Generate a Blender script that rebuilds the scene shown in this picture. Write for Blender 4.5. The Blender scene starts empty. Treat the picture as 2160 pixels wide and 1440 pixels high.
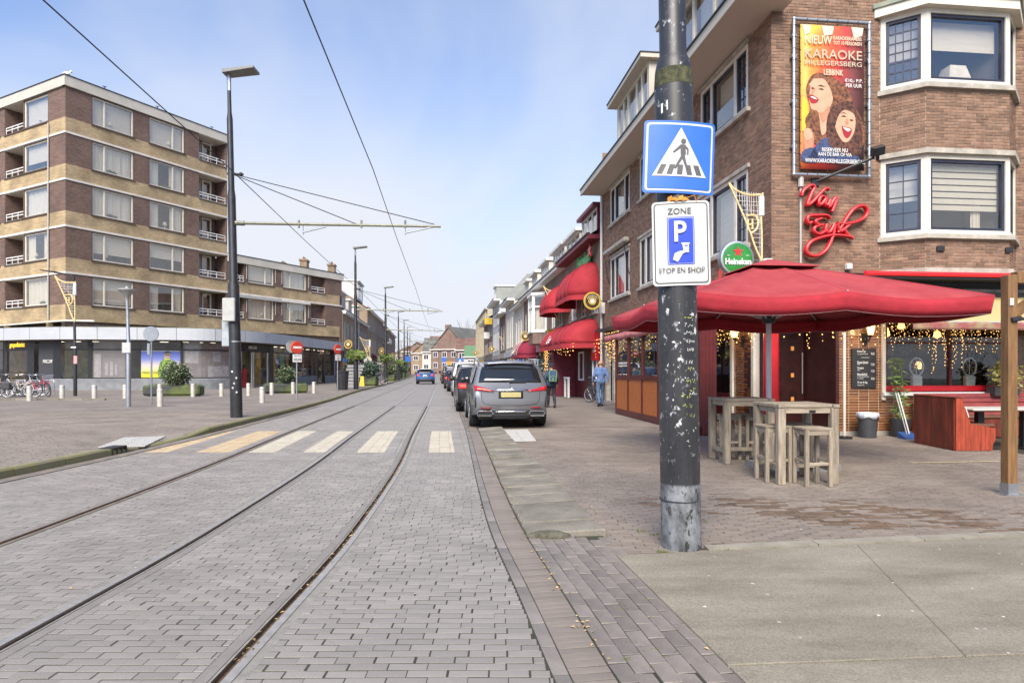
import bpy, math, random
import numpy as np
from mathutils import Vector, Matrix
sc = bpy.context.scene
COL = sc.collection
R = math.radians
rnd = random.Random(7)

# ------------------------------------------------------------------ camera, sky, sun, exposure
F, HZ, EYE = 1350.0, 778.0, 1.5          # focal length and horizon in photo pixels, eye height
cd = bpy.data.cameras.new('camera')
cam = bpy.data.objects.new('camera', cd)
COL.objects.link(cam)
cam.location = (0, 0, EYE)
cam.rotation_euler = (R(90), 0, 0)
cd.sensor_width = 36
cd.lens = 36 * F / 2160
cd.shift_y = (HZ - 720) / 2160
cd.clip_start = 0.05
cd.clip_end = 5000
sc.camera = cam

w = bpy.data.worlds.new("World")
sc.world = w
w.use_nodes = True
nt = w.node_tree
N, Lk = nt.nodes, nt.links
N.clear()
out = N.new('ShaderNodeOutputWorld')
bg = N.new('ShaderNodeBackground')
sky = N.new('ShaderNodeTexSky')
sky.sky_type = 'NISHITA'
sky.sun_disc = False
sky.sun_elevation = R(42)
sky.sun_rotation = R(200)
sky.air_density = 1.0
sky.dust_density = 0.6
sky.ozone_density = 3.0
tint = N.new('ShaderNodeMixRGB'); tint.blend_type = 'MULTIPLY'; tint.inputs[0].default_value = 1
tint.inputs[2].default_value = (.80, .86, .98, 1)
Lk.new(sky.outputs[0], tint.inputs[1])
tc = N.new('ShaderNodeTexCoord')
sep = N.new('ShaderNodeSeparateXYZ')
Lk.new(tc.outputs['Generated'], sep.inputs[0])
mp = N.new('ShaderNodeMapping'); mp.inputs['Scale'].default_value = (1.0, 1.0, 1.5); mp.inputs['Location'].default_value = (0.35, 0.2, 0.1)
Lk.new(tc.outputs['Generated'], mp.inputs[0])
n1 = N.new('ShaderNodeTexNoise'); n1.inputs['Scale'].default_value = 1.25; n1.inputs['Detail'].default_value = 5; n1.inputs['Roughness'].default_value = .48
n1.inputs['Distortion'].default_value = .4
Lk.new(mp.outputs[0], n1.inputs['Vector'])
mr = N.new('ShaderNodeMapRange'); mr.inputs[1].default_value = .42; mr.inputs[2].default_value = .76
mr.interpolation_type = 'SMOOTHSTEP'
Lk.new(n1.outputs[0], mr.inputs[0])
# the veil thickens towards the horizon
hz = N.new('ShaderNodeMapRange'); hz.inputs[1].default_value = 0.0; hz.inputs[2].default_value = .40
hz.inputs[3].default_value = .97; hz.inputs[4].default_value = .0
hz.interpolation_type = 'SMOOTHSTEP'
Lk.new(sep.outputs[2], hz.inputs[0])
mx = N.new('ShaderNodeMath'); mx.operation = 'MULTIPLY_ADD'; mx.use_clamp = True
mx.inputs[1].default_value = .72
Lk.new(mr.outputs[0], mx.inputs[0]); Lk.new(hz.outputs[0], mx.inputs[2])
cl = N.new('ShaderNodeMixRGB')
cl.inputs[2].default_value = (3.25, 3.40, 3.75, 1)
Lk.new(mx.outputs[0], cl.inputs[0]); Lk.new(tint.outputs[0], cl.inputs[1])
Lk.new(cl.outputs[0], bg.inputs[0])
bg.inputs[1].default_value = 0.15
Lk.new(bg.outputs[0], out.inputs[0])

sd = bpy.data.lights.new('sun', 'SUN')
sd.energy = 3.9
sd.angle = R(36)
sd.color = (1.0, 0.91, 0.79)
sun = bpy.data.objects.new('sun', sd)
COL.objects.link(sun)
sun.rotation_euler = (R(46), 0, R(-8))
vs = sc.view_settings
sc.display_settings.display_device = 'sRGB'
vs.view_transform = 'Standard'
vs.look = 'None'
vs.exposure = 0.78
vs.gamma = 1
vs.use_curve_mapping = False

# ------------------------------------------------------------------ measuring
def G(px, py, z=0.0):
    "point of the level z seen at a photo pixel"
    Y = F * (EYE - z) / (py - HZ)
    return Vector(((px - 1080) / F * Y, Y, z))
def P(px, py, Y):
    return Vector(((px - 1080) / F * Y, Y, EYE + (HZ - py) / F * Y))

# ------------------------------------------------------------------ materials
MATS = {}
def _pr(name):
    m = bpy.data.materials.new(name)
    m.use_nodes = True
    t = m.node_tree
    return m, t.nodes, t.links, t.nodes['Principled BSDF']
def mat(name, col, rough=.6, metal=0, var=.14, scale=5, bump=0, bscale=70, isl=0, spec=.5, col2=None, coat=0, st=None, lo=.35, hi=.68, dist=None, spk=0, sps=130):
    if name in MATS: return MATS[name]
    m, n, l, b = _pr(name)
    b.inputs['Roughness'].default_value = rough
    b.inputs['Metallic'].default_value = metal
    b.inputs['Specular IOR Level'].default_value = spec
    b.inputs['Coat Weight'].default_value = coat
    b.inputs['Coat Roughness'].default_value = .08
    c = Vector(col[:3])
    a = tuple(c * (1 - var)) + (1,)
    z = (tuple(col2) + (1,)) if col2 else tuple(c * (1 + var)) + (1,)
    t = n.new('ShaderNodeTexCoord')
    src = t.outputs['Object']
    if st:
        q = n.new('ShaderNodeMapping'); q.inputs['Scale'].default_value = st
        l.new(src, q.inputs[0]); src = q.outputs[0]
    no = n.new('ShaderNodeTexNoise'); no.inputs['Scale'].default_value = scale; no.inputs['Detail'].default_value = 7
    no.inputs['Roughness'].default_value = .6
    l.new(src, no.inputs['Vector'])
    r = n.new('ShaderNodeMapRange'); r.inputs[1].default_value = lo; r.inputs[2].default_value = hi
    l.new(no.outputs[0], r.inputs[0])
    x = n.new('ShaderNodeMixRGB'); x.inputs[1].default_value = a; x.inputs[2].default_value = z
    l.new(r.outputs[0], x.inputs[0])
    o = x.outputs[0]
    if isl:
        g = n.new('ShaderNodeNewGeometry'); oi = n.new('ShaderNodeObjectInfo')
        ad = n.new('ShaderNodeMath'); ad.operation = 'ADD'
        fr = n.new('ShaderNodeMath'); fr.operation = 'FRACT'
        l.new(g.outputs['Random Per Island'], ad.inputs[0]); l.new(oi.outputs['Random'], ad.inputs[1]); l.new(ad.outputs[0], fr.inputs[0])
        v = n.new('ShaderNodeMapRange'); v.inputs[3].default_value = 1 - isl; v.inputs[4].default_value = 1 + isl
        l.new(fr.outputs[0], v.inputs[0])
        hs = n.new('ShaderNodeHueSaturation')
        l.new(v.outputs[0], hs.inputs['Value']); l.new(o, hs.inputs['Color'])
        o = hs.outputs[0]
    if spk:
        ns = n.new('ShaderNodeTexNoise'); ns.inputs['Scale'].default_value = sps; ns.inputs['Detail'].default_value = 3
        l.new(t.outputs['Object'], ns.inputs['Vector'])
        v2 = n.new('ShaderNodeMapRange'); v2.inputs[1].default_value = .3; v2.inputs[2].default_value = .7; v2.inputs[3].default_value = 1 - spk; v2.inputs[4].default_value = 1 + spk
        l.new(ns.outputs[0], v2.inputs[0])
        h2 = n.new('ShaderNodeHueSaturation'); l.new(v2.outputs[0], h2.inputs['Value']); l.new(o, h2.inputs['Color']); o = h2.outputs[0]
    l.new(o, b.inputs['Base Color'])
    if bump:
        nb = n.new('ShaderNodeTexNoise'); nb.inputs['Scale'].default_value = bscale; nb.inputs['Detail'].default_value = 4
        l.new(src, nb.inputs['Vector'])
        bp = n.new('ShaderNodeBump'); bp.inputs['Strength'].default_value = bump; bp.inputs['Distance'].default_value = dist or .01
        l.new(nb.outputs[0], bp.inputs['Height']); l.new(bp.outputs[0], b.inputs['Normal'])
    MATS[name] = m
    return m
def brickmat(name, col, mort, bw=.22, bh=.075, ms=.012, var=.25, rough=.85, axis='xz', nvar=.3, bump=.4):
    "courses too far away to be built: colour and fine relief"
    if name in MATS: return MATS[name]
    m, n, l, b = _pr(name)
    b.inputs['Roughness'].default_value = rough
    t = n.new('ShaderNodeTexCoord')
    s = n.new('ShaderNodeSeparateXYZ'); l.new(t.outputs['Object'], s.inputs[0])
    cb = n.new('ShaderNodeCombineXYZ')
    if axis == 'xz':
        a = n.new('ShaderNodeMath'); a.operation = 'ADD'
        l.new(s.outputs[0], a.inputs[0]); l.new(s.outputs[1], a.inputs[1])
        l.new(a.outputs[0], cb.inputs[0]); l.new(s.outputs[2], cb.inputs[1])
    else:
        l.new(s.outputs[0], cb.inputs[0]); l.new(s.outputs[1], cb.inputs[1])
    k = n.new('ShaderNodeTexBrick')
    k.inputs['Scale'].default_value = 1
    k.inputs['Brick Width'].default_value = bw; k.inputs['Row Height'].default_value = bh
    k.inputs['Mortar Size'].default_value = ms; k.inputs['Bias'].default_value = 0
    c = Vector(col)
    k.inputs['Color1'].default_value = tuple(c * (1 - var)) + (1,)
    k.inputs['Color2'].default_value = tuple(c * (1 + var)) + (1,)
    k.inputs['Mortar'].default_value = tuple(mort) + (1,)
    l.new(cb.outputs[0], k.inputs['Vector'])
    no = n.new('ShaderNodeTexNoise'); no.inputs['Scale'].default_value = .7; no.inputs['Detail'].default_value = 8
    l.new(t.outputs['Object'], no.inputs['Vector'])
    r = n.new('ShaderNodeMapRange'); r.inputs[1].default_value = .3; r.inputs[2].default_value = .7
    r.inputs[3].default_value = 1 - nvar; r.inputs[4].default_value = 1 + nvar
    l.new(no.outputs[0], r.inputs[0])
    hs = n.new('ShaderNodeHueSaturation'); l.new(k.outputs[0], hs.inputs['Color']); l.new(r.outputs[0], hs.inputs['Value'])
    l.new(hs.outputs[0], b.inputs['Base Color'])
    bp = n.new('ShaderNodeBump'); bp.inputs['Strength'].default_value = bump; bp.inputs['Distance'].default_value = .01; bp.invert = True
    l.new(k.outputs['Fac'], bp.inputs['Height']); l.new(bp.outputs[0], b.inputs['Normal'])
    MATS[name] = m
    return m
def emit(name, col, s):
    if name in MATS: return MATS[name]
    m, n, l, b = _pr(name)
    b.inputs['Base Color'].default_value = tuple(c * .6 for c in col[:3]) + (1,)
    b.inputs['Emission Color'].default_value = tuple(col) + (1,)
    b.inputs['Emission Strength'].default_value = s
    m.cycles.emission_sampling = 'NONE'
    MATS[name] = m
    return m
def glassmat(name, tintc=(.9, .93, .95), refl=.12, rough=.01, film=0, filmc=(.4, .35, .38)):
    if name in MATS: return MATS[name]
    m = bpy.data.materials.new(name); m.use_nodes = True
    n, l = m.node_tree.nodes, m.node_tree.links
    n.clear()
    o = n.new('ShaderNodeOutputMaterial'); tr = n.new('ShaderNodeBsdfTransparent'); gl = n.new('ShaderNodeBsdfGlossy')
    tr.inputs[0].default_value = tuple(tintc) + (1,)
    gl.inputs['Roughness'].default_value = rough
    t = n.new('ShaderNodeTexCoord'); no = n.new('ShaderNodeTexNoise'); no.inputs['Scale'].default_value = .9
    l.new(t.outputs['Object'], no.inputs['Vector'])
    bp = n.new('ShaderNodeBump'); bp.inputs['Strength'].default_value = .08; bp.inputs['Distance'].default_value = .02
    l.new(no.outputs[0], bp.inputs['Height']); l.new(bp.outputs[0], gl.inputs['Normal'])
    lw = n.new('ShaderNodeLayerWeight'); lw.inputs[0].default_value = .5
    fr = n.new('ShaderNodeMath'); fr.operation = 'POWER'; fr.inputs[1].default_value = 4.0; l.new(lw.outputs['Facing'], fr.inputs[0])
    ad = n.new('ShaderNodeMath'); ad.operation = 'ADD'; ad.use_clamp = True; ad.inputs[1].default_value = refl
    l.new(fr.outputs[0], ad.inputs[0])
    x = n.new('ShaderNodeMixShader')
    l.new(ad.outputs[0], x.inputs[0]); l.new(tr.outputs[0], x.inputs[1]); l.new(gl.outputs[0], x.inputs[2])
    s = x.outputs[0]
    if film:
        df = n.new('ShaderNodeBsdfDiffuse'); df.inputs[0].default_value = tuple(filmc) + (1,)
        y = n.new('ShaderNodeMixShader'); y.inputs[0].default_value = film
        l.new(s, y.inputs[1]); l.new(df.outputs[0], y.inputs[2]); s = y.outputs[0]
    l.new(s, o.inputs[0])
    MATS[name] = m
    return m

# ------------------------------------------------------------------ mesh building
class MB:
    def __init__(s, m=None, X=None):
        s.v, s.f, s.k, s.ms, s.m, s.X = [], [], [], [], m, X
    def add(s, vs, fs):
        o = len(s.v)
        if s.X is not None: vs = [tuple(s.X @ Vector(p)) for p in vs]
        s.v += [tuple(p) for p in vs]
        s.f += [tuple(i + o for i in f) for f in fs]
        if s.m not in s.ms: s.ms.append(s.m)
        s.k += [s.ms.index(s.m)] * len(fs)
        return s
    def bx(s, x0, x1, y0, y1, z0, z1, b=0):
        if b:
            return s.cb(((x0 + x1) / 2, (y0 + y1) / 2, (z0 + z1) / 2), (abs(x1 - x0), abs(y1 - y0), abs(z1 - z0)), b)
        return s.add([(x0, y0, z0), (x1, y0, z0), (x1, y1, z0), (x0, y1, z0), (x0, y0, z1), (x1, y0, z1), (x1, y1, z1), (x0, y1, z1)],
                     [(0, 3, 2, 1), (4, 5, 6, 7), (0, 1, 5, 4), (1, 2, 6, 5), (2, 3, 7, 6), (3, 0, 4, 7)])
    def cb(s, c, d, b):
        "box with chamfered edges"
        hx, hy, hz_ = d[0] / 2, d[1] / 2, d[2] / 2
        b = min(b, hx * .9, hy * .9, hz_ * .9)
        V, ix = [], {}
        for sx in (-1, 1):
            for sy in (-1, 1):
                for sz in (-1, 1):
                    for a in range(3):
                        h = [hx - b, hy - b, hz_ - b]; h[a] += b
                        ix[sx, sy, sz, a] = len(V)
                        V.append((c[0] + sx * h[0], c[1] + sy * h[1], c[2] + sz * h[2]))
        Fc = []
        S = (-1, 1)
        for a in range(3):
            o = [i for i in range(3) if i != a]
            for q in S:
                r = []
                for (i, j) in ((-1, -1), (1, -1), (1, 1), (-1, 1)):
                    k = [0, 0, 0]; k[a] = q; k[o[0]] = i; k[o[1]] = j
                    r.append(ix[k[0], k[1], k[2], a])
                Fc.append(tuple(r) if (q == 1) == (a != 1) else tuple(reversed(r)))
        for a in range(3):
            o = [i for i in range(3) if i != a]
            for i in S:
                for j in S:
                    k0 = [0, 0, 0]; k1 = [0, 0, 0]
                    k0[a], k1[a] = -1, 1
                    for k in (k0, k1): k[o[0]], k[o[1]] = i, j
                    r = [ix[(*k0, o[0])], ix[(*k1, o[0])], ix[(*k1, o[1])], ix[(*k0, o[1])]]
                    Fc.append(tuple(r))
        for sx in S:
            for sy in S:
                for sz in S:
                    Fc.append((ix[sx, sy, sz, 0], ix[sx, sy, sz, 1], ix[sx, sy, sz, 2]))
        # orient outwards
        cc = Vector(c); G2 = []
        for f in Fc:
            p = [Vector(V[i]) for i in f]
            nn = (p[1] - p[0]).cross(p[2] - p[0])
            m_ = sum(p, Vector()) / len(p) - cc
            G2.append(f if nn.dot(m_) >= 0 else tuple(reversed(f)))
        return s.add(V, G2)
    def bar(s, a, b, w_, h_=None, up=(0, 0, 1)):
        "square bar between two points"
        a, b = Vector(a), Vector(b); h_ = h_ or w_
        d = (b - a).normalized(); u = Vector(up)
        if abs(d.dot(u)) > .98: u = Vector((0, 1, 0))
        x = d.cross(u).normalized() * w_ / 2; y = x.cross(d).normalized() * h_ / 2
        return s.add([a - x - y, a + x - y, a + x + y, a - x + y, b - x - y, b + x - y, b + x + y, b - x + y],
                     [(0, 1, 2, 3), (7, 6, 5, 4), (1, 0, 4, 5), (2, 1, 5, 6), (3, 2, 6, 7), (0, 3, 7, 4)])
    def tube(s, pts, r, n=8, closed=False, cap=True):
        pts = [Vector(p) for p in pts]; m_ = len(pts)
        rr = r if isinstance(r, (list, tuple)) else [r] * m_
        V, Fc = [], []
        u = None
        for i, p in enumerate(pts):
            a = pts[i - 1] if (i or closed) else p
            b = pts[(i + 1) % m_] if (i < m_ - 1 or closed) else p
            d = (b - a)
            d = d.normalized() if d.length > 1e-9 else Vector((0, 0, 1))
            if u is None:
                u = Vector((0, 0, 1)) if abs(d.z) < .95 else Vector((1, 0, 0))
            u = (u - d * u.dot(d))
            if u.length < 1e-6: u = d.orthogonal()
            u.normalize()
            w2 = d.cross(u)
            for k in range(n):
                t = 2 * math.pi * k / n
                V.append(p + (u * math.cos(t) + w2 * math.sin(t)) * rr[i])
        for i in range(m_ if closed else m_ - 1):
            j = (i + 1) % m_
            for k in range(n):
                q = (k + 1) % n
                Fc.append((i * n + k, i * n + q, j * n + q, j * n + k))
        if cap and not closed:
            Fc.append(tuple(range(n))[::-1]); Fc.append(tuple(range((m_ - 1) * n, m_ * n)))
        return s.add(V, Fc)
    def lathe(s, prof, n=20, c=(0, 0, 0), axis='z'):
        "profile [(r, h)] turned about an axis"
        V, Fc = [], []
        for (r, h) in prof:
            for k in range(n):
                t = 2 * math.pi * k / n
                x, y = r * math.cos(t), r * math.sin(t)
                p = (x, y, h) if axis == 'z' else ((h, x, y) if axis == 'x' else (y, h, x))
                V.append((p[0] + c[0], p[1] + c[1], p[2] + c[2]))
        m_ = len(prof)
        for i in range(m_ - 1):
            for k in range(n):
                q = (k + 1) % n
                Fc.append((i * n + k, i * n + q, (i + 1) * n + q, (i + 1) * n + k))
        Fc.append(tuple(range(n))[::-1]); Fc.append(tuple(range((m_ - 1) * n, m_ * n)))
        return s.add(V, Fc)
    def prism(s, poly, a, b, axis='y'):
        "polygon [(p, q)] extruded along an axis from a to b"
        def to(p, h):
            return (p[0], h, p[1]) if axis == 'y' else ((h, p[0], p[1]) if axis == 'x' else (p[0], p[1], h))
        n = len(poly)
        V = [to(p, a) for p in poly] + [to(p, b) for p in poly]
        Fc = [tuple(range(n)), tuple(range(2 * n - 1, n - 1, -1))] + [(i, i + n, (i + 1) % n + n, (i + 1) % n) for i in range(n)]
        ar = sum(poly[i][0] * poly[(i + 1) % n][1] - poly[(i + 1) % n][0] * poly[i][1] for i in range(n))
        flip = ((ar > 0) == (b > a)) != (axis == 'y')
        if flip: Fc = [tuple(reversed(f)) for f in Fc]
        return s.add(V, Fc)
    def ball(s, c, r, n=10, m_=7, sq=(1, 1, 1)):
        V = [(c[0], c[1], c[2] - r * sq[2])]
        for i in range(1, m_):
            f = math.pi * i / m_ - math.pi / 2
            for k in range(n):
                t = 2 * math.pi * k / n
                V.append((c[0] + r * sq[0] * math.cos(f) * math.cos(t), c[1] + r * sq[1] * math.cos(f) * math.sin(t), c[2] + r * sq[2] * math.sin(f)))
        V.append((c[0], c[1], c[2] + r * sq[2]))
        Fc = [(0, 1 + (k + 1) % n, 1 + k) for k in range(n)]
        for i in range(m_ - 2):
            for k in range(n):
                q = (k + 1) % n
                Fc.append((1 + i * n + k, 1 + i * n + q, 1 + (i + 1) * n + q, 1 + (i + 1) * n + k))
        t = 1 + (m_ - 2) * n; e = len(V) - 1
        Fc += [(t + k, t + (k + 1) % n, e) for k in range(n)]
        return s.add(V, Fc)
    def poly(s, pts): return s.add(pts, [tuple(range(len(pts)))])
    def grid(s, rows):
        "rows of points joined into quads"
        n = len(rows[0]); V = [p for r in rows for p in r]
        return s.add(V, [(i * n + k, i * n + k + 1, (i + 1) * n + k + 1, (i + 1) * n + k) for i in range(len(rows) - 1) for k in range(n - 1)])
    def mesh(s, name, smooth=False, ang=38):
        me = bpy.data.meshes.new(name)
        me.from_pydata(s.v, [], s.f)
        for m_ in s.ms: me.materials.append(m_)
        if len(s.ms) > 1: me.polygons.foreach_set('material_index', s.k)
        if smooth:
            me.polygons.foreach_set('use_smooth', [True] * len(s.f))
            me.set_sharp_from_angle(angle=R(ang))
        me.update()
        return me
    def build(s, name, parent=None, smooth=False, loc=None, ang=38):
        o = bpy.data.objects.new(name, s.mesh(name, smooth, ang))
        COL.objects.link(o)
        if parent: o.parent = parent
        if loc: o.location = loc
        return o
def solid(o, t, off=-1):
    "give a sheet its real thickness"
    m = o.modifiers.new('thickness', 'SOLIDIFY'); m.thickness = t; m.offset = off
    return o
def tag(o, label=None, cat=None, group=None, kind=None):
    if label: o['label'] = label
    if cat: o['category'] = cat
    if group: o['group'] = group
    if kind: o['kind'] = kind
    return o
def thing(name, label, cat, loc=(0, 0, 0), rz=0, group=None):
    o = bpy.data.objects.new(name, None)
    o.empty_display_size = .1
    COL.objects.link(o)
    o.location = loc; o.rotation_euler = (0, 0, rz)
    return tag(o, label, cat, group)
def obj(name, me, parent=None, loc=(0, 0, 0), rz=0):
    o = bpy.data.objects.new(name, me); COL.objects.link(o)
    o.parent = parent; o.location = loc; o.rotation_euler = (0, 0, rz)
    return o
def dup(src, loc=None, rz=None, label=None, group=None, parent=None):
    c = src.copy(); COL.objects.link(c)
    if parent: c.parent = parent
    for ch in list(src.children): dup(ch, parent=c)
    if loc is not None: c.location = loc
    if rz is not None: c.rotation_euler = (0, 0, rz)
    if label: c['label'] = label
    if group: c['group'] = group
    return c
def text(s, m, parent, w_=None, h_=None, loc=(0, 0, 0), rot=(R(90), 0, 0), depth=.004, name='lettering', align='c', shear=0, bold=0):
    "writing as flat cut letters, fitted to a width and height"
    cu = bpy.data.curves.new(name, 'FONT'); cu.body = s; cu.extrude = depth / 2; cu.resolution_u = 3; cu.shear = shear
    cu.offset = bold
    t = bpy.data.objects.new(name, cu)
    COL.objects.link(t)
    me = bpy.data.meshes.new_from_object(t.evaluated_get(bpy.context.evaluated_depsgraph_get()))
    bpy.data.objects.remove(t)
    n = len(me.vertices)
    a = np.empty(n * 3); me.vertices.foreach_get('co', a); a = a.reshape(-1, 3)
    lo, hi = a.min(0), a.max(0)
    sx = w_ / (hi[0] - lo[0]) if w_ else None
    sy = h_ / (hi[1] - lo[1]) if h_ else None
    sx = sx or sy; sy = sy or sx
    a[:, 0] = (a[:, 0] - ((lo[0] + hi[0]) / 2 if align == 'c' else (lo[0] if align == 'l' else hi[0]))) * sx
    a[:, 1] = (a[:, 1] - (lo[1] + hi[1]) / 2) * sy
    me.vertices.foreach_set('co', a.ravel()); me.materials.clear(); me.materials.append(m); me.update()
    o = bpy.data.objects.new(name, me); COL.objects.link(o); o.parent = parent
    o.location = loc; o.rotation_euler = rot
    return o
def smooth_curve(pts, n=6, closed=False):
    "Catmull-Rom through the points"
    p = [Vector(q) for q in pts]; o = []; m_ = len(p)
    for i in range(m_ if closed else m_ - 1):
        if closed: a, b, c, d = p[i - 1], p[i], p[(i + 1) % m_], p[(i + 2) % m_]
        else: a, b, c, d = p[max(i - 1, 0)], p[i], p[i + 1], p[min(i + 2, m_ - 1)]
        for k in range(n):
            t = k / n
            o.append(.5 * ((2 * b) + (c - a) * t + (2 * a - 5 * b + 4 * c - d) * t * t + (3 * b - a - 3 * c + d) * t ** 3))
    if not closed: o.append(p[-1])
    return o
def frame_at(o, xdir):
    "matrix of a wall: x along xdir, y into the wall, z up"
    x = Vector((xdir[0], xdir[1], 0)).normalized(); y = Vector((-x.y, x.x, 0))
    return Matrix(((x.x, y.x, 0, o[0]), (x.y, y.y, 0, o[1]), (0, 0, 1, o[2] if len(o) > 2 else 0), (0, 0, 0, 1)))

# ------------------------------------------------------------------ palette
C_conc = mat('concrete', (.36, .33, .28), .9, var=.18, scale=3, bump=.25, bscale=90)
C_steel = mat('galvanised_steel', (.42, .44, .46), .42, .85, var=.1, scale=9)
C_alu = mat('brushed_aluminium', (.62, .6, .57), .4, .8, var=.1, scale=20)
C_black = mat('black_paint', (.018, .019, .021), .38, var=.3, scale=6)
C_dark = mat('dark_metal', (.03, .031, .034), .45, .2, var=.2)
C_white = mat('white_paint', (.74, .73, .69), .5, var=.05, scale=3)
C_cream = mat('cream_paint', (.68, .64, .54), .55, var=.08, scale=3)
C_rubber = mat('rubber', (.016, .016, .017), .8, var=.2)
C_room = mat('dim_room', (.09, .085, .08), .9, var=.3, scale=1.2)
C_red = mat('red_fabric', (.40, .024, .034), .8, var=.14, scale=2, bump=.15, bscale=140)
C_pane = glassmat('window_pane', (.96, .95, .92), refl=.13)
C_shopglass = glassmat('shop_pane', refl=.06)
C_plast = mat('dark_plastic', (.035, .036, .04), .5, var=.15)
# ------------------------------------------------------------------ the street: how its lines bend
_T = [(-5, 0), (3.5, 0), (5.4, -.02), (6.8, -.1), (9.4, -.29), (14.7, -.86), (24.7, -1.88), (28, -2.23), (43, -3.85), (60, -5.6), (90, -9.1), (130, -14.0), (200, -23.5), (320, -42)]
_S = [(-5, 1.3), (2.5, .29), (3.1, .2), (4.18, .05), (5.69, -.17), (8, -.42), (10.8, -.68), (15.6, -1.13), (20, -1.6), (28, -2.43), (43, -4.05), (60, -5.8), (90, -9.3), (130, -14.2), (200, -23.7), (320, -42.2)]
def _curve(T):
    y = np.array([t[0] for t in T], float); x = np.array([t[1] for t in T], float)
    m_ = np.gradient(x, y)
    def f(q):
        i = min(max(int(np.searchsorted(y, q)) - 1, 0), len(y) - 2)
        h = y[i + 1] - y[i]; t = min(max((q - y[i]) / h, 0), 1)
        return float((2 * t ** 3 - 3 * t * t + 1) * x[i] + (t ** 3 - 2 * t * t + t) * h * m_[i] + (-2 * t ** 3 + 3 * t * t) * x[i + 1] + (t ** 3 - t * t) * h * m_[i + 1])
    return f
cx, sx = _curve(_T), _curve(_S)
def slope(f, y): return (f(y + .2) - f(y - .2)) / .4
KU = _curve([(-5, -6.95), (8.7, -6.75), (11.8, -6.43), (14, -6.25), (18.4, -6.12), (27.4, -6.0), (43, -6.35), (62, -6.2), (90, -6.2), (320, -6.2)])
def kerbx(y): return cx(y) + KU(y)
def sstep(a, b, x):
    t = min(max((x - a) / (b - a), 0), 1); return t * t * (3 - 2 * t)
def drop(y): return sstep(11.6, 11.85, y) * (1 - sstep(13.6, 15.2, y))
def zleft(x, y):
    "height of the left pavement: it dips to the crossing"
    return .12 - .085 * sstep(10.7, 12.3, y) * (1 - sstep(13.4, 15.4, y)) * (1 - sstep(.15, 2.2, kerbx(y) - x))

M_pav = mat('worn_street_brick', (.248, .224, .197), .5, var=.13, scale=1.6, isl=.11, bump=.25, bscale=120, dist=.004, spk=.12)
M_pavw = mat('crossing_brick', (.47, .425, .325), .6, var=.12, scale=9, isl=.12, bump=.2, bscale=120, dist=.004)
M_pavy = mat('ochre_crossing_brick', (.47, .36, .215), .65, var=.14, scale=9, isl=.14, bump=.2, bscale=120, dist=.004)
M_side = mat('footway_brick', (.215, .18, .147), .72, var=.2, scale=.9, isl=.13, bump=.25, bscale=110, dist=.004, spk=.14)
M_gut = mat('gutter_brick', (.205, .173, .144), .66, var=.18, scale=3, isl=.1, bump=.2, bscale=120, dist=.004)
M_big = mat('grey_clinker', (.19, .167, .144), .5, var=.16, scale=4, isl=.17, spk=.14, bump=.3, bscale=100, dist=.005)
M_joint = mat('joint_sand', (.036, .032, .026), .95, var=.4, scale=2.0, col2=(.055, .056, .03), bump=.4, bscale=160)
M_far = brickmat('far_street_brick', (.258, .233, .205), (.15, .132, .116), .2, .074, .004, .1, .55, 'xy', .12, .1)
M_farside = brickmat('far_footway_brick', (.212, .18, .15), (.125, .105, .09), .2, .068, .005, .12, .8, 'xy', .2, .1)
M_moss = mat('mossy_concrete', (.15, .138, .105), .9, var=.2, scale=2.5, bump=.5, bscale=60, isl=.15, col2=(.225, .205, .165), spk=.2, sps=90, lo=.3, hi=.62)
M_slab = mat('exposed_concrete', (.185, .162, .118), .88, var=.12, scale=1.3, bump=.6, bscale=170, dist=.005, col2=(.285, .255, .195), lo=.3, hi=.7, st=(.7, 2.2, 1), spk=.26, sps=95)
M_rail = mat('worn_rail_steel', (.40, .375, .335), .42, .45, var=.14, scale=14)
M_rust = mat('rusty_groove', (.13, .085, .05), .85, var=.4, scale=30)
M_fill = mat('rail_mastic', (.235, .22, .19), .8, var=.2, scale=9, bump=.3, bscale=120)
M_fillb = mat('rail_border_stone', (.215, .192, .168), .55, var=.12, scale=4, bump=.15, bscale=120)

# earth under everything, to the horizon
g = MB(mat('earth', (.12, .11, .09), .95, var=.3, scale=.2))
g.grid([[(x, y, -.12) for x in (-2500, -300, -60, 0, 60, 300, 2500)] for y in (-60, 40, 300, 3000)])
tag(g.build('ground'), kind='structure')
# bed of the road
def ribbon(m, fa, fb, ys, z):
    b = MB(m); b.grid([[(fa(y), y, z), (fb(y), y, z)] for y in ys]); return b
ysn = [-4 + .5 * i for i in range(84)]
ysf = [24.5 + 2 * i for i in range(140)]
road = tag(ribbon(M_joint, lambda y: kerbx(y) - .02, lambda y: sx(y) + .3, ysn, -.05).build('road'), kind='structure')
rf = MB(M_far)
rf.grid([[(cx(y) + a, y, 0) for a in (-6.25, -4, -2, .05)] for y in [26 + 2 * i for i in range(140)]])
rf.build('road_surface', road)
foot = MB(M_joint)
foot.grid([[(sx(y) + .2, y, -.0024), (sx(y) + 3, y, -.0024), (16, y, -.0024)] for y in ysn])
pavement = tag(foot.build('pavement'), kind='structure')
pf = MB(M_farside)
pf.grid([[(cx(y) + a, y, .004) for a in (-.1, 3, 8)] + [(16, y, .004)] for y in [16.5 + 2 * i for i in range(40)]])
pf.grid([[(cx(y) + a, y, .004) for a in (-.1, 3, 8, 30)] for y in [94.5 + 2 * i for i in range(100)]])
pf.build('paving', pavement)
lp = MB(M_joint)
LYS = [3 + .12 * i for i in range(152)]
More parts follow.
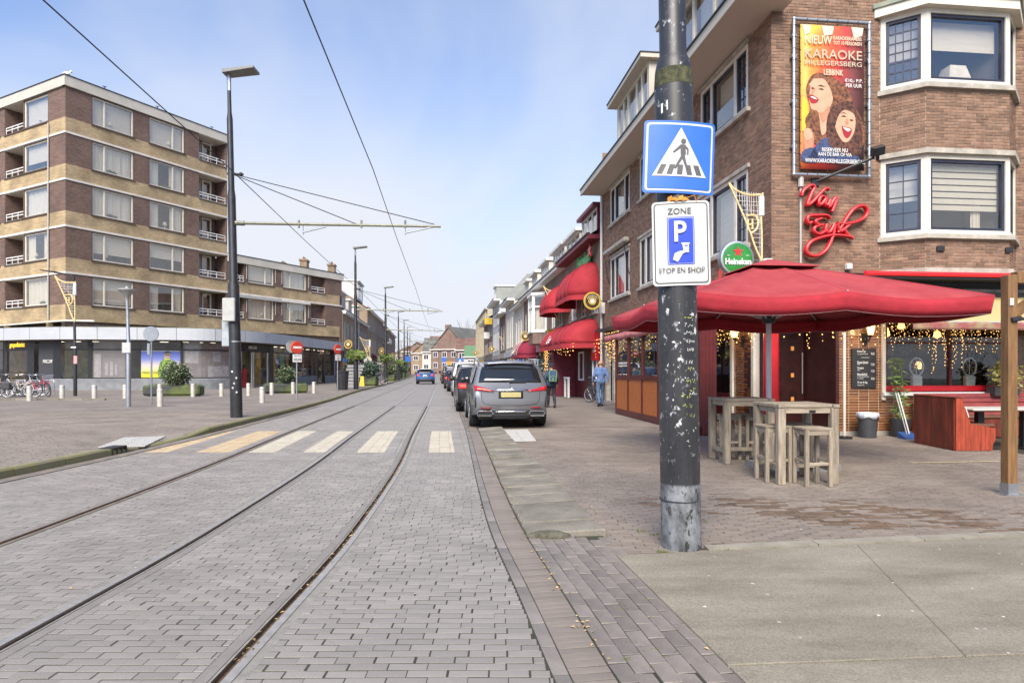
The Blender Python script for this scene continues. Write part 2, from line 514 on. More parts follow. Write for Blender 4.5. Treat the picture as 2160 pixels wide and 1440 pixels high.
lp.grid([[(kerbx(y) - a, y, zleft(kerbx(y) - a, y) - .004) for a in (.1, .2, .35, .5, .65, .8, .95, 1.1, 1.25, 1.4, 1.6, 2, 4, 9, 30, 70)] for y in LYS])
pavement2 = tag(lp.build('pavement'), kind='structure')
lf = MB(M_farside)
lf.grid([[(kerbx(y) - a, y, .12) for a in (.1, 2, 6, 14, 40, 90)] for y in [20.5 + 3 * i for i in range(90)]])
lf.build('paving', pavement2)

def inview(x, y, mx_=60):
    if y < 2.9: return False
    px = 1080 + F * x / y
    return -mx_ < px < 2160 + mx_
def unit_bricks(name, L, Wd, m, k=5, h=.04, ch=.002, jit=.0008, seed=3):
    r = random.Random(seed); o = []
    for i in range(k):
        b = MB(m); pave_one(b, [(-L / 2, -Wd / 2), (L / 2, -Wd / 2), (L / 2, Wd / 2), (-L / 2, Wd / 2)], 0, h, ch, jit, r)
        o.append(b.mesh(name))
    return o
def pave_one(b, q, z, h, ch, jit, r):
    c = (sum(p[0] for p in q) / 4, sum(p[1] for p in q) / 4)
    zz = [z(*p) if callable(z) else z for p in q]
    V = [(p[0], p[1], a - h) for p, a in zip(q, zz)] + [(p[0], p[1], a - ch) for p, a in zip(q, zz)]
    t = r.uniform(-jit, jit) * 1.2
    for p, a in zip(q, zz):
        dx, dy = c[0] - p[0], c[1] - p[1]; d = math.hypot(dx, dy)
        V.append((p[0] + dx / d * ch * .9, p[1] + dy / d * ch * .9, a + r.uniform(-jit, jit) + t))
    b.add(V, [(0, 1, 5, 4), (1, 2, 6, 5), (2, 3, 7, 6), (3, 0, 4, 7), (4, 5, 9, 8), (5, 6, 10, 9), (6, 7, 11, 10), (7, 4, 8, 11), (8, 9, 10, 11)])
def pave(parent, name, M0, rows, L, Wd, gap, nmax, pick=None, zf=None, skip=None, span=None, seed=1, jit=.0008, wave=0, h=.04, cuts=None):
    """running bond: rows = list of (y0, f) rows laid along x; span(y) gives the two ends, f maps (u, y) to the street.
    The nearest nmax whole bricks are objects, the rest one mesh."""
    r = random.Random(seed)
    L2, W2 = L - gap, Wd - gap * 1.2
    groups, whole = {}, []
    for ri, y in enumerate(rows):
        a, b_ = span(y)
        u = a - r.uniform(0, .25) * L - (L / 2 if ri % 2 else 0)
        while u < b_:
            lw = L2 * r.uniform(.95, 1.02)
            u0, u1 = max(u, a), min(u + lw, b_)
            cu_ = next((c for c in (cuts(y) if cuts else ()) if u0 + .004 < c < u1 - .004), None)
            if cu_ is not None: u1 = cu_; lw = u1 - u - gap
            uc = (u0 + u1) / 2
            u += lw + gap * r.uniform(.45, 1.15)
            if u1 - u0 < .012 or (skip and skip(uc, y, (u1 - u0) / 2)): continue
            yy = y + wave * math.sin(uc * 2.1 + y * .7)
            f = cxm
            x0, x1 = f(u0, yy), f(u1, yy)
            xc = (x0 + x1) / 2
            if not inview(xc, yy, 160): continue
            z = zf(xc, yy) if zf else 0
            m_ = pick(uc, yy) if pick else M0
            dy = -slope(cx, yy) * (u1 - u0) / 2
            kx = slope(cx, yy) * W2 / 2
            q = [(x0 - kx, yy - dy - W2 / 2), (x1 - kx, yy + dy - W2 / 2), (x1 + kx, yy + dy + W2 / 2), (x0 + kx, yy - dy + W2 / 2)]
            if m_ is M0 and u1 - u0 > L2 * .92: whole.append((yy * yy + xc * xc * .1, xc, yy, z, math.atan2(2 * dy, u1 - u0), q))
            else: groups.setdefault(m_, []).append((q, zf or z))
    whole.sort(key=lambda t: t[0])
    if nmax:
        us = unit_bricks(name, L2 * .985, W2, M0, jit=jit, h=h)
        k = 0
        for t in whole:
            if k < nmax and inview(t[1], t[2], 0) and t[2] > 3.05 and (not zf or t[3] > .1195):
                obj(name, us[k % 5], parent, (t[1], t[2], t[3]), t[4]); k += 1
            else: groups.setdefault(M0, []).append((t[5], zf or t[3]))
    else:
        for t in whole: groups.setdefault(M0, []).append((t[5], zf or t[3]))
    for m_, l in groups.items():
        b = MB(m_)
        for q, z in l: pave_one(b, q, z, h, .002, jit, r)
        tag(b.build(name, parent), kind='stuff')
def cxm(u, y): return cx(y) + u

RAILS = ((-4.35, -1), (-2.77, 1), (-1.40, -1))           # street offset, side of the groove
STR = ((-1.0, -.53), (-2.3, -1.8), (-3.27, -2.76), (-4.25, -3.78), (-5.2, -4.6), (-6.25, -5.72))
def crossing(u, y):
    if 11.55 < y < 15.5:
        for i, (a, b) in enumerate(STR):
            if a < u < b: return M_pavy if i > 3 else M_pavw
    return M_pav
def railskip(u, y, hw):
    return any(abs(u - a) < .135 + hw for a, s_ in RAILS)
# each lane between rails is laid for itself so that bricks end at the rail borders
rowp = .0745
rows = [2.55 + rowp * i for i in range(int(23.5 / rowp))]
edges = [-9, -4.35 - .137, -4.35 + .108, -2.77 - .108, -2.77 + .137, -1.40 - .137, -1.40 + .108, 9]
for k in range(4):
    a, b_ = edges[2 * k], edges[2 * k + 1]
    ribbon(M_joint, lambda y: cx(y) + (KU(y) - .02 if a == -9 else a + .004), lambda y: sx(y) + .3 if b_ == 9 else cx(y) + b_ - .004, ysn, -.0024).build('joint_bed', road)
    def sp(y, a=a, b_=b_):
        lo = KU(y) + (.30 if y > 5 else .3) if a == -9 else a
        hi = sx(y) - cx(y) - .005 if b_ == 9 else b_
        return lo, hi
    pave(road, 'paver', M_pav, rows, .205, rowp, .008, (20, 60, 110, 200)[k] * 300 // 390, pick=crossing, span=sp, seed=11 + k, wave=.012, cuts=lambda y: [v for s_ in STR for v in s_] if 11.5 < y < 15.55 else ())
# rails
for u, sd_ in RAILS:
    t = thing('tram_rail', {-4.35: 'rusty grooved tram rail nearest the mossy kerb', -2.77: 'middle tram rail with a dark groove on its right', -1.40: 'bright curved tram rail nearest the parked cars'}[u], 'tram rail', (0, 0, 0), 0, 'tram rails set in the brick street')
    ys = [2.3 + .5 * i for i in range(60)] + [33 + 3 * i for i in range(75)]
    def strip(m, pts, nm):
        b = MB(m); b.grid([[(cx(y) + u + sd_ * -a, y, z) for a, z in pts] for y in ys]); b.build(nm, t, smooth=False)
    strip(M_rail if u != -4.35 else mat('rusty_rail', (.21, .165, .12), .5, .3, var=.25), [(0, -.03), (0, .003), (.052, .004), (.052, -.02)], 'rail_head')
    strip(M_rust, [(-.045, .001), (-.043, -.028), (-.002, -.03), (.0, -.01)], 'groove')
    strip(M_rust if u == -4.35 else M_fill, [(-.062, -.01), (-.060, .002), (-.046, .002), (-.045, -.02)], 'rail_lip')
    strip(M_fill, [(.053, -.002), (.109, -.001), (.110, -.03)], 'filler')
    strip(M_fillb, [(-.135, -.02), (-.134, .0), (-.066, .001), (-.063, -.02)], 'border_stone')
# left gutter: one long course beside the kerb
b = MB(M_gut); r_ = random.Random(5)
y = 5.0
while y < 60:
    x0, x1 = kerbx(y) + .01, kerbx(y) + .235
    for j in range(2):
        a, e = x0 + .115 * j, x0 + .115 * j + .108
        k = slope(kerbx, y) * .2
        pave_one(b, [(a, y), (e, y), (e + k, y + .198), (a + k, y + .198)], .0, .04, .002, .0008, r_)
    y += .206
tag(b.build('gutter_paver', road), kind='stuff')
# right side: narrow course, gutter of bricks on edge
def course(nm, m, off0, off1, y0, y1, pitch, single=0, zz=0, jit=.0008, gap=.006):
    b = MB(m); y = y0; k = 0
    while y < y1:
        a, e = sx(y) + off0, sx(y) + off1
        s_ = slope(sx, y); p = pitch - gap
        q = [(a, y), (e, y - s_ * (off1 - off0)), (e + s_ * p, y + p - s_ * (off1 - off0)), (a + s_ * p, y + p)]
        if k < single and y > 3.05:
            o = MB(m); c = ((q[0][0] + q[2][0]) / 2, (q[0][1] + q[2][1]) / 2)
            pave_one(o, [(x - c[0], t - c[1]) for x, t in q], 0, .04, .002, jit, rnd); o.build(nm, road, loc=(c[0], c[1], zz)); k += 1
        else: pave_one(b, q, zz, .04, .002, jit, rnd)
        y += pitch
    tag(b.build(nm, road), kind='stuff')
course('edge_stone', M_big, .008, .085, 2.5, 27, .32, 14)
course('gutter_brick', M_gut, .094, .30, 2.5, 27, .072, 70)

# kerb band of short concrete slabs, tilted and sunk here and there
kerb = tag(MB(M_joint).add([(-.02, 0, -.1), (.02, 0, -.1), (.02, .02, -.1), (-.02, .02, -.1)], [(0, 1, 2, 3)]).build('kerb', loc=(sx(6) + .6, 6, 0)), kind='structure')
y = 5.72; i = 0
KO = Vector(kerb.location)
while y < 15.4:
    d = (.40, .34, .52, .46, .5)[i % 5]
    s_ = slope(sx, y)
    a, e = sx(y) + .315, sx(y) + 1.02 - .12 * sstep(8, 14, y)
    sink = {9: .02, 10: -.022, 11: .012, 13: .025, 14: -.03}.get(i, rnd.uniform(-.012, .012))
    z0, z1 = .03 + sink, .06 + sink * .6
    sk = .11 if i > 2 else .06
    b = MB(M_moss); g_ = .02
    q = [(a, y), (e, y + sk * .9), (e + s_ * d, y + d + sk * .9 - g_), (a + s_ * d, y + d - g_)]
    top = [(q[0][0], q[0][1], z0), (q[1][0], q[1][1], z1), (q[2][0], q[2][1], z1 + rnd.uniform(-.005, .005)), (q[3][0], q[3][1], z0 + rnd.uniform(-.005, .005))]
    bev = .012
    c = sum((Vector(p) for p in top), Vector()) / 4
    inn = [tuple(Vector(p) + (c - Vector(p)).normalized() * bev * 1.4) for p in top]
    low = [(p[0], p[1], p[2] - bev) for p in top]
    bot = [(p[0], p[1], -.06) for p in top]
    b.add([Vector(p) - KO for p in bot + low + inn], [(0, 1, 5, 4), (1, 2, 6, 5), (2, 3, 7, 6), (3, 0, 4, 7), (4, 5, 9, 8), (5, 6, 10, 9), (6, 7, 11, 10), (7, 4, 8, 11), (8, 9, 10, 11)])
    b.m = M_joint; b.add([Vector(p) - KO - Vector((0, 0, .009)) for p in (top[3], top[2], (top[2][0] + s_ * .05, top[2][1] + .05, top[2][2]), (top[3][0] + s_ * .05, top[3][1] + .05, top[3][2]))], [(0, 1, 2, 3)])
    b.build('kerb_slab', kerb)
    y += d; i += 1
# broken nose of the first slab
b = MB(mat('dark_mossy_stone', (.09, .085, .06), .95, var=.4, scale=14, bump=.8, bscale=40))
b.ball((.0, 0, 0), .5, 10, 6, (.42, .14, .11)); b.build('kerb_end', kerb, True, loc=Vector((sx(5.7) + .50, 5.72, .006)) - KO)

# grey clinkers laid along the street between gutter and concrete
def endy(off): return 5.55 - .25 * off
b_all = []; us = unit_bricks('clinker', .196, .098, M_big, 5, h=.05, ch=.003, jit=.0012)
bs = MB(M_big); k = 0
for col in range(8):
    off = .315 + col * .1035
    if off > .99: break
    y = 2.45 + (.1 if col % 2 else 0)
    while y < 5.66 + .05 * math.sin(col):
        x = sx(y + .1) + off + .05
        if k < 115 and y > 3.0:
            o = obj('clinker', us[(k * 7) % 5], pavement, (x, y + .1, rnd.uniform(.001, .003)), math.atan2(-slope(sx, y + .1), 1) + R(90) + rnd.uniform(-.02, .02)); k += 1
        else: pave_one(bs, [(x - .049, y), (x + .049, y), (x + .049 + slope(sx, y) * .2, y + .196), (x - .049 + slope(sx, y) * .2, y + .196)], .002, .05, .003, .0012, rnd)
        y += .2045
tag(bs.build('clinker', pavement), kind='stuff')
# concrete slabs in front of the cafe terrace
slabs = tag(MB(M_slab).grid([[(-.1, 1.5, -.014), (7.5, 1.5, -.006)], [(-.1, 5.9, -.006), (7.5, 5.9, -.006)]]).build('concrete_apron'), kind='structure')
def cslab(pts):
    b = MB(M_slab); c = (sum(p[0] for p in pts) / len(pts), sum(p[1] for p in pts) / len(pts))
    n = len(pts)
    inn = [(p[0] + (c[0] - p[0]) * .004, p[1] + (c[1] - p[1]) * .004, .016) for p in pts]
    V = [(p[0], p[1], -.05) for p in pts] + [(p[0], p[1], .012) for p in pts] + inn
    b.add(V, [(i, (i + 1) % n, n + (i + 1) % n, n + i) for i in range(n)] + [(n + i, n + (i + 1) % n, 2 * n + (i + 1) % n, 2 * n + i) for i in range(n)] + [tuple(range(2 * n, 3 * n))])
    b.build('concrete_slab', slabs)
def cedge(y): return .83 + (5.1 - y) * .137
def edge2(x): return 5.11 + (x - .83) * .155 if x < 4.6 else 5.69
cslab([(cedge(3.22), 3.22), (2.35, 3.32), (2.92, 5.43), (.84, 5.11)])
cslab([(2.354, 3.32), (4.9, 3.52), (7.4, 3.7), (7.4, 5.75), (4.6, 5.69), (2.924, 5.432)])
cslab([(cedge(1.6), 1.6), (7.4, 1.6), (7.4, 3.68), (4.9, 3.50), (2.35, 3.30), (cedge(3.2), 3.2)])
for i in range(6):
    a, c = (1.62, 2.6, 3.6, 4.6, 5.55, 6.5, 7.4)[i:i + 2]
    bs_ = MB(mat('pale_border_concrete', (.28, .255, .2), .9, var=.15, scale=5, bump=.4, bscale=120, isl=.06)); n0, n1 = edge2(a) + .035, edge2(c) + .035
    bs_.add([(a, n0, -.05), (c - .008, n1, -.05), (c - .008, n1 + .14, -.05), (a, n0 + .14, -.05), (a, n0, .02), (c - .008, n1, .02), (c - .008, n1 + .14, .016), (a, n0 + .14, .016)], [(4, 5, 6, 7), (0, 1, 5, 4), (1, 2, 6, 5), (2, 3, 7, 6), (3, 0, 4, 7)])
    bs_.build('border_slab', slabs)
# terrace footway: small bricks in rows
PV = Vector((5.77, 14.23, 0)); TH = math.atan2(.107, 1)
rows2 = [5.2 + .066 * i for i in range(int(11.6 / .066))]
def sp2(y):
    lo = sx(y) - cx(y) + (1.0 if y > 5.6 else .92) - .12 * sstep(8, 14, y)
    return lo, 9.0 - cx(y)
M_wet = mat('wet_brown_brick', (.15, .108, .078), .42, var=.3, scale=6, isl=.25, bump=.2, bscale=110, dist=.004)
def wet(u, y):
    x = u + cx(y); d = ((x - 3.1 - (7 - y) * 1.1) / 1.5) ** 2 + ((y - 6.7) / .85) ** 2 + .5 * math.sin(x * 5.3 + y * 3) + .35 * math.sin(y * 17 + x * 2)
    return M_wet if d < .7 + .5 * rnd.random() - .25 and rnd.random() < .72 else M_side
def skip2(u, y, hw):
    x = u + cx(y)
    if y < edge2(x) + (.21 if x > 1.55 else .03) and x > .7: return True
    return y > 14.3 + .107 * (x - 5.77) and x > 5.6
pave(pavement, 'footway_brick', M_side, rows2, .2, .066, .007, 260, span=sp2, skip=skip2, pick=wet, seed=31, jit=.0009, wave=.02)
# left pavement
rows3 = [6.0 + .07 * i for i in range(int(14.6 / .07))]
def sp3(y): return max(-17.5, -.83 * y) - cx(y), KU(y) - .17
pave(pavement2, 'footway_brick', M_side, rows3, .21, .07, .007, 200, span=sp3, zf=zleft, seed=41, jit=.0012)
# left kerb stones
kb = tag(MB(M_moss).grid([[(kerbx(y) - .14, y, -.06), (kerbx(y) - .02, y, -.06)] for y in (4, 8, 12, 20, 40, 60)]).build('kerb'), kind='structure')
y = 5.0; i = 0
M_kerb = mat('green_stained_kerb', (.27, .245, .17), .9, var=.25, scale=2.2, bump=.4, bscale=70, col2=(.22, .215, .075), isl=.1)
far = MB(M_kerb)
while y < 150:
    d = 1.0 if y < 40 else 4
    o = MB(M_kerb) if y < 60 else far
    g_ = .01
    rowsk = []
    for yy in (y, y + d - g_):
        x = kerbx(yy); t = .124 - .09 * drop(yy) + (rnd.uniform(-.008, .008) if y < 40 else 0); t = max(t, .03)
        rowsk.append([(x, yy, -.05), (x - .008, yy, t - .03), (x - .035, yy, t), (x - .15, yy, t), (x - .152, yy, -.05)])
    o.grid(rowsk); o.add(rowsk[0], [(0, 1, 2, 3, 4)]); o.add(rowsk[1], [(4, 3, 2, 1, 0)])
    if o is not far: o.build('kerb_stone', kb)
    y += d; i += 1
tag(far.build('kerb_stone', kb), kind='stuff')
# gully box in the left kerb
gu = thing('gully_box', 'dark iron gully inlet with three openings in the mossy kerb', 'drain', (kerbx(11.35) - .02, 11.35, 0), R(90) + math.atan(-slope(kerbx, 11.75)))
b = MB(C_dark); b.bx(-.22, .22, -.02, .22, .10, .125); b.bx(-.22, .22, -.02, .2, -.02, .005)
for x in (-.21, -.07, .07, .21): b.bx(x - .016, x + .016, -.02, .2, .005, .10)
b.build('gully_frame', gu)
bk = MB(C_black); bk.bx(-.2, .2, .14, .2, .0, .1); bk.build('gully_back', gu)
# tactile plates
def tactile(label, pts, n, along):
    t = thing('tactile_plate', label, 'tactile paving', (0, 0, 0), 0, 'white tactile plates at the crossing')
    q = [Vector(p) for p in pts]
    m_ = mat('white_tactile_rubber', (.47, .46, .42), .7, var=.12, scale=12)
    for h in range(2):
        b = MB(m_)
        def at(a, c): return q[0].lerp(q[1], a).lerp(q[3].lerp(q[2], a), c)
        a0, a1 = h * .505, h * .505 + .495
        z = Vector((0, 0, .012))
        b.add([at(a0, 0) + z, at(a1, 0) + z, at(a1, 1) + z, at(a0, 1) + z] + [at(a0, 0), at(a1, 0), at(a1, 1), at(a0, 1)], [(0, 1, 2, 3), (4, 5, 1, 0), (5, 6, 2, 1), (6, 7, 3, 2), (7, 4, 0, 3)])
        for i in range(n):
            c = a0 + (a1 - a0) * (i + .5) / n
            for k in range(8 if not along else 1):
                e0, e1 = (.02, .98) if along else (.03 + k * .12, .03 + k * .12 + .07)
                w_ = (a1 - a0) / n * .28
                zz = Vector((0, 0, .018))
                b.add([at(c - w_, e0) + zz, at(c + w_, e0) + zz, at(c + w_, e1) + zz, at(c - w_, e1) + zz] + [at(c - w_ * 1.5, e0) + z, at(c + w_ * 1.5, e0) + z, at(c + w_ * 1.5, e1) + z, at(c - w_ * 1.5, e1) + z],
                      [(0, 1, 2, 3), (4, 5, 1, 0), (5, 6, 2, 1), (6, 7, 3, 2), (7, 4, 0, 3)])
        b.build('tile', t)
tactile('white ribbed tactile plate on the pavement just behind the grey suv', [G(1075, 931, .01), G(1131, 930, .01), G(1113, 906, .01), G(1058, 907, .01)], 7, True)
qq = [G(206, 941, .1), G(305, 941, .05), G(350, 920, .05), G(262, 920, .1)]
for p in qq: p.z = zleft(p.x, p.y)
tactile('white studded tactile plate beside the gully on the left pavement', qq, 9, False)
# low kerb of the side street on the left, and painted line on the terrace
o = MB(M_moss)
for i in range(22): o.bx(-40 + i, -39.01 + i, 28.3, 28.42, .1, .2, .01)
tag(o.build('side_kerb'), kind='structure')
pl = MB(mat('faded_yellow_paint', (.5, .42, .25), .8, var=.25, scale=20))
a, c = G(1925, 977), G(2150, 973)
pl.add([a + Vector((0, 0, .0065)), c + Vector((0, 0, .0065)), c + Vector((0, .07, .0065)), a + Vector((0, .07, .0065))], [(0, 1, 2, 3)])
pl.build('painted_line', pavement)
# scattered leaves, moss in the joints, chewing gum
lv = MB(mat('dead_leaf', (.42, .30, .13), .8, var=.4, scale=3, isl=.5))
for i in range(520):
    q = rnd.random()
    if q < .35: y = rnd.uniform(3.2, 14); x = sx(y) + rnd.gauss(.31, .03)
    elif q < .6: y = rnd.uniform(3.2, 12); x = cx(y) - 1.42 + rnd.uniform(-.02, .04)
    elif q < .9: y = rnd.uniform(3.4, 13); x = rnd.uniform(sx(y) + .8, y * .8)
    else: y = rnd.uniform(3.5, 14); x = rnd.uniform(-5, 0)
    s_ = rnd.uniform(.006, .02); t = rnd.uniform(0, 6.28); z = .012 if x > sx(y) + .8 else .006
    if .3 < x - sx(y) < 1.05 and y > 5.6: z = .06
    d = Vector((math.cos(t), math.sin(t), 0)) * s_; e = Vector((-d.y, d.x, 0)) * .45; c = Vector((x, y, z))
    lv.add([c - d, c + e + Vector((0, 0, .006)), c + d, c - e + Vector((0, 0, .004))], [(0, 1, 2, 3)])
tag(lv.build('leaf_litter'), 'tiny dry leaves lying along the gutter, the rail groove and the terrace', 'leaves', kind='stuff')
gum = MB(mat('pale_spot', (.52, .50, .45), .8, var=.2, isl=.25))
for i in range(90):
    y = rnd.uniform(3.1, 9); x = rnd.uniform(sx(y) + 1.1, y * .8) if i < 70 else rnd.uniform(-3.5, -.3); s_ = rnd.uniform(.005, .016); z = .0175 if y < edge2(x) and x > cedge(y) else .006
    gum.add([(x + s_ * math.cos(k) * rnd.uniform(.6, 1.2), y + s_ * math.sin(k) * rnd.uniform(.6, 1.2), z) for k in range(6)], [tuple(range(6))])
tag(gum.build('gum_spots', pavement), kind='stuff')
ms = MB(mat('joint_moss', (.12, .15, .03), .95, var=.4, scale=30, isl=.4))
def tuft(x, y, n, rad, hh):
    for i in range(n):
        t = rnd.uniform(0, 6.28); r0 = rad * rnd.random() ** .5
        p = Vector((x + r0 * math.cos(t), y + r0 * .6 * math.sin(t), .002)); s_ = rnd.uniform(.006, .014)
        d = Vector((rnd.uniform(-1, 1), rnd.uniform(-1, 1), 0)).normalized() * s_
        ms.add([p - d * .4, p + d * .4, p + d + Vector((0, 0, hh * rnd.uniform(.4, 1)))], [(0, 1, 2)])
for px, py, n, r0 in ((1128, 1128, 40, .1), (1398, 1166, 50, .06), (1350, 1120, 24, .05), (1385, 1128, 20, .07), (1520, 1160, 40, .1), (1590, 1150, 30, .1), (1480, 1100, 16, .06)):
    c = G(px, py); tuft(c.x, c.y, n, r0, .03)
for i in range(46):
    y = rnd.uniform(3.1, 5.6); c = rnd.randrange(1, 7); tuft(sx(y) + .315 + c * .1035 - .002, y, 7, .03, .008)
for i in range(40):
    y = rnd.uniform(5.7, 13); tuft(sx(y) + 1.0 - .12 * sstep(8, 14, y), y, 8, .05, .012)
for i in range(60):
    x = rnd.uniform(1.1, 4.9); tuft(x, (3.21 + .1 * (x - 1.1) * .9) if i % 3 else edge2(x) + .012, 6, .04, .02)
tag(ms.build('weeds'), 'small green weeds and moss growing in the paving joints', 'weeds', kind='stuff')
# ------------------------------------------------------------------ left: the flats above the curved shop front
B_dark = brickmat('purple_brown_brick', (.135, .077, .055), (.19, .14, .12), .22, .07, .010, .35, .85, nvar=.18)
B_tan = brickmat('yellow_stock_brick', (.40, .285, .14), (.36, .30, .22), .22, .07, .010, .22, .85, nvar=.28)
C_band = mat('white_string_concrete', (.66, .62, .56), .8, var=.12, scale=1.2)
C_fascia = mat('pale_roof_fascia', (.53, .50, .43), .75, var=.10, scale=.8)
C_lint = mat('brown_timber', (.10, .07, .055), .7, var=.25, scale=4)
C_blind = mat('white_blind', (.74, .70, .63), .9, var=.06, scale=2, st=(1, 1, 6))
C_curt = mat('net_curtain', (.74, .71, .65), .9, var=.2, scale=9, st=(6, 6, .15))
C_greyf = mat('grey_window_frame', (.42, .41, .38), .5, var=.1)

def window(parent, X, x0, x1, z0, z1, split=None, frame=None, fw=.07, blind=None, depth=.10, pane=None, thin=.04, mull=(), bars=None, room=True, setb=.0, sub=True, curtm=None, drop=None):
    """one window as a part of its building: frame with sash rails, pane, what hangs behind it and the dim room.
    X: wall matrix (y points into the wall); split: positions (0..1) of upright mullions"""
    frame = frame or C_cream
    b = MB(frame, X); y0, y1 = setb, setb + depth
    b.bx(x0, x1, y0, y1, z0, z0 + fw); b.bx(x0, x1, y0, y1, z1 - fw, z1)
    b.bx(x0, x0 + fw, y0 + .001, y1 - .001, z0 + fw, z1 - fw); b.bx(x1 - fw, x1, y0 + .001, y1 - .001, z0 + fw, z1 - fw)
    xs = [x0] + [x0 + (x1 - x0) * s_ for s_ in (split or [])] + [x1]
    for q in xs[1:-1]: b.bx(q - fw * .55, q + fw * .55, y0 + .002, y1 - .002, z0 + fw, z1 - fw)
    if bars:
        for i, (nc, nr) in enumerate(bars):
            if not nc: continue
            a, c = xs[i] + fw * .6, xs[i + 1] - fw * .6
            for k in range(1, nc): q = a + (c - a) * k / nc; b.bx(q - .012, q + .012, y0 + .03, y0 + .06, z0 + fw, z1 - fw)
            for k in range(1, nr): q = z0 + fw + (z1 - z0 - 2 * fw) * k / nr; b.bx(a, c, y0 + .031, y0 + .058, q - .012, q + .012)
    f = b.build('window', parent)
    p = MB(pane or C_pane, X)
    for a, c in zip(xs, xs[1:]):
        p.bx(a + fw * .5, c - fw * .5, y0 + .042, y0 + .05, z0 + fw * .9, z1 - fw * .9)
    p.build('pane', f)
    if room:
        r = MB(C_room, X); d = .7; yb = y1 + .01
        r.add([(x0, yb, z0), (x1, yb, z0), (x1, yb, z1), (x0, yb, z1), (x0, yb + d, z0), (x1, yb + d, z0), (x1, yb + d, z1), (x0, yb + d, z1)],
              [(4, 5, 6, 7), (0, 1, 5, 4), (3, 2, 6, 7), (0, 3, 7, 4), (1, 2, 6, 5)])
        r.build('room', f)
    if blind:
        for (a, c, d, e, m_) in blind:              # fractions left, right, bottom, top
            q = MB(m_, X)
            xa, xb = x0 + fw * .6 + (x1 - x0 - fw * 1.2) * a, x0 + fw * .6 + (x1 - x0 - fw * 1.2) * c
            za, zb = z0 + fw + (z1 - z0 - 2 * fw) * d, z0 + fw + (z1 - z0 - 2 * fw) * e
            n = 14 if m_ is C_curt else 1
            yy = y1 + .12
            q.grid([[(xa + (xb - xa) * i / n, yy + (.03 * math.sin(i * 2.4) if n > 1 else 0), z) for i in range(n + 1)] for z in (za, zb)])
            solid(q.build('curtain' if m_ is C_curt else 'blind', f), .004)
    return f
def part(name, parent, m, X, *boxes, b=0):
    o = MB(m, X)
    for q in boxes: o.bx(*q, b)
    return o.build(name, parent)

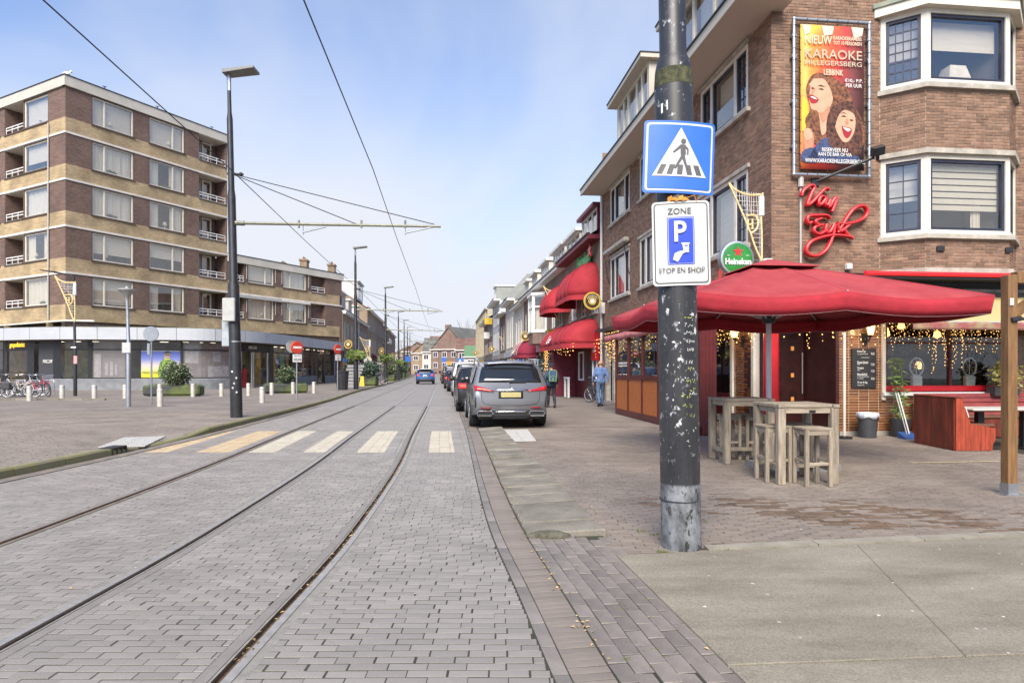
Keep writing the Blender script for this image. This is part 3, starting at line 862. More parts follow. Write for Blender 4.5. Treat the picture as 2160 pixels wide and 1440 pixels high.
UR, UL = Vector((.470, .882, 0)).normalized(), Vector((-.886, .464, 0)).normalized()
A = Vector((-30.0, 43.0, 0))
def railing(parent, X, x0, x1, z, y=.06):
    b = MB(C_white, X)
    for h in (.30, .50): b.bx(x0, x1, y, y + .05, z + h, z + h + .06)
    b.bx(x0, x1, y + .005, y + .045, z + .02, z + .06)
    n = max(2, int((x1 - x0) / .65))
    for i in range(n + 1):
        q = x0 + .03 + (x1 - x0 - .06) * i / n; b.bx(q - .025, q + .025, y + .01, y + .04, z - .05, z + .5)
    b.build('railing', parent)
def face(parent, X, L, bays, floors, zb0=4.78, fh=3.15, seed=1, hl=2.1):
    "bays: (x0, x1, kind, split); dark piers between windows, tan spandrel and pale string course on every floor"
    r = random.Random(seed)
    for k in range(floors):
        zb = zb0 + fh * k
        part('spandrel', parent, B_tan, X, (0, L, 0, .3, zb + (.13 if k else 0), zb + 1.08))
        if k: part('string_course', parent, C_band, X, (-.03, L, -.05, .25, zb, zb + .13))
        x = 0
        for (x0, x1, kind, split) in bays + [(L, L, None, None)]:
            if x0 - x > .02: part('pier', parent, B_dark, X, (x, x0, .002, .3, zb + 1.08, zb + fh - (.0 if k == floors - 1 else 0)))
            x = x1
            if kind is None: continue
            zs, zt = zb + 1.14, zb + 1.08 + hl - (.18 if k == floors - 1 and floors == 2 else 0)
            if kind == 'w':
                t = r.random()
                bl = [(0, 1, r.uniform(0, .5), 1, C_blind)] if t < .4 else [(0, .3, 0, 1, C_curt), (r.uniform(.5, .75), 1, 0, 1, C_curt)] if t < .75 else [(0, 1, 0, 1, C_curt)]
                if k == floors - 1 and floors == 5: bl = [(0, 1, .02, 1, C_blind)]
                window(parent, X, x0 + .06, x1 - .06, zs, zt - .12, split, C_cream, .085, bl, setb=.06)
                part('sill', parent, C_lint, X, (x0 - .05, x1 + .05, -.08, .06, zs - .1, zs - .005))
                part('lintel', parent, C_lint, X, (x0, x1, -.02, .2, zt - .12, zb + fh - .002))
                for q in (x0, x1 - .06): part('jamb', parent, C_lint, X, (q, q + .06, .0, .2, zs, zt - .12))
                if r.random() < .6:
                    o_ = MB(C_blind, X); xo = x0 + (x1 - x0) * r.uniform(.3, .7)
                    if r.random() < .5: o_.lathe([(.16, zs + .38), (.09, zs + .62)], 10, (xo, .28, 0)); o_.lathe([(.05, zs + .1), (.02, zs + .38)], 8, (xo, .28, 0)); o_.build('lamp', parent)
                    else:
                        o_.m = mat('house_plant', (.06, .11, .04), .7, var=.5)
                        for q in range(5): o_.ball((xo + q * .14, .27, zs + .2 + .05 * (q % 2)), r.uniform(.06, .13), 6, 5)
                        tag(o_.build('sill_plant', parent), kind='stuff')
            else:
                d = 1.25
                for q in (x0, x1 - .02): part('loggia_wall', parent, B_dark, X, (q, q + .02, .05, d, zs - .1, zb + fh))
                part('loggia_ceiling', parent, C_cream, X, (x0, x1, .0, d, zb + fh - .04, zb + fh - .002))
                part('loggia_floor', parent, C_lint, X, (x0 - .04, x1 + .04, -.06, d, zs - .12, zs - .04))
                part('loggia_back', parent, B_dark, X, (x0, x1, d + .12, d + .2, zs - .1, zb + fh))
                railing(parent, X, x0 + .03, x1 - .03, zs - .04)
                if x1 - x0 > 1.4:
                    window(parent, X, x0 + .05, x0 + (x1 - x0) * .42, zs + .2, zt - .12, None, C_greyf, .06, [(0, 1, 0, 1, C_curt)] if r.random() < .5 else None, setb=d, depth=.08)
                    dr = window(parent, X, x0 + (x1 - x0) * .45, x0 + (x1 - x0) * .80, zs - .04, zt - .12, None, C_cream, .13, None, setb=d - .03, depth=.08)
                    dr.name = 'balcony_door'
                else:
                    window(parent, X, x0 + .05, x1 - .05, zs, zt - .12, [.5], C_cream, .1, None, setb=d, depth=.08)
t = thing('apartment_building', 'five storey corner flats of purple and yellow brick bands with white balcony railings', 'building', A)
XR, XL = frame_at((0, 0, 0), UR), frame_at((0, 0, 0), -UL)
# left face: x runs towards the corner (its zero is 14.6 m out)
LL = 14.6
XL = frame_at(tuple(UL * LL), -UL)
face(t, XR, 12.6, [(1.67, 4.66, 'w', [.29]), (5.77, 8.71, 'w', [.67]), (9.96, 12.5, 'b', None)], 5, seed=4)
face(t, XL, LL - .004, [(LL - 14.2, LL - 8.5, 'w', [.5]), (LL - 7.87, LL - 5.35, 'b', None), (LL - 5.3, LL - 2.09, 'w', None)], 5, seed=9)
part('roof_fascia', t, C_fascia, XR, (-.12, 12.72, -.12, .3, 20.53, 21.2))
part('roof_fascia', t, C_fascia, XL, (0, LL - .0, -.12, .3, 20.53, 21.2))
part('roof_edge', t, C_dark, XR, (-.16, 12.75, -.16, .3, 21.2, 21.26))
part('roof_edge', t, C_dark, XL, (0, LL + .04, -.16, .3, 21.2, 21.26))
b = MB(B_dark)
p = [Vector((0, 0, 0)) + UR * .25 + UL * .25, UR * 12.6 + UL * .25, UR * 12.6 + UL * LL, UL * LL + UR * .25]
def block(b, p, z0, z1): b.add([(q.x, q.y, z0) for q in p] + [(q.x, q.y, z1) for q in p], [(0, 1, 5, 4), (1, 2, 6, 5), (2, 3, 7, 6), (3, 0, 4, 7), (4, 5, 6, 7)])
core = [UR * 2.2 + UL * 2.2, UR * 12.6 + UL * 2.2, UR * 12.6 + UL * LL, UL * LL + UR * 2.2]
block(b, core, .1, 21.0); b.build('core_wall', t)
b = MB(C_dark); b.poly([(q.x, q.y, 21.1) for q in p]); b.build('roof_deck', t)
part('end_wall', t, B_dark, XR, (12.6, 12.62, .3, 12, 11.2, 20.6))
dp = MB(C_greyf, XL); dp.tube([(LL - 1.95, -.09, 4.9), (LL - 1.95, -.09, 18.35)], .05, 8); dp.build('downpipe', t)
for q in (2.6, 6.5, 11.2):
    b = MB(C_dark, XR); b.tube([(q, .1, 21.26), (q, .1, 21.5)], .03, 5); b.tube([(q - .14, .1, 21.47), (q + .14, .1, 21.5)], .03, 5); b.build('roof_vent', t)
# lower wing
wing = thing('apartment_wing', 'low two storey wing of the banded brick flats with pale roof fascia', 'building', A + UR * 12.62)
XW = frame_at((0, 0, 0), UR)
O = 12.62
face(wing, XW, 13.7, [(.9, 1.7, 'b', None), (2.03, 4.94, 'w', [.68]), (5.93, 8.88, 'w', [.31]), (9.48, 11.4, 'b', None)], 2, seed=15)
part('roof_fascia', wing, C_fascia, XW, (.0, 13.85, -.14, .3, 10.62, 11.25))
part('roof_edge', wing, C_dark, XW, (.0, 13.9, -.18, .3, 11.25, 11.31))
part('awning_box', wing, C_greyf, XW, (.8, 5.7, -.22, -.06, 7.66, 7.9))
part('awning_box', wing, C_band, XW, (5.8, 9.2, -.2, -.06, 7.72, 7.9))
b = MB(C_greyf, XW)
for q in (1.9, 5.05, 5.8, 9.1):
    for z in (7.7, 10.6): b = MB(C_greyf, XW); b.tube([(q, -.05, z), (q, -.05, z - 1.25)], .03, 6); b.build('awning_arm', wing)
b = MB(B_dark); block(b, [UR * .02 + UL * 1.6, UR * 13.7 + UL * .35, UR * 13.7 + UL * 9, UR * .02 + UL * 9], .1, 11.0); b.build('core_wall', wing)
b = MB(B_dark); block(b, [UR * 13.4 + UL * .0, UR * 13.7, UR * 13.7 + UL * 9, UR * 13.4 + UL * 9], .1, 11.1); b.build('end_wall', wing)

# the curved pavilion of shops
SP = smooth_curve([(-44, 47.5, 0), (-38, 44.4, 0), (-33.8, 42.3, 0), (-28.7, 41.0, 0), (-24, 41.6, 0), (-20.6, 42.6, 0), (-18.95, 44.8, 0), (-18.1, 48.2, 0), (-17.75, 55, 0), (-17.35, 66, 0)], 14)
SL = [0]
for i in range(1, len(SP)): SL.append(SL[-1] + (SP[i] - SP[i - 1]).length)
def sat(d):
    d = min(max(d, 0), SL[-1] - 1e-4); i = int(np.searchsorted(SL, d, 'right')) - 1
    return SP[i].lerp(SP[i + 1], (d - SL[i]) / (SL[i + 1] - SL[i]))
def snorm(d):
    v = sat(d + .05) - sat(d - .05); return Vector((v.y, -v.x, 0)).normalized()
def s_of(px, off=0):
    best = min(range(0, int(SL[-1] * 20)), key=lambda k: abs(1080 + F * (sat(k / 20) - snorm(k / 20 + .06) * off).x / (sat(k / 20) - snorm(k / 20 + .06) * off).y - px))
    return best / 20
shop = thing('shop_pavilion', 'curved glass shop front under a pale blue grey panelled fascia', 'shop', (0, 0, 0))
M_fp = mat('blue_grey_cladding', (.43, .45, .47), .6, .0, var=.05, scale=1.2, isl=.05)
M_sof = mat('brown_soffit', (.16, .11, .085), .7, var=.2)
def sweep(m, name, d0, d1, prof, step=.35, parent=shop):
    "prof: (distance behind the front line, height)"
    n = max(1, int((d1 - d0) / step)); b = MB(m)
    b.grid([[sat(d0 + (d1 - d0) * i / n) - snorm(d0 + (d1 - d0) * i / n) * q + Vector((0, 0, z)) for q, z in prof] for i in range(n + 1)])
    return b.build(name, parent)
d = 0
while d < SL[-1] - .2:
    e = min(d + 2.35, SL[-1])
    sweep(M_fp, 'fascia_panel', d + .012, e - .012, [(.05, 3.40), (.0, 3.40), (.0, 4.19), (.3, 4.21)])
    d = e
sweep(C_dark, 'fascia_back', 0, SL[-1], [(.03, 3.41), (.03, 4.2)])
sweep(M_sof, 'soffit', 0, SL[-1], [(.02, 3.395), (1.3, 3.36)])
sweep(mat('mossy_felt', (.12, .10, .075), .95, var=.4, scale=2, col2=(.16, .17, .05)), 'flat_roof', 0, SL[-1], [(.2, 4.2), (.6, 4.27), (6, 4.32)])
OFF = .9
cuts = dict(a=-60, b=6, c=14, d=62, e=82, f=118, g=137, h=190, i=265, j=276, k=297, l=383, m=384, n=486, o=506, p=565, q=578, r=613, s=632, t=662, u=671, v=684, w_=702, x=716)
S_ = {k: s_of(v, OFF) for k, v in cuts.items()}
plinth = mat('blue_stone_plinth', (.20, .21, .22), .8, var=.2, scale=2)
M_film = glassmat('filmed_pane', refl=.12, film=.42, filmc=(.36, .33, .32), rough=.05)
def pieces(d0, d1, z0, z1, mats, name='shop_window', off=OFF, trans=True):
    f = sweep(C_black, name, d0, d1, [(off, z0), (off - .06, z0), (off - .06, z0 + .07), (off, z0 + .07)])
    sweep(mats, 'pane', d0, d1, [(off - .01, z0 + .07), (off - .01, z1)], parent=f)
    if trans: sweep(C_black, 'transom', d0, d1, [(off, z1 - .62), (off - .05, z1 - .62), (off - .05, z1 - .54), (off, z1 - .54)], parent=f)
    return f
def column(d, w2=.14): sweep(C_black, 'column', d - w2, d + w2, [(OFF + .05, .12), (OFF - .1, .12), (OFF - .1, 3.36), (OFF + .05, 3.36)], .1)
def plin(d0, d1): sweep(plinth, 'plinth', d0, d1, [(OFF + .1, .1), (OFF - .14, .1), (OFF - .14, .82), (OFF - .10, .86), (OFF + .1, .86)])
pieces(S_['a'], S_['b'], .86, 3.36, C_shopglass); plin(S_['a'], S_['b'])
column(S_['c'])
pieces(S_['c'], S_['d'], .15, 2.75, C_shopglass, 'shop_door', trans=False)
b = sweep(C_black, 'sign_board', S_['c'], S_['d'] + .4, [(OFF - .05, 2.72), (OFF - .08, 2.72), (OFF - .08, 3.36), (OFF - .05, 3.36)])
column(S_['d'] + .3, .3)
sweep(mat('charcoal_panel', (.045, .046, .05), .5, var=.1), 'wall_panel', S_['e'], S_['f'] - .2, [(OFF - .02, .12), (OFF - .02, 3.36)])
column(S_['f'] + .2, .35)
pieces(S_['g'], S_['h'] - .15, .86, 3.36, C_shopglass); column(S_['h'])
pieces(S_['h'], S_['i'], .86, 3.36, M_film); column(S_['i'] + .15, .1)
pieces(S_['i'] + .2, S_['k'], .86, 3.36, C_shopglass)
pieces(S_['k'], S_['l'], .86, 3.36, C_shopglass); column(S_['m'], .09)
pieces(S_['m'], S_['n'] + .2, .86, 3.36, M_film); column(S_['n'] + .25)
plin(S_['g'] - 1.2, S_['n'] + .4)
d0, d1 = S_['o'], S_['p']
fr = MB(C_alu)
for q in (d0 + .1, d0 + (d1 - d0) * .36, d0 + (d1 - d0) * .42, d1 - .1):
    c = sat(q) - snorm(q) * (OFF - .03); fr.bx(c.x - .04, c.x + .04, c.y - .04, c.y + .04, .13, 2.75)
fr.build('door_frame', shop)
sweep(C_shopglass, 'sliding_door', d0 + (d1 - d0) * .36, d1 - .1, [(OFF, .15), (OFF, 2.72)])
sweep(C_black, 'sign_board', d0 - .3, d1 + .3, [(OFF, 2.76), (OFF - .07, 2.76), (OFF - .07, 3.36), (OFF, 3.36)])
column(S_['p'] + .45, .4)
gh, gd = mat('pale_ghost_print', (.50, .47, .47), .8, var=.3, scale=3), mat('dark_ghost_print', (.16, .14, .15), .8, var=.4, scale=3)
for a, e, z0, z1, m_ in ((.08, .30, .95, 2.5, gh), (.42, .50, 1.1, 1.9, gh), (.56, .64, 1.05, 2.0, gh), (.70, .76, 1.1, 1.8, gh), (.36, .95, .95, 2.2, gd)):
    L_ = S_['i'] - S_['h']; sweep(m_, 'window_print', S_['h'] + L_ * a, S_['h'] + L_ * e, [(OFF + (.06 if m_ is gh else .09), z0), (OFF + (.06 if m_ is gh else .09), z1)])
for a, e, z0, z1, m_ in ((.05, .30, 1.9, 3.1, gh), (.34, .44, 2.1, 2.6, gd), (.5, .98, .95, 1.7, gh), (.1, .45, .95, 1.6, gd), (.62, .8, 2.0, 2.7, gh)):
    L_ = S_['n'] - S_['m']; sweep(m_, 'window_print', S_['m'] + L_ * a, S_['m'] + L_ * e, [(OFF + (.06 if m_ is gh else .09), z0), (OFF + (.06 if m_ is gh else .09), z1)])
segs = [('q', 'r'), ('s', 't'), ('u', 'u2'), ('v', 'w_')]
pieces(S_['q'], S_['r'], .86, 3.36, C_shopglass); column(S_['r'] + .7, .6)
pieces(S_['s'] - .2, S_['s'] + 2.6, .86, 3.36, C_shopglass); column(S_['s'] + 2.9, .3)
pieces(S_['s'] + 3.2, S_['t'], .86, 3.36, C_shopglass); column(S_['t'] + .4, .35)
pieces(S_['u'], S_['v'] - .3, .15, 3.36, C_shopglass, 'shop_door'); column(S_['v'], .4)
pieces(S_['v'] + .4, S_['w_'], .86, 3.36, C_shopglass)
plin(S_['q'] - .1, S_['t'] + .6); plin(S_['v'] - .2, SL[-1])
sweep(mat('pale_end_pier', (.40, .42, .44), .7, var=.1), 'end_pier', S_['w_'] + .2, SL[-1], [(OFF - .05, .86), (OFF - .05, 3.38)])
# interior: floor, back wall, ceiling and what stands in the windows
sweep(mat('shop_floor', (.3, .27, .23), .5), 'shop_floor', S_['a'], SL[-1], [(OFF, .125), (4.2, .125)])
sweep(mat('shop_back', (.34, .31, .27), .8, var=.45, scale=.9), 'back_wall', S_['a'], SL[-1], [(4.2, .1), (4.2, 3.4)])
lamp = emit('shop_light', (1, .86, .62), 5)
for q in np.arange(S_['b'], SL[-1] - 1, 1.5):
    if S_['h'] < q < S_['k']: continue
    sweep(lamp, 'shop_light', q, q + .5, [(1.5, 3.32), (1.8, 3.32)])
cols = [(.5, .32, .1), (.45, .04, .05), (.05, .05, .06), (.2, .42, .34), (.55, .5, .42), (.08, .10, .2)]
def mannequin(d, m_, h=1.7, off=1.7):
    c = sat(d) - snorm(d) * off
    t = thing('shop_mannequin', '', 'mannequin', (c.x, c.y, .14))
    b = MB(m_); b.lathe([(.14, 0), (.2, .1), (.17, .9), (.24, 1.25), (.1, 1.42), (.05, 1.45)], 10); b.build('garment', t, True)
    b = MB(C_dark); b.ball((0, 0, 1.57), .1, 8, 6, (.85, .95, 1.2)); b.build('head', t, True)
    return t
for i, (px, lab, ci) in enumerate(((515, 'shop mannequin in a bright red coat just inside the open shop entrance', 1), (589, 'black dressed mannequin in the lit window right of the entrance', 2), (604, 'green dressed mannequin in the lit window right of the entrance', 3), (642, 'pale dressed mannequin in the window behind the no entry sign', 4), (655, 'navy dressed mannequin in the last wide shop window', 5))):
    mannequin(s_of(px, 1.7), mat('garment_%d' % i, cols[ci], .9, var=.2))['label'] = lab
for px, w2, c in ((583, .5, (.7, .5, .16)), (600, .5, (.3, .5, .42)), (550, .5, (.6, .4, .12)), (610, .35, (.55, .47, .3)), (500, .6, (.55, .5, .42)), (30, 1.2, (.3, .2, .1)), (160, 1.5, (.32, .3, .2))):
    q = s_of(px, 3); sweep(mat('display_%d' % px, c, .8, var=.3, scale=2), 'display_panel', q - w2, q + w2, [(3.2, .3), (3.2, 2.9)])
def sign_on_shop(s_, px, m_, w_, h_, z, off=OFF - .1, sh=0, nm='lettering', label=None, cat=None):
    q = s_of(px, off); c = sat(q) - snorm(q) * off; n = snorm(q)
    return text(s_, m_, shop, w_, h_, (c.x, c.y, z), (R(90), 0, math.atan2(n.x, -n.y)), .02, nm, shear=sh)
sign_on_shop('grapedistrict', 36, emit('amber_letters', (1, .55, .05), 1.2), 1.45, .40, 3.08)
sign_on_shop('MARCCAIN', 100, C_white, .78, .23, 2.0, OFF - .06, .3)
sign_on_shop('MARCCAIN', 533, C_white, 1.05, .22, 3.08, OFF - .12, .3)
# poster of a figure in a green jacket
q0, q1 = S_['k'] + .02, S_['l'] - .02
pm, pn, pl_, pk = _pr('poster_sky'); MATS['poster_sky'] = pm
tcn = pn.new('ShaderNodeTexCoord'); se = pn.new('ShaderNodeSeparateXYZ'); pl_.new(tcn.outputs['Object'], se.inputs[0])
mrn = pn.new('ShaderNodeMapRange'); mrn.inputs[1].default_value = .9; mrn.inputs[2].default_value = 2.75; pl_.new(se.outputs[2], mrn.inputs[0])
cr = pn.new('ShaderNodeValToRGB'); pl_.new(mrn.outputs[0], cr.inputs[0])
e = cr.color_ramp.elements; e[0].position = .15; e[0].color = (.75, .68, .02, 1); e[1].position = 1; e[1].color = (.04, .08, .45, 1)
x = e.new(.45); x.color = (.75, .60, .55, 1); x = e.new(.68); x.color = (.22, .26, .62, 1)
pl_.new(cr.outputs[0], pk.inputs['Base Color']); pk.inputs['Roughness'].default_value = .5
sweep(pm, 'poster', q0, q1, [(OFF + .06, .9), (OFF + .06, 2.78)])
sweep(C_white, 'poster_edge', q0, q1, [(OFF + .055, 2.66), (OFF + .055, 2.80)])
qc = q0 + (q1 - q0) * .62; c = sat(qc) - snorm(qc) * (OFF + .045); n = snorm(qc)
X = frame_at((c.x, c.y, 0), Vector((-n.y, n.x, 0)))
jg = mat('green_print', (.16, .26, .03), .6, var=.75, scale=9, lo=.42, hi=.58); sk_ = mat('poster_skin', (.5, .33, .22), .6)
b = MB(jg, X)
b.poly([(x_, 0, z) for x_, z in ((-.52, .92), (-.56, 1.4), (-.42, 1.95), (-.18, 2.18), (.12, 2.2), (.42, 1.98), (.62, 1.5), (.6, .92))])
b.m = sk_; b.poly([(.02 + .19 * math.cos(a), -.004, 2.42 + .25 * math.sin(a)) for a in np.linspace(0, 6.1, 18)])
b.m = C_black; b.poly([(.02 + .21 * math.cos(a), -.006, 2.53 + .16 * math.sin(a)) for a in np.linspace(0, 3.14, 12)])
b.poly([(-.14, -.008, 2.42), (.16, -.008, 2.40), (.16, -.008, 2.47), (-.14, -.008, 2.49)])
b.m = mat('poster_yellow', (.65, .6, .03), .6); b.poly([(-.2, -.003, 2.1), (.2, -.003, 2.1), (.14, -.003, 2.25), (-.14, -.003, 2.25)])
b.build('poster_figure', shop)
sign_on_shop('MARCCAIN', 318, mat('poster_grey', (.45, .42, .1), .7), 1.1, .17, 1.28, OFF + .04, .3)
# pipes and gutter where the pavilion meets the flats
b = MB(C_band, XL); b.tube([(0, -.15, 4.62), (LL + .4, -.2, 4.72), (LL + 4, -.4, 4.55)], .06, 6); b.build('gutter', t)
for q in (LL - 2.4, LL - 8, LL - 13): part('support_post', t, B_tan, XL, (q, q + .3, .0, .3, 4.2, 4.78))
part('under_soffit', t, C_lint, XR, (0, 26, .1, .5, 4.2, 4.77))
# ------------------------------------------------------------------ right: the brick corner cafe
M_br = mat('brown_wall_brick', (.235, .13, .082), .85, var=.22, scale=4, isl=.28, bump=.4, bscale=90, col2=(.285, .175, .115))
M_mort = mat('wall_mortar', (.33, .26, .20), .95, var=.25, scale=1.2, bump=.3, bscale=150)
M_tile = mat('glazed_brown_tile', (.19, .07, .026), .16, var=.35, scale=5, isl=.28, coat=.5)
M_tjoint = mat('tile_joint', (.50, .41, .28), .9, var=.15, scale=4)
C_navy = mat('navy_sash', (.028, .032, .055), .45, var=.2)
C_stone = mat('weathered_sill', (.40, .37, .31), .85, var=.25, scale=4, bump=.2, bscale=60)
C_peel = mat('peeling_cream_paint', (.62, .57, .47), .7, var=.14, scale=5, col2=(.46, .40, .30), lo=.62, hi=.72)
C_maroon = mat('maroon_paint', (.095, .014, .014), .4, var=.2, scale=3)
C_rpaint = mat('bright_red_paint', (.50, .012, .02), .3, var=.12, scale=3)
C_orange = mat('orange_panel', (.45, .135, .03), .45, var=.22, scale=6, st=(1, 1, 5))
M_rtile = brickmat('red_roof_tile', (.19, .105, .08), (.09, .05, .04), .24, .2, .02, .3, .8)
BULB = emit('warm_bulb', (1, .52, .14), 2.6)
TW = Vector((math.cos(TH), math.sin(TH), 0)); TV = Vector((-math.sin(TH), math.cos(TH), 0))
SLEN = 15.2
cafe = thing('cafe_building', 'brown brick corner cafe with bay windows, cream eaves and tiled ground floor', 'building', PV)
XF = frame_at((0, 0, 0), TW)
XS = frame_at(tuple(TV * SLEN), -TV)
def brickwall(parent, X, x0, x1, z0, z1, holes=(), m=None, mort=None, L=.215, H=.068, gap=.010, nmax=0, name='brick', stack=False, seed=2, proud=.008, reveal=.14, jit=.0012):
    m, mort = m or M_br, mort or M_mort
    r = random.Random(seed)
    inside = lambda x, z: any(a < x < b and c < z < d for a, b, c, d in holes)
    xs = sorted({x0, x1, *[min(max(v, x0), x1) for h in holes for v in h[:2]]}); zs = sorted({z0, z1, *[min(max(v, z0), z1) for h in holes for v in h[2:]]})
    w_ = MB(mort, X)
    for a, b in zip(xs, xs[1:]):
        for c, d in zip(zs, zs[1:]):
            if not inside((a + b) / 2, (c + d) / 2): w_.add([(a, proud, c), (b, proud, c), (b, proud, d), (a, proud, d)], [(0, 1, 2, 3)])
    for a, b, c, d in holes:
        w_.add([(a, 0, c), (b, 0, c), (b, 0, d), (a, 0, d), (a, reveal, c), (b, reveal, c), (b, reveal, d), (a, reveal, d)], [(0, 4, 5, 1), (1, 5, 6, 2), (2, 6, 7, 3), (3, 7, 4, 0)])
    w_.build('wall', parent)
    st = MB(m, X); whole = []
    M3 = X.to_3x3(); ang = math.atan2(M3[1][0], M3[0][0])
    ch = .004
    def one(b, a0, a1, c0, c1, y):
        V = [(a0, proud, c0), (a1, proud, c0), (a1, proud, c1), (a0, proud, c1), (a0, y + ch, c0), (a1, y + ch, c0), (a1, y + ch, c1), (a0, y + ch, c1),
             (a0 + ch, y, c0 + ch), (a1 - ch, y, c0 + ch), (a1 - ch, y, c1 - ch), (a0 + ch, y, c1 - ch)]
        b.add(V, [(0, 1, 5, 4), (1, 2, 6, 5), (2, 3, 7, 6), (3, 0, 4, 7), (4, 5, 9, 8), (5, 6, 10, 9), (6, 7, 11, 10), (7, 4, 8, 11), (8, 9, 10, 11)])
    nrow = int((z1 - z0) / H + .01)
    off = parent.location
    for i in range(nrow):
        c0 = z0 + i * H; c1 = c0 + H - gap
        segs_ = [(x0, x1)]
        for a, b, c, d in holes:
            if c0 < d - .01 and c1 > c + .01:
                n_ = []
                for p, q in segs_:
                    if b <= p or a >= q: n_.append((p, q)); continue
                    if a > p: n_.append((p, a))
                    if b < q: n_.append((b, q))
                segs_ = n_
        for p, q in segs_:
            u = x0 - (0 if stack or i % 2 == 0 else L / 2)
            if not stack: u -= 0
            while u < q:
                a0, a1 = max(u, p), min(u + L - gap, q)
                u += L
                if a1 - a0 < .025: continue
                y = r.uniform(-jit, jit) * 2
                if a1 - a0 > L - gap - .001:
                    wp = X @ Vector(((a0 + a1) / 2, 0, (c0 + c1) / 2)) + off
                    whole.append((wp.length_squared, a0, a1, c0, c1, y, wp))
                else: one(st, a0, a1, c0, c1, y)
    whole.sort(key=lambda t: t[0])
    k = 0
    ub = MB(m); one(ub, -(L - gap) / 2, (L - gap) / 2, -(H - gap) / 2, (H - gap) / 2, 0); um = None
    for t in whole:
        wp = t[6]
        px, py = 1080 + F * wp.x / wp.y, HZ - F * (wp.z - EYE) / wp.y
        if k < nmax and -5 < px < 2160 and 0 < py < 1440:
            um = um or ub.mesh(name)
            o = obj(name, um, parent, X @ Vector(((t[1] + t[2]) / 2, t[5], (t[3] + t[4]) / 2)), ang); k += 1
        else: one(st, t[1], t[2], t[3], t[4], t[5])
    if st.f: tag(st.build(name, parent), kind='stuff')

# bay geometry, in the front wall's frame
BA = [(2.6, 0), (3.28, -.55), (5.28, -.55), (5.96, 0)]
XBL = XF @ frame_at((*BA[0], 0), (BA[1][0] - BA[0][0], BA[1][1] - BA[0][1]))
XBF = XF @ frame_at((*BA[1], 0), (1, 0))
XBR = XF @ frame_at((*BA[2], 0), (BA[3][0] - BA[2][0], BA[3][1] - BA[2][1]))
CL = math.hypot(.68, .55)
brickwall(cafe, XF, 0, 9.0, 3.66, 11.0, [(2.6, 5.96, 3.60, 9.7)], nmax=150, seed=3)
for X, L_ in ((XBL, CL), (XBF, 2.0), (XBR, CL)):
    brickwall(cafe, X, 0, L_, 3.72, 4.36, nmax=10, seed=5); brickwall(cafe, X, 0, L_, 6.33, 7.66, nmax=40, seed=6)
def baypoly(o): return [(BA[0][0] - o, .12), (BA[0][0] - o, 0 - o * .2), (BA[1][0] - o * .6, BA[1][1] - o), (BA[2][0] + o * .6, BA[2][1] - o), (BA[3][0] + o, 0 - o * .2), (BA[3][0] + o, .12)]
def bayslab(name, m, o, z0, z1):
    b = MB(m, XF); b.prism(baypoly(o), z0, z1, 'z'); return b.build(name, cafe)
bayslab('bay_base', C_stone, .06, 3.62, 3.72)
bayslab('bay_sill', C_stone, .09, 4.36, 4.46); bayslab('bay_cornice', C_stone, .09, 6.22, 6.33)
bayslab('bay_sill', C_stone, .09, 7.66, 7.77); bayslab('bay_cornice', C_cream, .16, 9.42, 9.62)
bayslab('bay_roof', mat('green_copper', (.25, .36, .28), .75, var=.3, scale=4, col2=(.36, .34, .26)), .2, 9.62, 9.72)
C_zebra = mat('striped_blind', (.62, .60, .55), .9, var=.05)
def sash(X, x0, x1, z0, z1, bars=None, blind=None, split=None, mull=.1):
    "cream surround with a dark sash inside"
    b = MB(C_cream, X)
    b.bx(x0, x1, .0, .16, z0, z0 + mull); b.bx(x0, x1, .0, .16, z1 - mull, z1)
    b.bx(x0, x0 + mull, .001, .159, z0 + mull, z1 - mull); b.bx(x1 - mull, x1, .001, .159, z0 + mull, z1 - mull)
    b.build('window_surround', cafe)
    return window(cafe, X, x0 + mull, x1 - mull, z0 + mull, z1 - mull, split, C_navy, .065, blind, .1, bars=bars, setb=.035)
for z0, z1, up in ((4.46, 6.22, 0), (7.77, 9.42, 1)):
    fl = sash(XBL, .0, CL - .005, z0, z1, [(4, 6) if up else (2, 4)], [(0, 1, .42, 1, C_blind)] if up else [(0, 1, .45, .98, C_zebra)])
    fc = sash(XBF, .0, 2.0, z0, z1, None, [(0, 1, .52, 1, C_blind)] if up else [(.66, .8, 0, .42, C_curt)])
    sash(XBR, .005, CL, z0, z1, [(2, 4)], [(0, 1, .5, 1, C_blind)])
    if up:
        b = MB(mat('lamp_shade_white', (.75, .72, .66), .9), XBF)
        x, y, z = 1.02, .45, z0 + .18
        b.add([(x - .27, y - .2, z + .1), (x + .27, y - .2, z + .1), (x + .27, y + .2, z + .1), (x - .27, y + .2, z + .1), (x - .19, y - .14, z + .4), (x + .19, y - .14, z + .4), (x + .19, y + .14, z + .4), (x - .19, y + .14, z + .4)],
              [(0, 1, 5, 4), (1, 2, 6, 5), (2, 3, 7, 6), (3, 0, 4, 7), (4, 5, 6, 7)])
        b.m = C_alu; b.lathe([(.09, z - .12), (.05, z - .05), (.03, z + .1)], 8, (x, y, 0))
        lt = tag(b.build('table_lamp'), 'white pyramid shaded lamp standing in the upper bay window', 'lamp'); lt.location = PV
    else:
        b = MB(C_zebra, XBF); zz = z1 - .2
        for i in range(7):
            b.bx(.14, 1.86, .19, .194, zz - .115, zz); zz -= .145
        b.build('blind', fc)
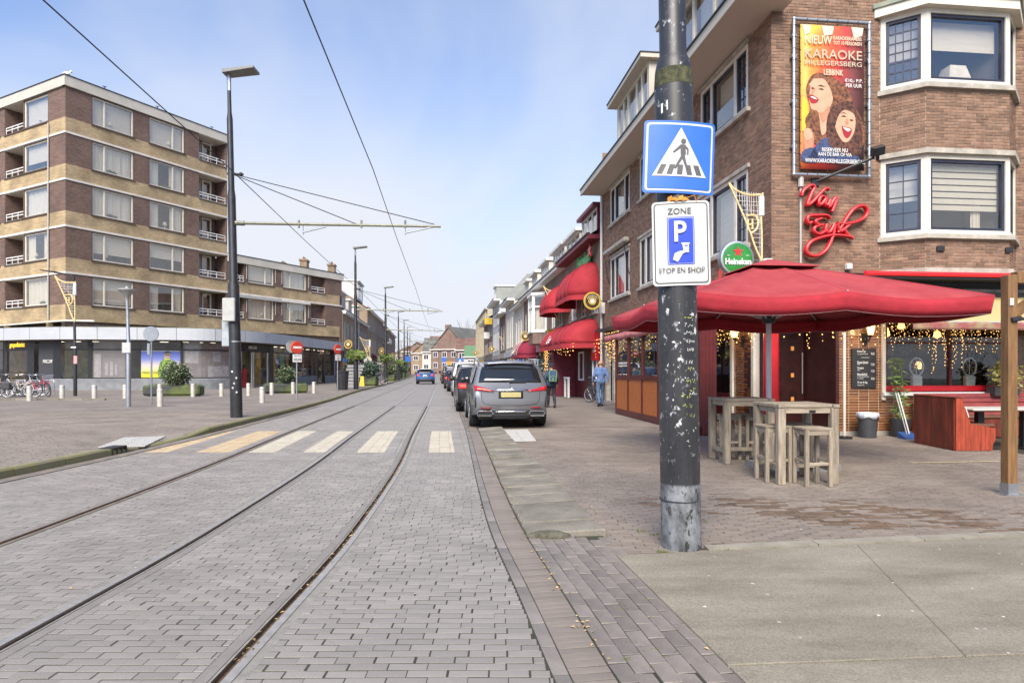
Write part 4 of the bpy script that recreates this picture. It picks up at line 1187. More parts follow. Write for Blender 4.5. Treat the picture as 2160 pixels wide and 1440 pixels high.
# street face with its windows (x = SLEN - t)
def T(t): return SLEN - t
SW = [(1.1, 3.94), (6.85, 9.6), (10.9, 13.8)]
holes = [(T(b), T(a), 4.5, 6.3) for a, b in SW] + [(T(b), T(a), 7.74, 9.3) for a, b in SW]
brickwall(cafe, XS, 0, SLEN - .012, 3.15, 9.45, holes, nmax=150, seed=8, reveal=.1)
for i, (a, b_) in enumerate(SW):
    for z0, z1 in ((4.5, 6.3), (7.74, 9.3)):
        x0, x1 = T(b_), T(a)
        f = MB(C_cream, XS)
        xs = (x0, x0 + (x1 - x0) * .25, x0 + (x1 - x0) * .75, x1)
        f.bx(x0, x1, .0, .15, z0, z0 + .09); f.bx(x0, x1, .0, .15, z1 - .09, z1)
        for q, w2 in ((xs[0] + .05, .05), (xs[1], .06), (xs[2], .06), (xs[3] - .05, .05)): f.bx(q - w2, q + w2, .001, .149, z0 + .09, z1 - .09)
        f.build('window_surround', cafe)
        for k in range(3):
            q0, q1 = xs[k] + (.1 if k == 0 else .06), xs[k + 1] - (.1 if k == 2 else .06)
            bl = [(0, 1, .5, 1, C_blind)] if z0 > 7 else [(0, 1, .05, .98, C_blind)] if k == 1 else None
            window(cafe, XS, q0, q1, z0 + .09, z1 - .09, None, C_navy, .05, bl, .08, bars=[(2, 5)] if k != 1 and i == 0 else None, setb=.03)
        o = MB(C_stone, XS); o.bx(x0 - .12, x1 + .12, -.1, .1, z0 - .11, z0 - .002, .01); o.build('sill', cafe)
        o = MB(C_stone, XS); o.bx(x0 - .1, x1 + .1, -.06, .05, z1 + .001, z1 + .1, .01); o.build('lintel', cafe)
# closed awning box and its arms on the far window
b = MB(C_stone, XS); b.cb((T(12.4), -.16, 6.55), (3.3, .26, .2), .05); b.build('awning_box', cafe)
for x in (T(13.9), T(10.85)): b = MB(C_dark, XS); b.tube([(x, -.25, 6.48), (x, -.12, 5.5), (x, -.02, 5.2)], .02, 5); b.build('awning_arm', cafe)
# eaves, flaking; wraps round the corner
b = MB(C_peel, XS)
b.bx(-.1, SLEN + .45, -.95, .25, 9.45, 9.53); b.bx(-.1, SLEN + .45, -1.02, -.95, 9.42, 9.66); b.bx(-.1, SLEN + .45, -.98, .1, 9.53, 9.64)
b.build('eaves', cafe)
b = MB(C_dark, XS); b.bx(-.12, SLEN + .46, -1.06, -.9, 9.662, 9.70); b.build('gutter', cafe)
b = MB(M_rtile, XS); b.add([(0, -.9, 9.66), (SLEN - .2, -.9, 9.66), (SLEN - .2, 4.2, 14.6), (0, 4.2, 14.6), (0, 8, 11), (SLEN - .2, 8, 11)], [(0, 1, 2, 3), (3, 2, 5, 4)]); b.build('roof', cafe)
for a, b_ in ((.2, 5.0), (7.1, 10.8)):
    x0, x1 = T(b_), T(a)
    zt = 11.7
    part('dormer_cheek', cafe, C_peel, XS, (x0 - .1, x0, -.5, 2.6, 9.65, zt)); part('dormer_cheek', cafe, C_peel, XS, (x1, x1 + .1, -.5, 2.6, 9.65, zt))
    part('dormer_roof', cafe, C_peel, XS, (x0 - .3, x1 + .3, -.85, 2.6, zt, zt + .14)); part('dormer_roof_edge', cafe, C_dark, XS, (x0 - .32, x1 + .32, -.88, 2.6, zt + .142, zt + .18))
    part('dormer_apron', cafe, C_peel, XS, (x0, x1, -.5, -.4, 9.64, 9.86))
    window(cafe, XS, x0, x1, 9.86, zt, [.2, .36, .64, .8], C_cream, .1, [(.0, .2, 0, 1, C_curt), (.36, .64, 0, 1, C_curt), (.8, 1, 0, 1, C_curt)], .1, setb=-.5)
b = MB(M_br); block(b, [TW * .75 + TV * .7, TW * 9 + TV * .7, TW * 9 + TV * 15.2, TW * .75 + TV * 15.2], 3.3, 9.3); b.build('core_wall', cafe)
part('end_wall', cafe, M_br, XS, (-.02, .0, .0, 6, 3, 11.4))
# ---- ground floor
brickwall(cafe, XF, 1.6, 2.69, .10, 3.3, m=M_tile, mort=M_tjoint, L=.24, H=.062, gap=.01, stack=True, nmax=150, name='wall_tile', seed=12)
brickwall(cafe, XF, 2.692, 5.9, .10, .90, m=M_tile, mort=M_tjoint, L=.24, H=.062, gap=.01, stack=True, nmax=60, name='wall_tile', seed=13)
brickwall(cafe, XF, 5.9, 9, .10, 3.3, m=M_tile, mort=M_tjoint, L=.24, H=.062, gap=.01, stack=True, nmax=0, name='wall_tile', seed=14)
brickwall(cafe, XS, T(1.85), T(.75), .10, 3.1, m=M_tile, mort=M_tjoint, L=.24, H=.062, gap=.01, stack=True, nmax=60, name='wall_tile', seed=15)
part('plinth', cafe, C_conc, XF, (1.6, 9, -.03, .2, 0, .1)); part('plinth', cafe, C_conc, XS, (T(15.2), T(.75), -.03, .2, 0, .1))
part('post', cafe, C_cream, XS, (T(.86), T(.74), -.05, .1, .1, 3.15)); part('post', cafe, C_cream, XS, (T(1.97), T(1.85), -.05, .1, .1, 3.15)); part('post', cafe, C_cream, XF, (2.62, 2.70, -.04, .1, .8, 3.1))
# corner entrance, set back
M_porch = mat('dark_porch', (.045, .011, .010), .45, var=.25)
part('porch_wall', cafe, M_porch, XF, (1.52, 1.6, -.0, 1.3, .02, 3.3)); part('porch_wall', cafe, M_porch, XF, (.0, .08, .78, 1.3, .02, 3.3))
part('porch_back', cafe, M_porch, XF, (.08, 1.52, 1.3, 1.38, .02, 3.3)); part('porch_ceiling', cafe, C_dark, XF, (.0, 1.6, .02, 1.3, 3.2, 3.3))
part('porch_step', cafe, C_stone, XF, (.02, 1.56, .05, 1.3, .004, .06))
dr = part('entrance_door', cafe, mat('dark_maroon_door', (.03, .009, .008), .3, var=.2), XF, (.62, 1.48, 1.24, 1.3, .08, 2.5))
for q in (.72, 1.10):
    for z in (.62, 1.2, 1.85):
        part('pane', dr, C_pane, XF, (q, q + .2, 1.225, 1.235, z, z + .36))
        part('glow', dr, emit('amber_inside', (1, .42, .1), .35), XF, (q + .06, q + .14, 1.237, 1.239, z + .1, z + .2))
b = MB(C_alu, XF); b.tube([(1.42, 1.18, .9), (1.42, 1.18, 1.9)], .015, 6); b.build('door_handle', dr)
part('door_sign', cafe, C_cream, XF, (.7, 1.2, 1.1, 1.12, 2.62, 2.70))
b = MB(C_rpaint, XF); b.lathe([(.17, .03), (.17, 3.3)], 24, (.14, .28, 0)); b.build('round_column', cafe, True)
# fascia over the front, neon bar, awning box
part('ground_lintel', cafe, C_dark, XF, (-.02, 9, .02, .3, 3.3, 3.655)); part('ground_lintel', cafe, C_dark, XS, (0, SLEN + .0, .02, .3, 3.1, 3.15))
part('fascia_board', cafe, C_stone, XF, (2.3, 9, -.12, .02, 3.24, 3.32))
b = MB(emit('red_neon_tube', (.8, .02, .03), .35), XF); b.tube([(1.75, -.68, 3.56), (6.1, -.68, 3.56)], .05, 10); b.build('neon_bar', cafe, True)
b = MB(C_dark, XF); b.bx(1.7, 6.3, -.66, -.02, 3.46, 3.50)
for i in range(60): b.tube([(2.3 + i * .07, -.55, 3.42), (2.3 + i * .07 + .03, -.58, 3.34)], .004, 4)
b.build('neon_bracket', cafe)
# large front window: red frame, dark room, pub things inside
fw = part('front_window', cafe, C_maroon, XF, (2.7, 5.9, .02, .14, .98, 1.10), (2.7, 5.9, .02, .14, 3.1, 3.3), (2.7, 2.78, .02, .14, 1.1, 3.1), (5.8, 5.9, .02, .14, 1.1, 3.1), (4.32, 4.38, .03, .12, 1.1, 3.1), (2.78, 5.8, .03, .11, 2.08, 2.12))
part('pane', fw, C_shopglass, XF, (2.76, 5.82, .07, .08, 1.08, 3.12))
part('red_rail', fw, C_rpaint, XF, (2.7, 5.9, .0, .02, 1.0, 1.12)); part('sill', fw, C_white, XF, (2.62, 5.95, -.1, .02, .90, .975))
rm = MB(mat('pub_room', (.06, .035, .022), .9, var=.5, scale=2), XF)
rm.add([(2.0, .3, .1), (9, .3, .1), (9, 4, .1), (2.0, 4, .1), (2.0, .3, 3.25), (9, .3, 3.25), (9, 4, 3.25), (2.0, 4, 3.25)], [(0, 1, 2, 3), (4, 5, 6, 7), (2, 3, 7, 6), (0, 3, 7, 4), (1, 2, 6, 5)])
rm.build('room', fw)
it = MB(mat('pub_shelf', (.12, .13, .15), .5, var=.6, scale=9), XF)
for x in np.arange(3.2, 5.8, .5):
    for z in (1.15, 1.5, 1.85): it.bx(x, x + .38, 2.2, 2.4, z, z + rnd.uniform(.12, .3))
it.build('shelf', fw)
gl_ = emit('amber_lamp', (1, .45, .12), 3.5)
for i, (x, y, z) in enumerate(((3.6, 1.2, 2.35), (4.25, 1.5, 2.5), (4.5, 2.4, 2.35), (5.4, 1.7, 2.3), (3.05, .8, 1.5), (4.25, .9, 1.5))):
    b = MB(gl_, XF); b.lathe([(.03, z), (.09, z + .04), (.06, z + .16), (.02, z + .18)], 8, (x, y, 0))
    o = tag(b.build('indoor_lamp'), ('amber hanging lamp glowing behind the left half of the big cafe window', 'amber hanging lamp glowing at the middle bar of the big cafe window', 'small amber lamp at the back of the room behind the big cafe window', 'amber hanging lamp glowing behind the right half of the big cafe window', 'little amber table light low in the left corner of the big cafe window', 'little amber table light low at the middle of the big cafe window')[i], 'lamp', 'lamps glowing inside the cafe'); o.location = PV
for x, w2 in ((3.75, .0), (5.1, .0)):
    t = thing('beer_tap_sign', 'round wheel ornament on a cream foot, %s in the big cafe window' % ('left one' if x < 4 else 'right one'), 'ornament', PV + TW * x + TV * .35 + Vector((0, 0, 1.08)), TH, 'round ornaments in the cafe window')
    b = MB(C_cream); b.bx(-.12, .12, -.06, .06, 0, .26, .02); b.build('foot', t)
    b = MB(C_alu); b.tube([(.17 * math.cos(a), 0, .47 + .21 * math.sin(a)) for a in np.linspace(0, 6.283, 21)[:-1]], .025, 6, True)
    for k in range(4): a = k * math.pi / 4; b.tube([(.16 * math.cos(a), 0, .47 + .2 * math.sin(a)), (-.16 * math.cos(a), 0, .47 - .2 * math.sin(a))], .012, 5)
    b.build('wheel', t, True)
# street side: corner window, glazed terrace wall, far door
sw = part('side_window', cafe, C_maroon, XS, (T(3.55), T(1.97), .0, .12, .75, .88), (T(3.55), T(1.97), .0, .12, 2.9, 3.1), (T(3.55), T(3.45), .0, .12, .88, 2.9), (T(2.06), T(1.97), .0, .12, .88, 2.9))
part('pane', sw, C_shopglass, XS, (T(3.46), T(2.05), .05, .06, .86, 2.92))
part('under_panel', cafe, C_maroon, XS, (T(11), T(1.97), .02, .14, .1, .75))
for i in range(5):
    a, b_ = T(11) + i * 1.49, T(11) + (i + 1) * 1.49
    s = part('terrace_window', cafe, C_maroon, XS, (a, b_, .0, .1, .75, .84), (a, b_, .0, .1, 2.9, 3.1), (a, a + .09, .0, .1, .84, 2.9))
    part('pane', s, C_shopglass, XS, (a + .08, b_ + .01, .04, .05, .83, 2.91))
rm = MB(MATS['pub_room'], XS); rm.add([(T(14.5), .2, .1), (T(1.97), .2, .1), (T(1.97), 3.5, .1), (T(14.5), 3.5, .1), (T(14.5), .2, 3.05), (T(1.97), .2, 3.05), (T(1.97), 3.5, 3.05), (T(14.5), 3.5, 3.05)], [(0, 1, 2, 3), (4, 5, 6, 7), (2, 3, 7, 6), (0, 3, 7, 4), (1, 2, 6, 5)]); rm.build('room', cafe)
for i, a in enumerate((11.05, 12.0)):
    s = part('glazed_door', cafe, C_navy, XS, (T(a + .93), T(a), .0, .08, .06, .75), (T(a + .93), T(a), .0, .08, 2.85, 3.1), (T(a + .93), T(a + .83), .0, .08, .75, 2.85), (T(a + .1), T(a), .0, .08, .75, 2.85), (T(a + .83), T(a + .1), .0, .08, 1.05, 1.12))
    part('pane', s, C_shopglass, XS, (T(a + .84), T(a + .09), .03, .04, .74, 2.86))
part('stone_surround', cafe, C_stone, XS, (T(13.3), T(13.0), -.06, .14, .02, 2.75), (T(14.5), T(14.25), -.06, .14, .02, 2.75), (T(14.5), T(13.0), -.06, .14, 2.75, 3.05))
d_ = part('side_door', cafe, C_navy, XS, (T(14.25), T(13.3), .3, .36, .04, 2.7)); part('red_notice', d_, C_rpaint, XS, (T(13.62), T(13.5), .28, .299, .4, 2.3))
part('pier', cafe, M_br, XS, (T(15.2), T(14.5), .0, .2, .02, 3.15))
part('canopy_edge', cafe, C_dark, XS, (T(14.6), T(11.0), -.5, .05, 3.14, 3.24))
# drain pipe and meter at the far end
b = MB(C_white, XS); b.tube([(.1, -.08, 0.1), (.1, -.08, 9.4)], .055, 8); b.build('downpipe', cafe, True)
b = MB(C_white, XS); b.bx(.2, .48, -.2, .0, 4.0, 4.5, .02); b.build('meter_box', cafe)
# overhead: thin pipe on the front under the banner, camera, little boxes
b = MB(C_greyf, XF); b.tube([(.66, -.04, 3.7), (.66, -.04, 5.8)], .025, 8); b.tube([(.66, -.05, 5.55), (.66, -.05, 5.8)], .06, 8); b.build('conduit', cafe, True)
b = MB(C_white, XF); b.bx(1.72, 1.84, -.14, -.0, 3.72, 3.86, .02); b.build('sensor_box', cafe)
b = MB(C_dark, XF)
for x in (3.5, 5.15): b.bx(x, x + .18, -.6, -.56, 4.08, 4.2, .01)
b.build('bracket_plate', cafe)

# ---- awnings of the cafe
M_yaw = mat('algae_stained_awning', (.50, .40, .17), .85, var=.12, scale=2.5, col2=(.42, .33, .15), lo=.3, hi=.7)
M_val = mat('faded_awning_valance', (.40, .12, .11), .85, var=.3, scale=3, col2=(.30, .24, .13), lo=.42, hi=.62)
aw = thing('awning', 'yellow green stained awning over the big cafe window with a faded pink valance', 'awning', PV, TH)
b = MB(M_yaw); N_ = 26
b.grid([[(2.35 + 6 * i / N_, -.08 - 1.25 * k / 5, 3.22 - .74 * k / 5 - .012 * math.sin(k / 5 * 3.14) * (1 + math.sin(i * 1.1))) for i in range(N_ + 1)] for k in range(6)])
solid(b.build('canvas', aw, True), .006)
b = MB(M_val); b.grid([[(2.35 + 6 * i / N_, -1.335 + .012 * math.sin(i * 1.7 + k), 2.48 - .17 * k / 3) for i in range(N_ + 1)] for k in range(4)]); solid(b.build('valance', aw, True), .004)
b = MB(C_greyf)
for i in range(8): b.tube([(2.4 + .84 * i, -.1, 3.2), (2.4 + .84 * i, -1.32, 2.47)], .012, 5)
b.tube([(2.35, -1.325, 2.475), (8.35, -1.325, 2.475)], .02, 6); b.build('awning_frame', aw)
part('awning_box', aw, C_dark, None, (2.3, 8.4, -.24, -.06, 3.14, 3.235))
M_paw = mat('faded_pink_awning', (.44, .12, .125), .85, var=.16, scale=3, col2=(.50, .19, .17))
aw = thing('awning', 'faded pink awning over the glazed terrace screen on the street side', 'awning', PV, TH)
b = MB(M_paw); n_ = 24
b.grid([[(.02 - 1.60 * k / 4, .9 + 7.9 * i / n_, 3.05 - .42 * k / 4 + .008 * math.sin(i * 3.1)) for i in range(n_ + 1)] for k in range(5)]); solid(b.build('canvas', aw, True), .006)
b = MB(M_paw); b.grid([[(-1.59, .9 + 7.9 * i / n_, 2.63 - .18 * k - .02 * math.sin(i * 1.2) * k) for i in range(n_ + 1)] for k in range(2)]); solid(b.build('valance', aw, True), .004)
# terrace screen with orange panels
sc_ = thing('terrace_screen', 'maroon framed glass terrace screen with orange panels on the pavement', 'screen', PV, TH)
x0, y0, y1 = -1.48, .35, 7.4
nP = 5; dp_ = (y1 - y0) / nP
b = MB(C_maroon)
b.bx(x0 - .05, x0 + .05, y0, y1, .02, .2); b.bx(x0 - .05, x0 + .05, y0, y1, 1.18, 1.32); b.bx(x0 - .04, x0 + .04, y0, y1, 2.55, 2.65)
for i in range(nP + 1): b.bx(x0 - .045, x0 + .045, y0 + dp_ * i - .05, y0 + dp_ * i + .05, .2, 2.55)
b.bx(x0 - .03, -.05, y1 - .05, y1, .02, .2); b.bx(x0 - .03, -.05, y1 - .05, y1, 1.18, 1.3); b.bx(-.12, -.03, y1 - .05, y1, .2, 2.6)
b.build('frame', sc_)
for i in range(nP):
    part('panel', sc_, C_orange, None, (x0 - .02, x0 + .02, y0 + dp_ * i + .05, y0 + dp_ * (i + 1) - .05, .2, 1.18))
    part('pane', sc_, C_shopglass, None, (x0 - .005, x0 + .005, y0 + dp_ * i + .04, y0 + dp_ * (i + 1) - .04, 1.3, 2.56))
part('pane', sc_, C_shopglass, None, (x0, -.1, y1 - .03, y1 - .02, 1.3, 2.56)); part('panel', sc_, C_orange, None, (x0, -.1, y1 - .035, y1 - .015, .2, 1.18))
b = MB(C_maroon)
for i in range(4): b.bx(x0 + .0 + .085 * i, x0 + .083 + .085 * i, y0 - .06, y0 - .02, .02, 2.62, .004)
b.build('end_board', sc_)
part('inner_bench', sc_, C_maroon, None, (x0 + .1, x0 + .5, y0 + .4, y1 - .4, .05, .45))

# ---- things on the front: banner in its tube frame
bn = thing('banner_frame', 'tall karaoke banner of two laughing women laced in a galvanised tube frame', 'banner', PV + TW * 1.36 - TV * .1 + Vector((0, 0, 7.53)), TH)
b = MB(C_steel)
fx, fz = .89, 1.72
for q in (((-fx, 0, -fz), (-fx, 0, fz)), ((fx, 0, -fz), (fx, 0, fz)), ((-fx, 0, fz), (fx, 0, fz)), ((-fx, 0, -fz), (fx, 0, -fz))): b.tube(q, .04, 10)
for x in (-fx, fx):
    for z in (-fz, fz): b.ball((x, 0, z), .05, 8, 6)
    for z in (-1.1, -.1, .9, 1.35): b.bx(x - .05, x + .05, -.02, .1, z - .03, z + .03)
b.build('tube_frame', bn, True)
b = MB(C_rubber)
for i in range(13):
    z = -1.55 + i * .258
    for s_ in (-1, 1): b.tube([(s_ * .74, -.03, z), (s_ * .9, -.045, z + .03), (s_ * .93, 0, z + .03)], .006, 4)
for i in range(6):
    for s_ in (-1, 1): b.tube([(-.6 + i * .24, -.03, s_ * 1.60), (-.6 + i * .24, -.045, s_ * 1.73)], .006, 4)
b.build('lacing', bn)
km, kn, kl, kp = _pr('karaoke_print')
tcn = kn.new('ShaderNodeTexCoord'); se = kn.new('ShaderNodeSeparateXYZ'); kl.new(tcn.outputs['Object'], se.inputs[0])
no = kn.new('ShaderNodeTexNoise'); no.inputs['Scale'].default_value = 1.6; no.inputs['Detail'].default_value = 3; kl.new(tcn.outputs['Object'], no.inputs['Vector'])
def mth(op, a, b_=None, c=None):
    m_ = kn.new('ShaderNodeMath'); m_.operation = op
    for i, v in enumerate((a, b_, c)):
        if v is None: continue
        if isinstance(v, (int, float)): m_.inputs[i].default_value = v
        else: kl.new(v, m_.inputs[i])
    return m_.outputs[0]
f_ = mth('MULTIPLY_ADD', se.outputs[0], .55, mth('MULTIPLY_ADD', se.outputs[2], -.13, .45))
f_ = mth('MULTIPLY_ADD', mth('SUBTRACT', no.outputs[0], .5), .55, f_)
cr = kn.new('ShaderNodeValToRGB'); kl.new(f_, cr.inputs[0])
e = cr.color_ramp.elements; e[0].position = .0; e[0].color = (.80, .42, .06, 1); e[1].position = 1; e[1].color = (.035, .02, .022, 1)
x = e.new(.22); x.color = (.68, .13, .04, 1); x = e.new(.45); x.color = (.55, .05, .04, 1); x = e.new(.66); x.color = (.16, .045, .04, 1)
kl.new(cr.outputs[0], kp.inputs['Base Color']); kp.inputs['Roughness'].default_value = .5
b = MB(km); b.grid([[(-.75 + 1.5 * i / 6, -.02 + .006 * math.sin(i * 2 + k), -1.6 + 3.2 * k / 8) for i in range(7)] for k in range(9)]); solid(b.build('banner_cloth', bn, True), .003, 1)
def zp(x, z, l): return ((x - 323) / 242, -.034 - .003 * l, (555 - z) / 242)
pr = MB()
ink = lambda n, c, v=.1, s_=8: mat('ink_' + n, c, .5, var=v, scale=s_)
SKN, SKD, HR1, HR2, LIP, TEE, INKW, BLU = ink('skin', (.62, .35, .22)), ink('skin_shade', (.48, .23, .13)), ink('auburn', (.20, .075, .03), .8, 16), ink('brown', (.10, .038, .02), .8, 16), ink('lips', (.35, .02, .025)), ink('teeth', (.75, .7, .64)), ink('cream', (.72, .62, .42)), ink('blue', (.05, .07, .16), .6, 30)
def pp(m_, l, *pts):
    pr.m = m_; pr.poly([tuple(p) for p in smooth_curve([zp(x, z, l) for x, z in pts], 4, True)])
pr.m = ink('pale_stripe', (.78, .62, .45))
for a, c in ((150, 200), (260, 330), (430, 500)): pr.poly([zp(a, 170, 0), zp(c, 170, 0), zp(c - 8, 215, 0), zp(a + 14, 225, 0)])
pp(ink('yellow', (.80, .50, .04)), 0, (150, 560), (185, 600), (180, 690), (150, 740))
pp(HR1, 1, (250, 425), (310, 440), (370, 470), (420, 520), (445, 590), (500, 690), (500, 800), (420, 840), (300, 720), (280, 800), (215, 800), (165, 690), (195, 620), (170, 520), (200, 445))
pp(SKN, 2, (235, 440), (285, 460), (315, 520), (320, 580), (285, 640), (300, 700), (260, 760), (240, 640), (200, 620), (188, 560), (196, 500), (188, 490))
pp(SKD, 3, (205, 620), (260, 640), (300, 600), (300, 650), (265, 690), (240, 640))
pp(HR1, 4, (235, 425), (320, 455), (350, 560), (330, 560), (305, 500), (270, 455), (215, 455))
pp(LIP, 4, (188, 548), (215, 550), (242, 570), (222, 590), (195, 585)); pp(TEE, 5, (194, 556), (214, 556), (232, 569), (212, 566))
pr.m = HR2
for a in (((238, 512), (258, 508), (272, 516), (256, 516)), ((197, 508), (210, 506), (216, 512), (206, 514)), ((234, 496), (256, 490), (280, 500), (256, 497))): pr.poly([zp(x, z, 5) for x, z in a])
pp(SKD, 4, (214, 510), (222, 512), (206, 545), (198, 540))
pp(SKD, 2, (160, 740), (200, 730), (215, 790), (200, 850), (165, 850)); pp(SKN, 3, (158, 735), (190, 728), (205, 770), (170, 790))
pp(BLU, 3, (240, 800), (300, 770), (420, 830), (470, 900), (200, 900), (205, 850))
pp(BLU, 3, (150, 850), (215, 830), (240, 900), (150, 905))
pp(HR2, 4, (370, 580), (430, 575), (465, 640), (490, 740), (480, 850), (400, 860), (330, 830), (300, 800), (285, 700), (310, 620))
pp(SKN, 5, (372, 612), (425, 612), (450, 660), (446, 730), (415, 785), (380, 790), (345, 740), (330, 680), (345, 640))
pp(HR2, 6, (360, 600), (440, 600), (455, 650), (430, 630), (385, 620), (350, 660), (325, 740), (310, 690))
pp(LIP, 6, (372, 708), (400, 712), (428, 720), (424, 750), (402, 772), (382, 752)); pp(TEE, 7, (378, 712), (402, 717), (423, 724), (404, 735))
pr.m = HR2
for a in (((365, 655), (385, 648), (400, 658), (384, 658)), ((414, 672), (430, 668), (440, 676), (428, 680)), ((362, 640), (384, 632), (402, 642), (384, 638))): pr.poly([zp(x, z, 6) for x, z in a])
pp(SKD, 6, (402, 662), (412, 690), (398, 700), (392, 692))
pr.build('print', bn)
def ktxt(s_, x0, x1, z, hh, m_=None, sh=0):
    text(s_, m_ or INKW, bn, (x1 - x0) / 242, hh / 242, zp((x0 + x1) / 2, z, 9), (R(90), 0, 0), .002, shear=sh, bold=.01)
ktxt('NIEUW', 162, 315, 250, 46); ktxt('KARAOKEKAMERS', 322, 484, 236, 20); ktxt('TOT 10 PERSONEN', 322, 484, 262, 20)
ktxt('KARAOKE', 162, 487, 325, 50, ink('grey_gold', (.5, .42, .3))); ktxt('HILLEGERSBERG', 162, 486, 373, 26, ink('grey_gold', (.5, .42, .3)))
ktxt('LEBBINK', 268, 378, 422, 30); ktxt('€10,- P.P.', 388, 490, 462, 22, C_white); ktxt('PER UUR', 394, 486, 488, 20, C_white)
ktxt('RESERVEER NU', 258, 405, 838, 21, C_white); ktxt('AAN DE BAR OF VIA', 235, 428, 862, 20, C_white); ktxt('WWW.KARAOKEHILLEGERSBERG.NL', 162, 505, 898, 22, C_white)
# flood light on a pole
fl = thing('flood_light', 'small black flood light on a slanted arm below the banner', 'flood light', PV + TW * 1.02 - TV * .02 + Vector((0, 0, 5.68)), TH)
b = MB(C_dark); b.tube([(0, 0, 0), (1.05, -.5, .42)], .03, 8); b.bx(-.09, .09, -.02, .02, -.09, .09); b.build('arm', fl)
b = MB(C_black, Matrix.Translation((1.1, -.55, .55)) @ Matrix.Rotation(R(25), 4, 'X') @ Matrix.Rotation(R(-15), 4, 'Y')); b.cb((0, 0, 0), (.28, .14, .2), .02); b.bx(-.03, .03, -.02, .02, -.2, -.1); b.build('head', fl)
# red script sign
vs_ = thing('script_sign', 'glossy red script letters Van Eyk on the brick front', 'sign', PV + TW * 1.38 - TV * .1 + Vector((0, 0, 4.8)), TH)
STRK = {'letter': [[(150, 1078), (160, 1050), (203, 1020), (222, 1032), (206, 1062), (186, 1108), (184, 1126), (212, 1108), (250, 1068), (285, 1036), (306, 1040)]],
    'letter.a': [[(286, 1084), (262, 1078), (246, 1104), (250, 1124), (270, 1112), (290, 1084), (282, 1116), (294, 1124), (312, 1096)]],
    'letter.n': [[(316, 1096), (306, 1134), (328, 1100), (346, 1082), (342, 1108), (322, 1158)]],
    'letter.E': [[(312, 1196), (292, 1180), (240, 1180), (192, 1186), (180, 1206), (190, 1226), (206, 1216)], [(262, 1196), (228, 1212), (244, 1232), (268, 1230)], [(262, 1231), (226, 1244), (220, 1268), (252, 1280), (290, 1258)]],
    'letter.y': [[(292, 1226), (284, 1262), (308, 1268), (334, 1226)], [(338, 1226), (326, 1290), (292, 1360), (240, 1396), (190, 1392), (176, 1362), (204, 1322), (268, 1296), (340, 1284), (420, 1290), (444, 1300)]],
    'letter.k': [[(356, 1270), (376, 1236), (430, 1158), (470, 1128), (508, 1124), (526, 1150), (508, 1186), (452, 1212), (396, 1222), (352, 1220)], [(352, 1222), (366, 1262), (392, 1250), (420, 1226)], [(392, 1250), (412, 1282), (440, 1300)]]}
def zs(x, z, y): return ((x - 330) / 242, y, (1206 - z) / 242)
for nm, l in STRK.items():
    b = MB(C_rpaint)
    for s_ in l:
        q = smooth_curve([zs(x, z, -.03) for x, z in s_], 6); n = len(q)
        b.tube(q, [.033 + .010 * math.sin(i / n * 3.1) for i in range(n)], 8); b.tube([p + Vector((0, .05, 0)) for p in q], .036, 6)
    lo = b.build(nm.split('.')[0], vs_, True)
    b = MB(emit('red_neon_line', (.85, .08, .08), .25))
    for s_ in l: b.tube(smooth_curve([zs(x, z, -.075) for x, z in s_], 5), .011, 6)
    b.build('neon_line', lo, True)
# neon script on the street side
ns = thing('neon_sign', 'red neon script glowing on the street side wall', 'sign', PV + TV * 2.6 - TW * .12 + Vector((0, 0, 3.75)), TH - R(90))
def zn(x, z): return ((x - 590) / 190, 0, (1225 - z) / 190)
b = MB(emit('red_neon_line', (.85, .08, .08), .25))
for s_ in ([(560, 1215), (548, 1230), (552, 1250), (572, 1240)], [(545, 1250), (548, 1275), (575, 1282), (590, 1260)], [(590, 1230), (588, 1262), (605, 1250), (612, 1230)], [(605, 1290), (600, 1275), (622, 1180), (645, 1150), (650, 1165), (625, 1220), (605, 1235)], [(625, 1235), (612, 1250), (630, 1275)], [(470, 1200), (490, 1270), (520, 1190)], [(535, 1225), (528, 1290), (510, 1310)]):
    b.tube(smooth_curve([zn(x * 1.0, z) for x, z in s_], 5), .016, 6)
b.build('neon_tube', ns, True)
# round green beer sign on a bracket
hs = thing('beer_sign', 'round green beer sign with a red star hanging out from the cafe corner', 'sign', (4.76, 13.62, 3.84), R(4))
b = MB(C_steel); b.lathe([(.30, -.1), (.36, -.09), (.37, -.05), (.37, .05), (.36, .09), (.3, .1)], 36, axis='y'); b.build('rim', hs, True)
gm = mat('bottle_green', (.02, .22, .03), .25, var=.25, scale=3, coat=.6)
b = MB(gm); b.lathe([(.0, -.128), (.12, -.125), (.24, -.115), (.32, -.098)], 36, axis='y'); b.lathe([(.32, .098), (.2, .12), (.0, .128)], 36, axis='y'); b.build('face', hs, True)
b = MB(mat('star_red', (.6, .03, .03), .4)); b.poly([(.125 * (1 if i % 2 == 0 else .4) * math.sin(i * math.pi / 5), -.132, .13 + .125 * (1 if i % 2 == 0 else .4) * math.cos(i * math.pi / 5)) for i in range(10)]); b.build('star', hs)
text('Heineken', C_white, hs, .56, .135, (0, -.133, -.075), depth=.01, bold=.03)
text('EST.', C_white, hs, .06, .03, (-.2, -.13, .05), depth=.004); text('1873', C_white, hs, .06, .03, (.2, -.13, .05), depth=.004)
b = MB(C_steel); b.tube([(.3, 0, .0), (1.0, .5, .0)], .02, 6); b.tube([(.3, 0, -.25), (1.0, .5, -.25)], .02, 6); b.tube([(.62, .2, -.4), (.62, .2, .9)], .015, 6); b.build('bracket', hs)
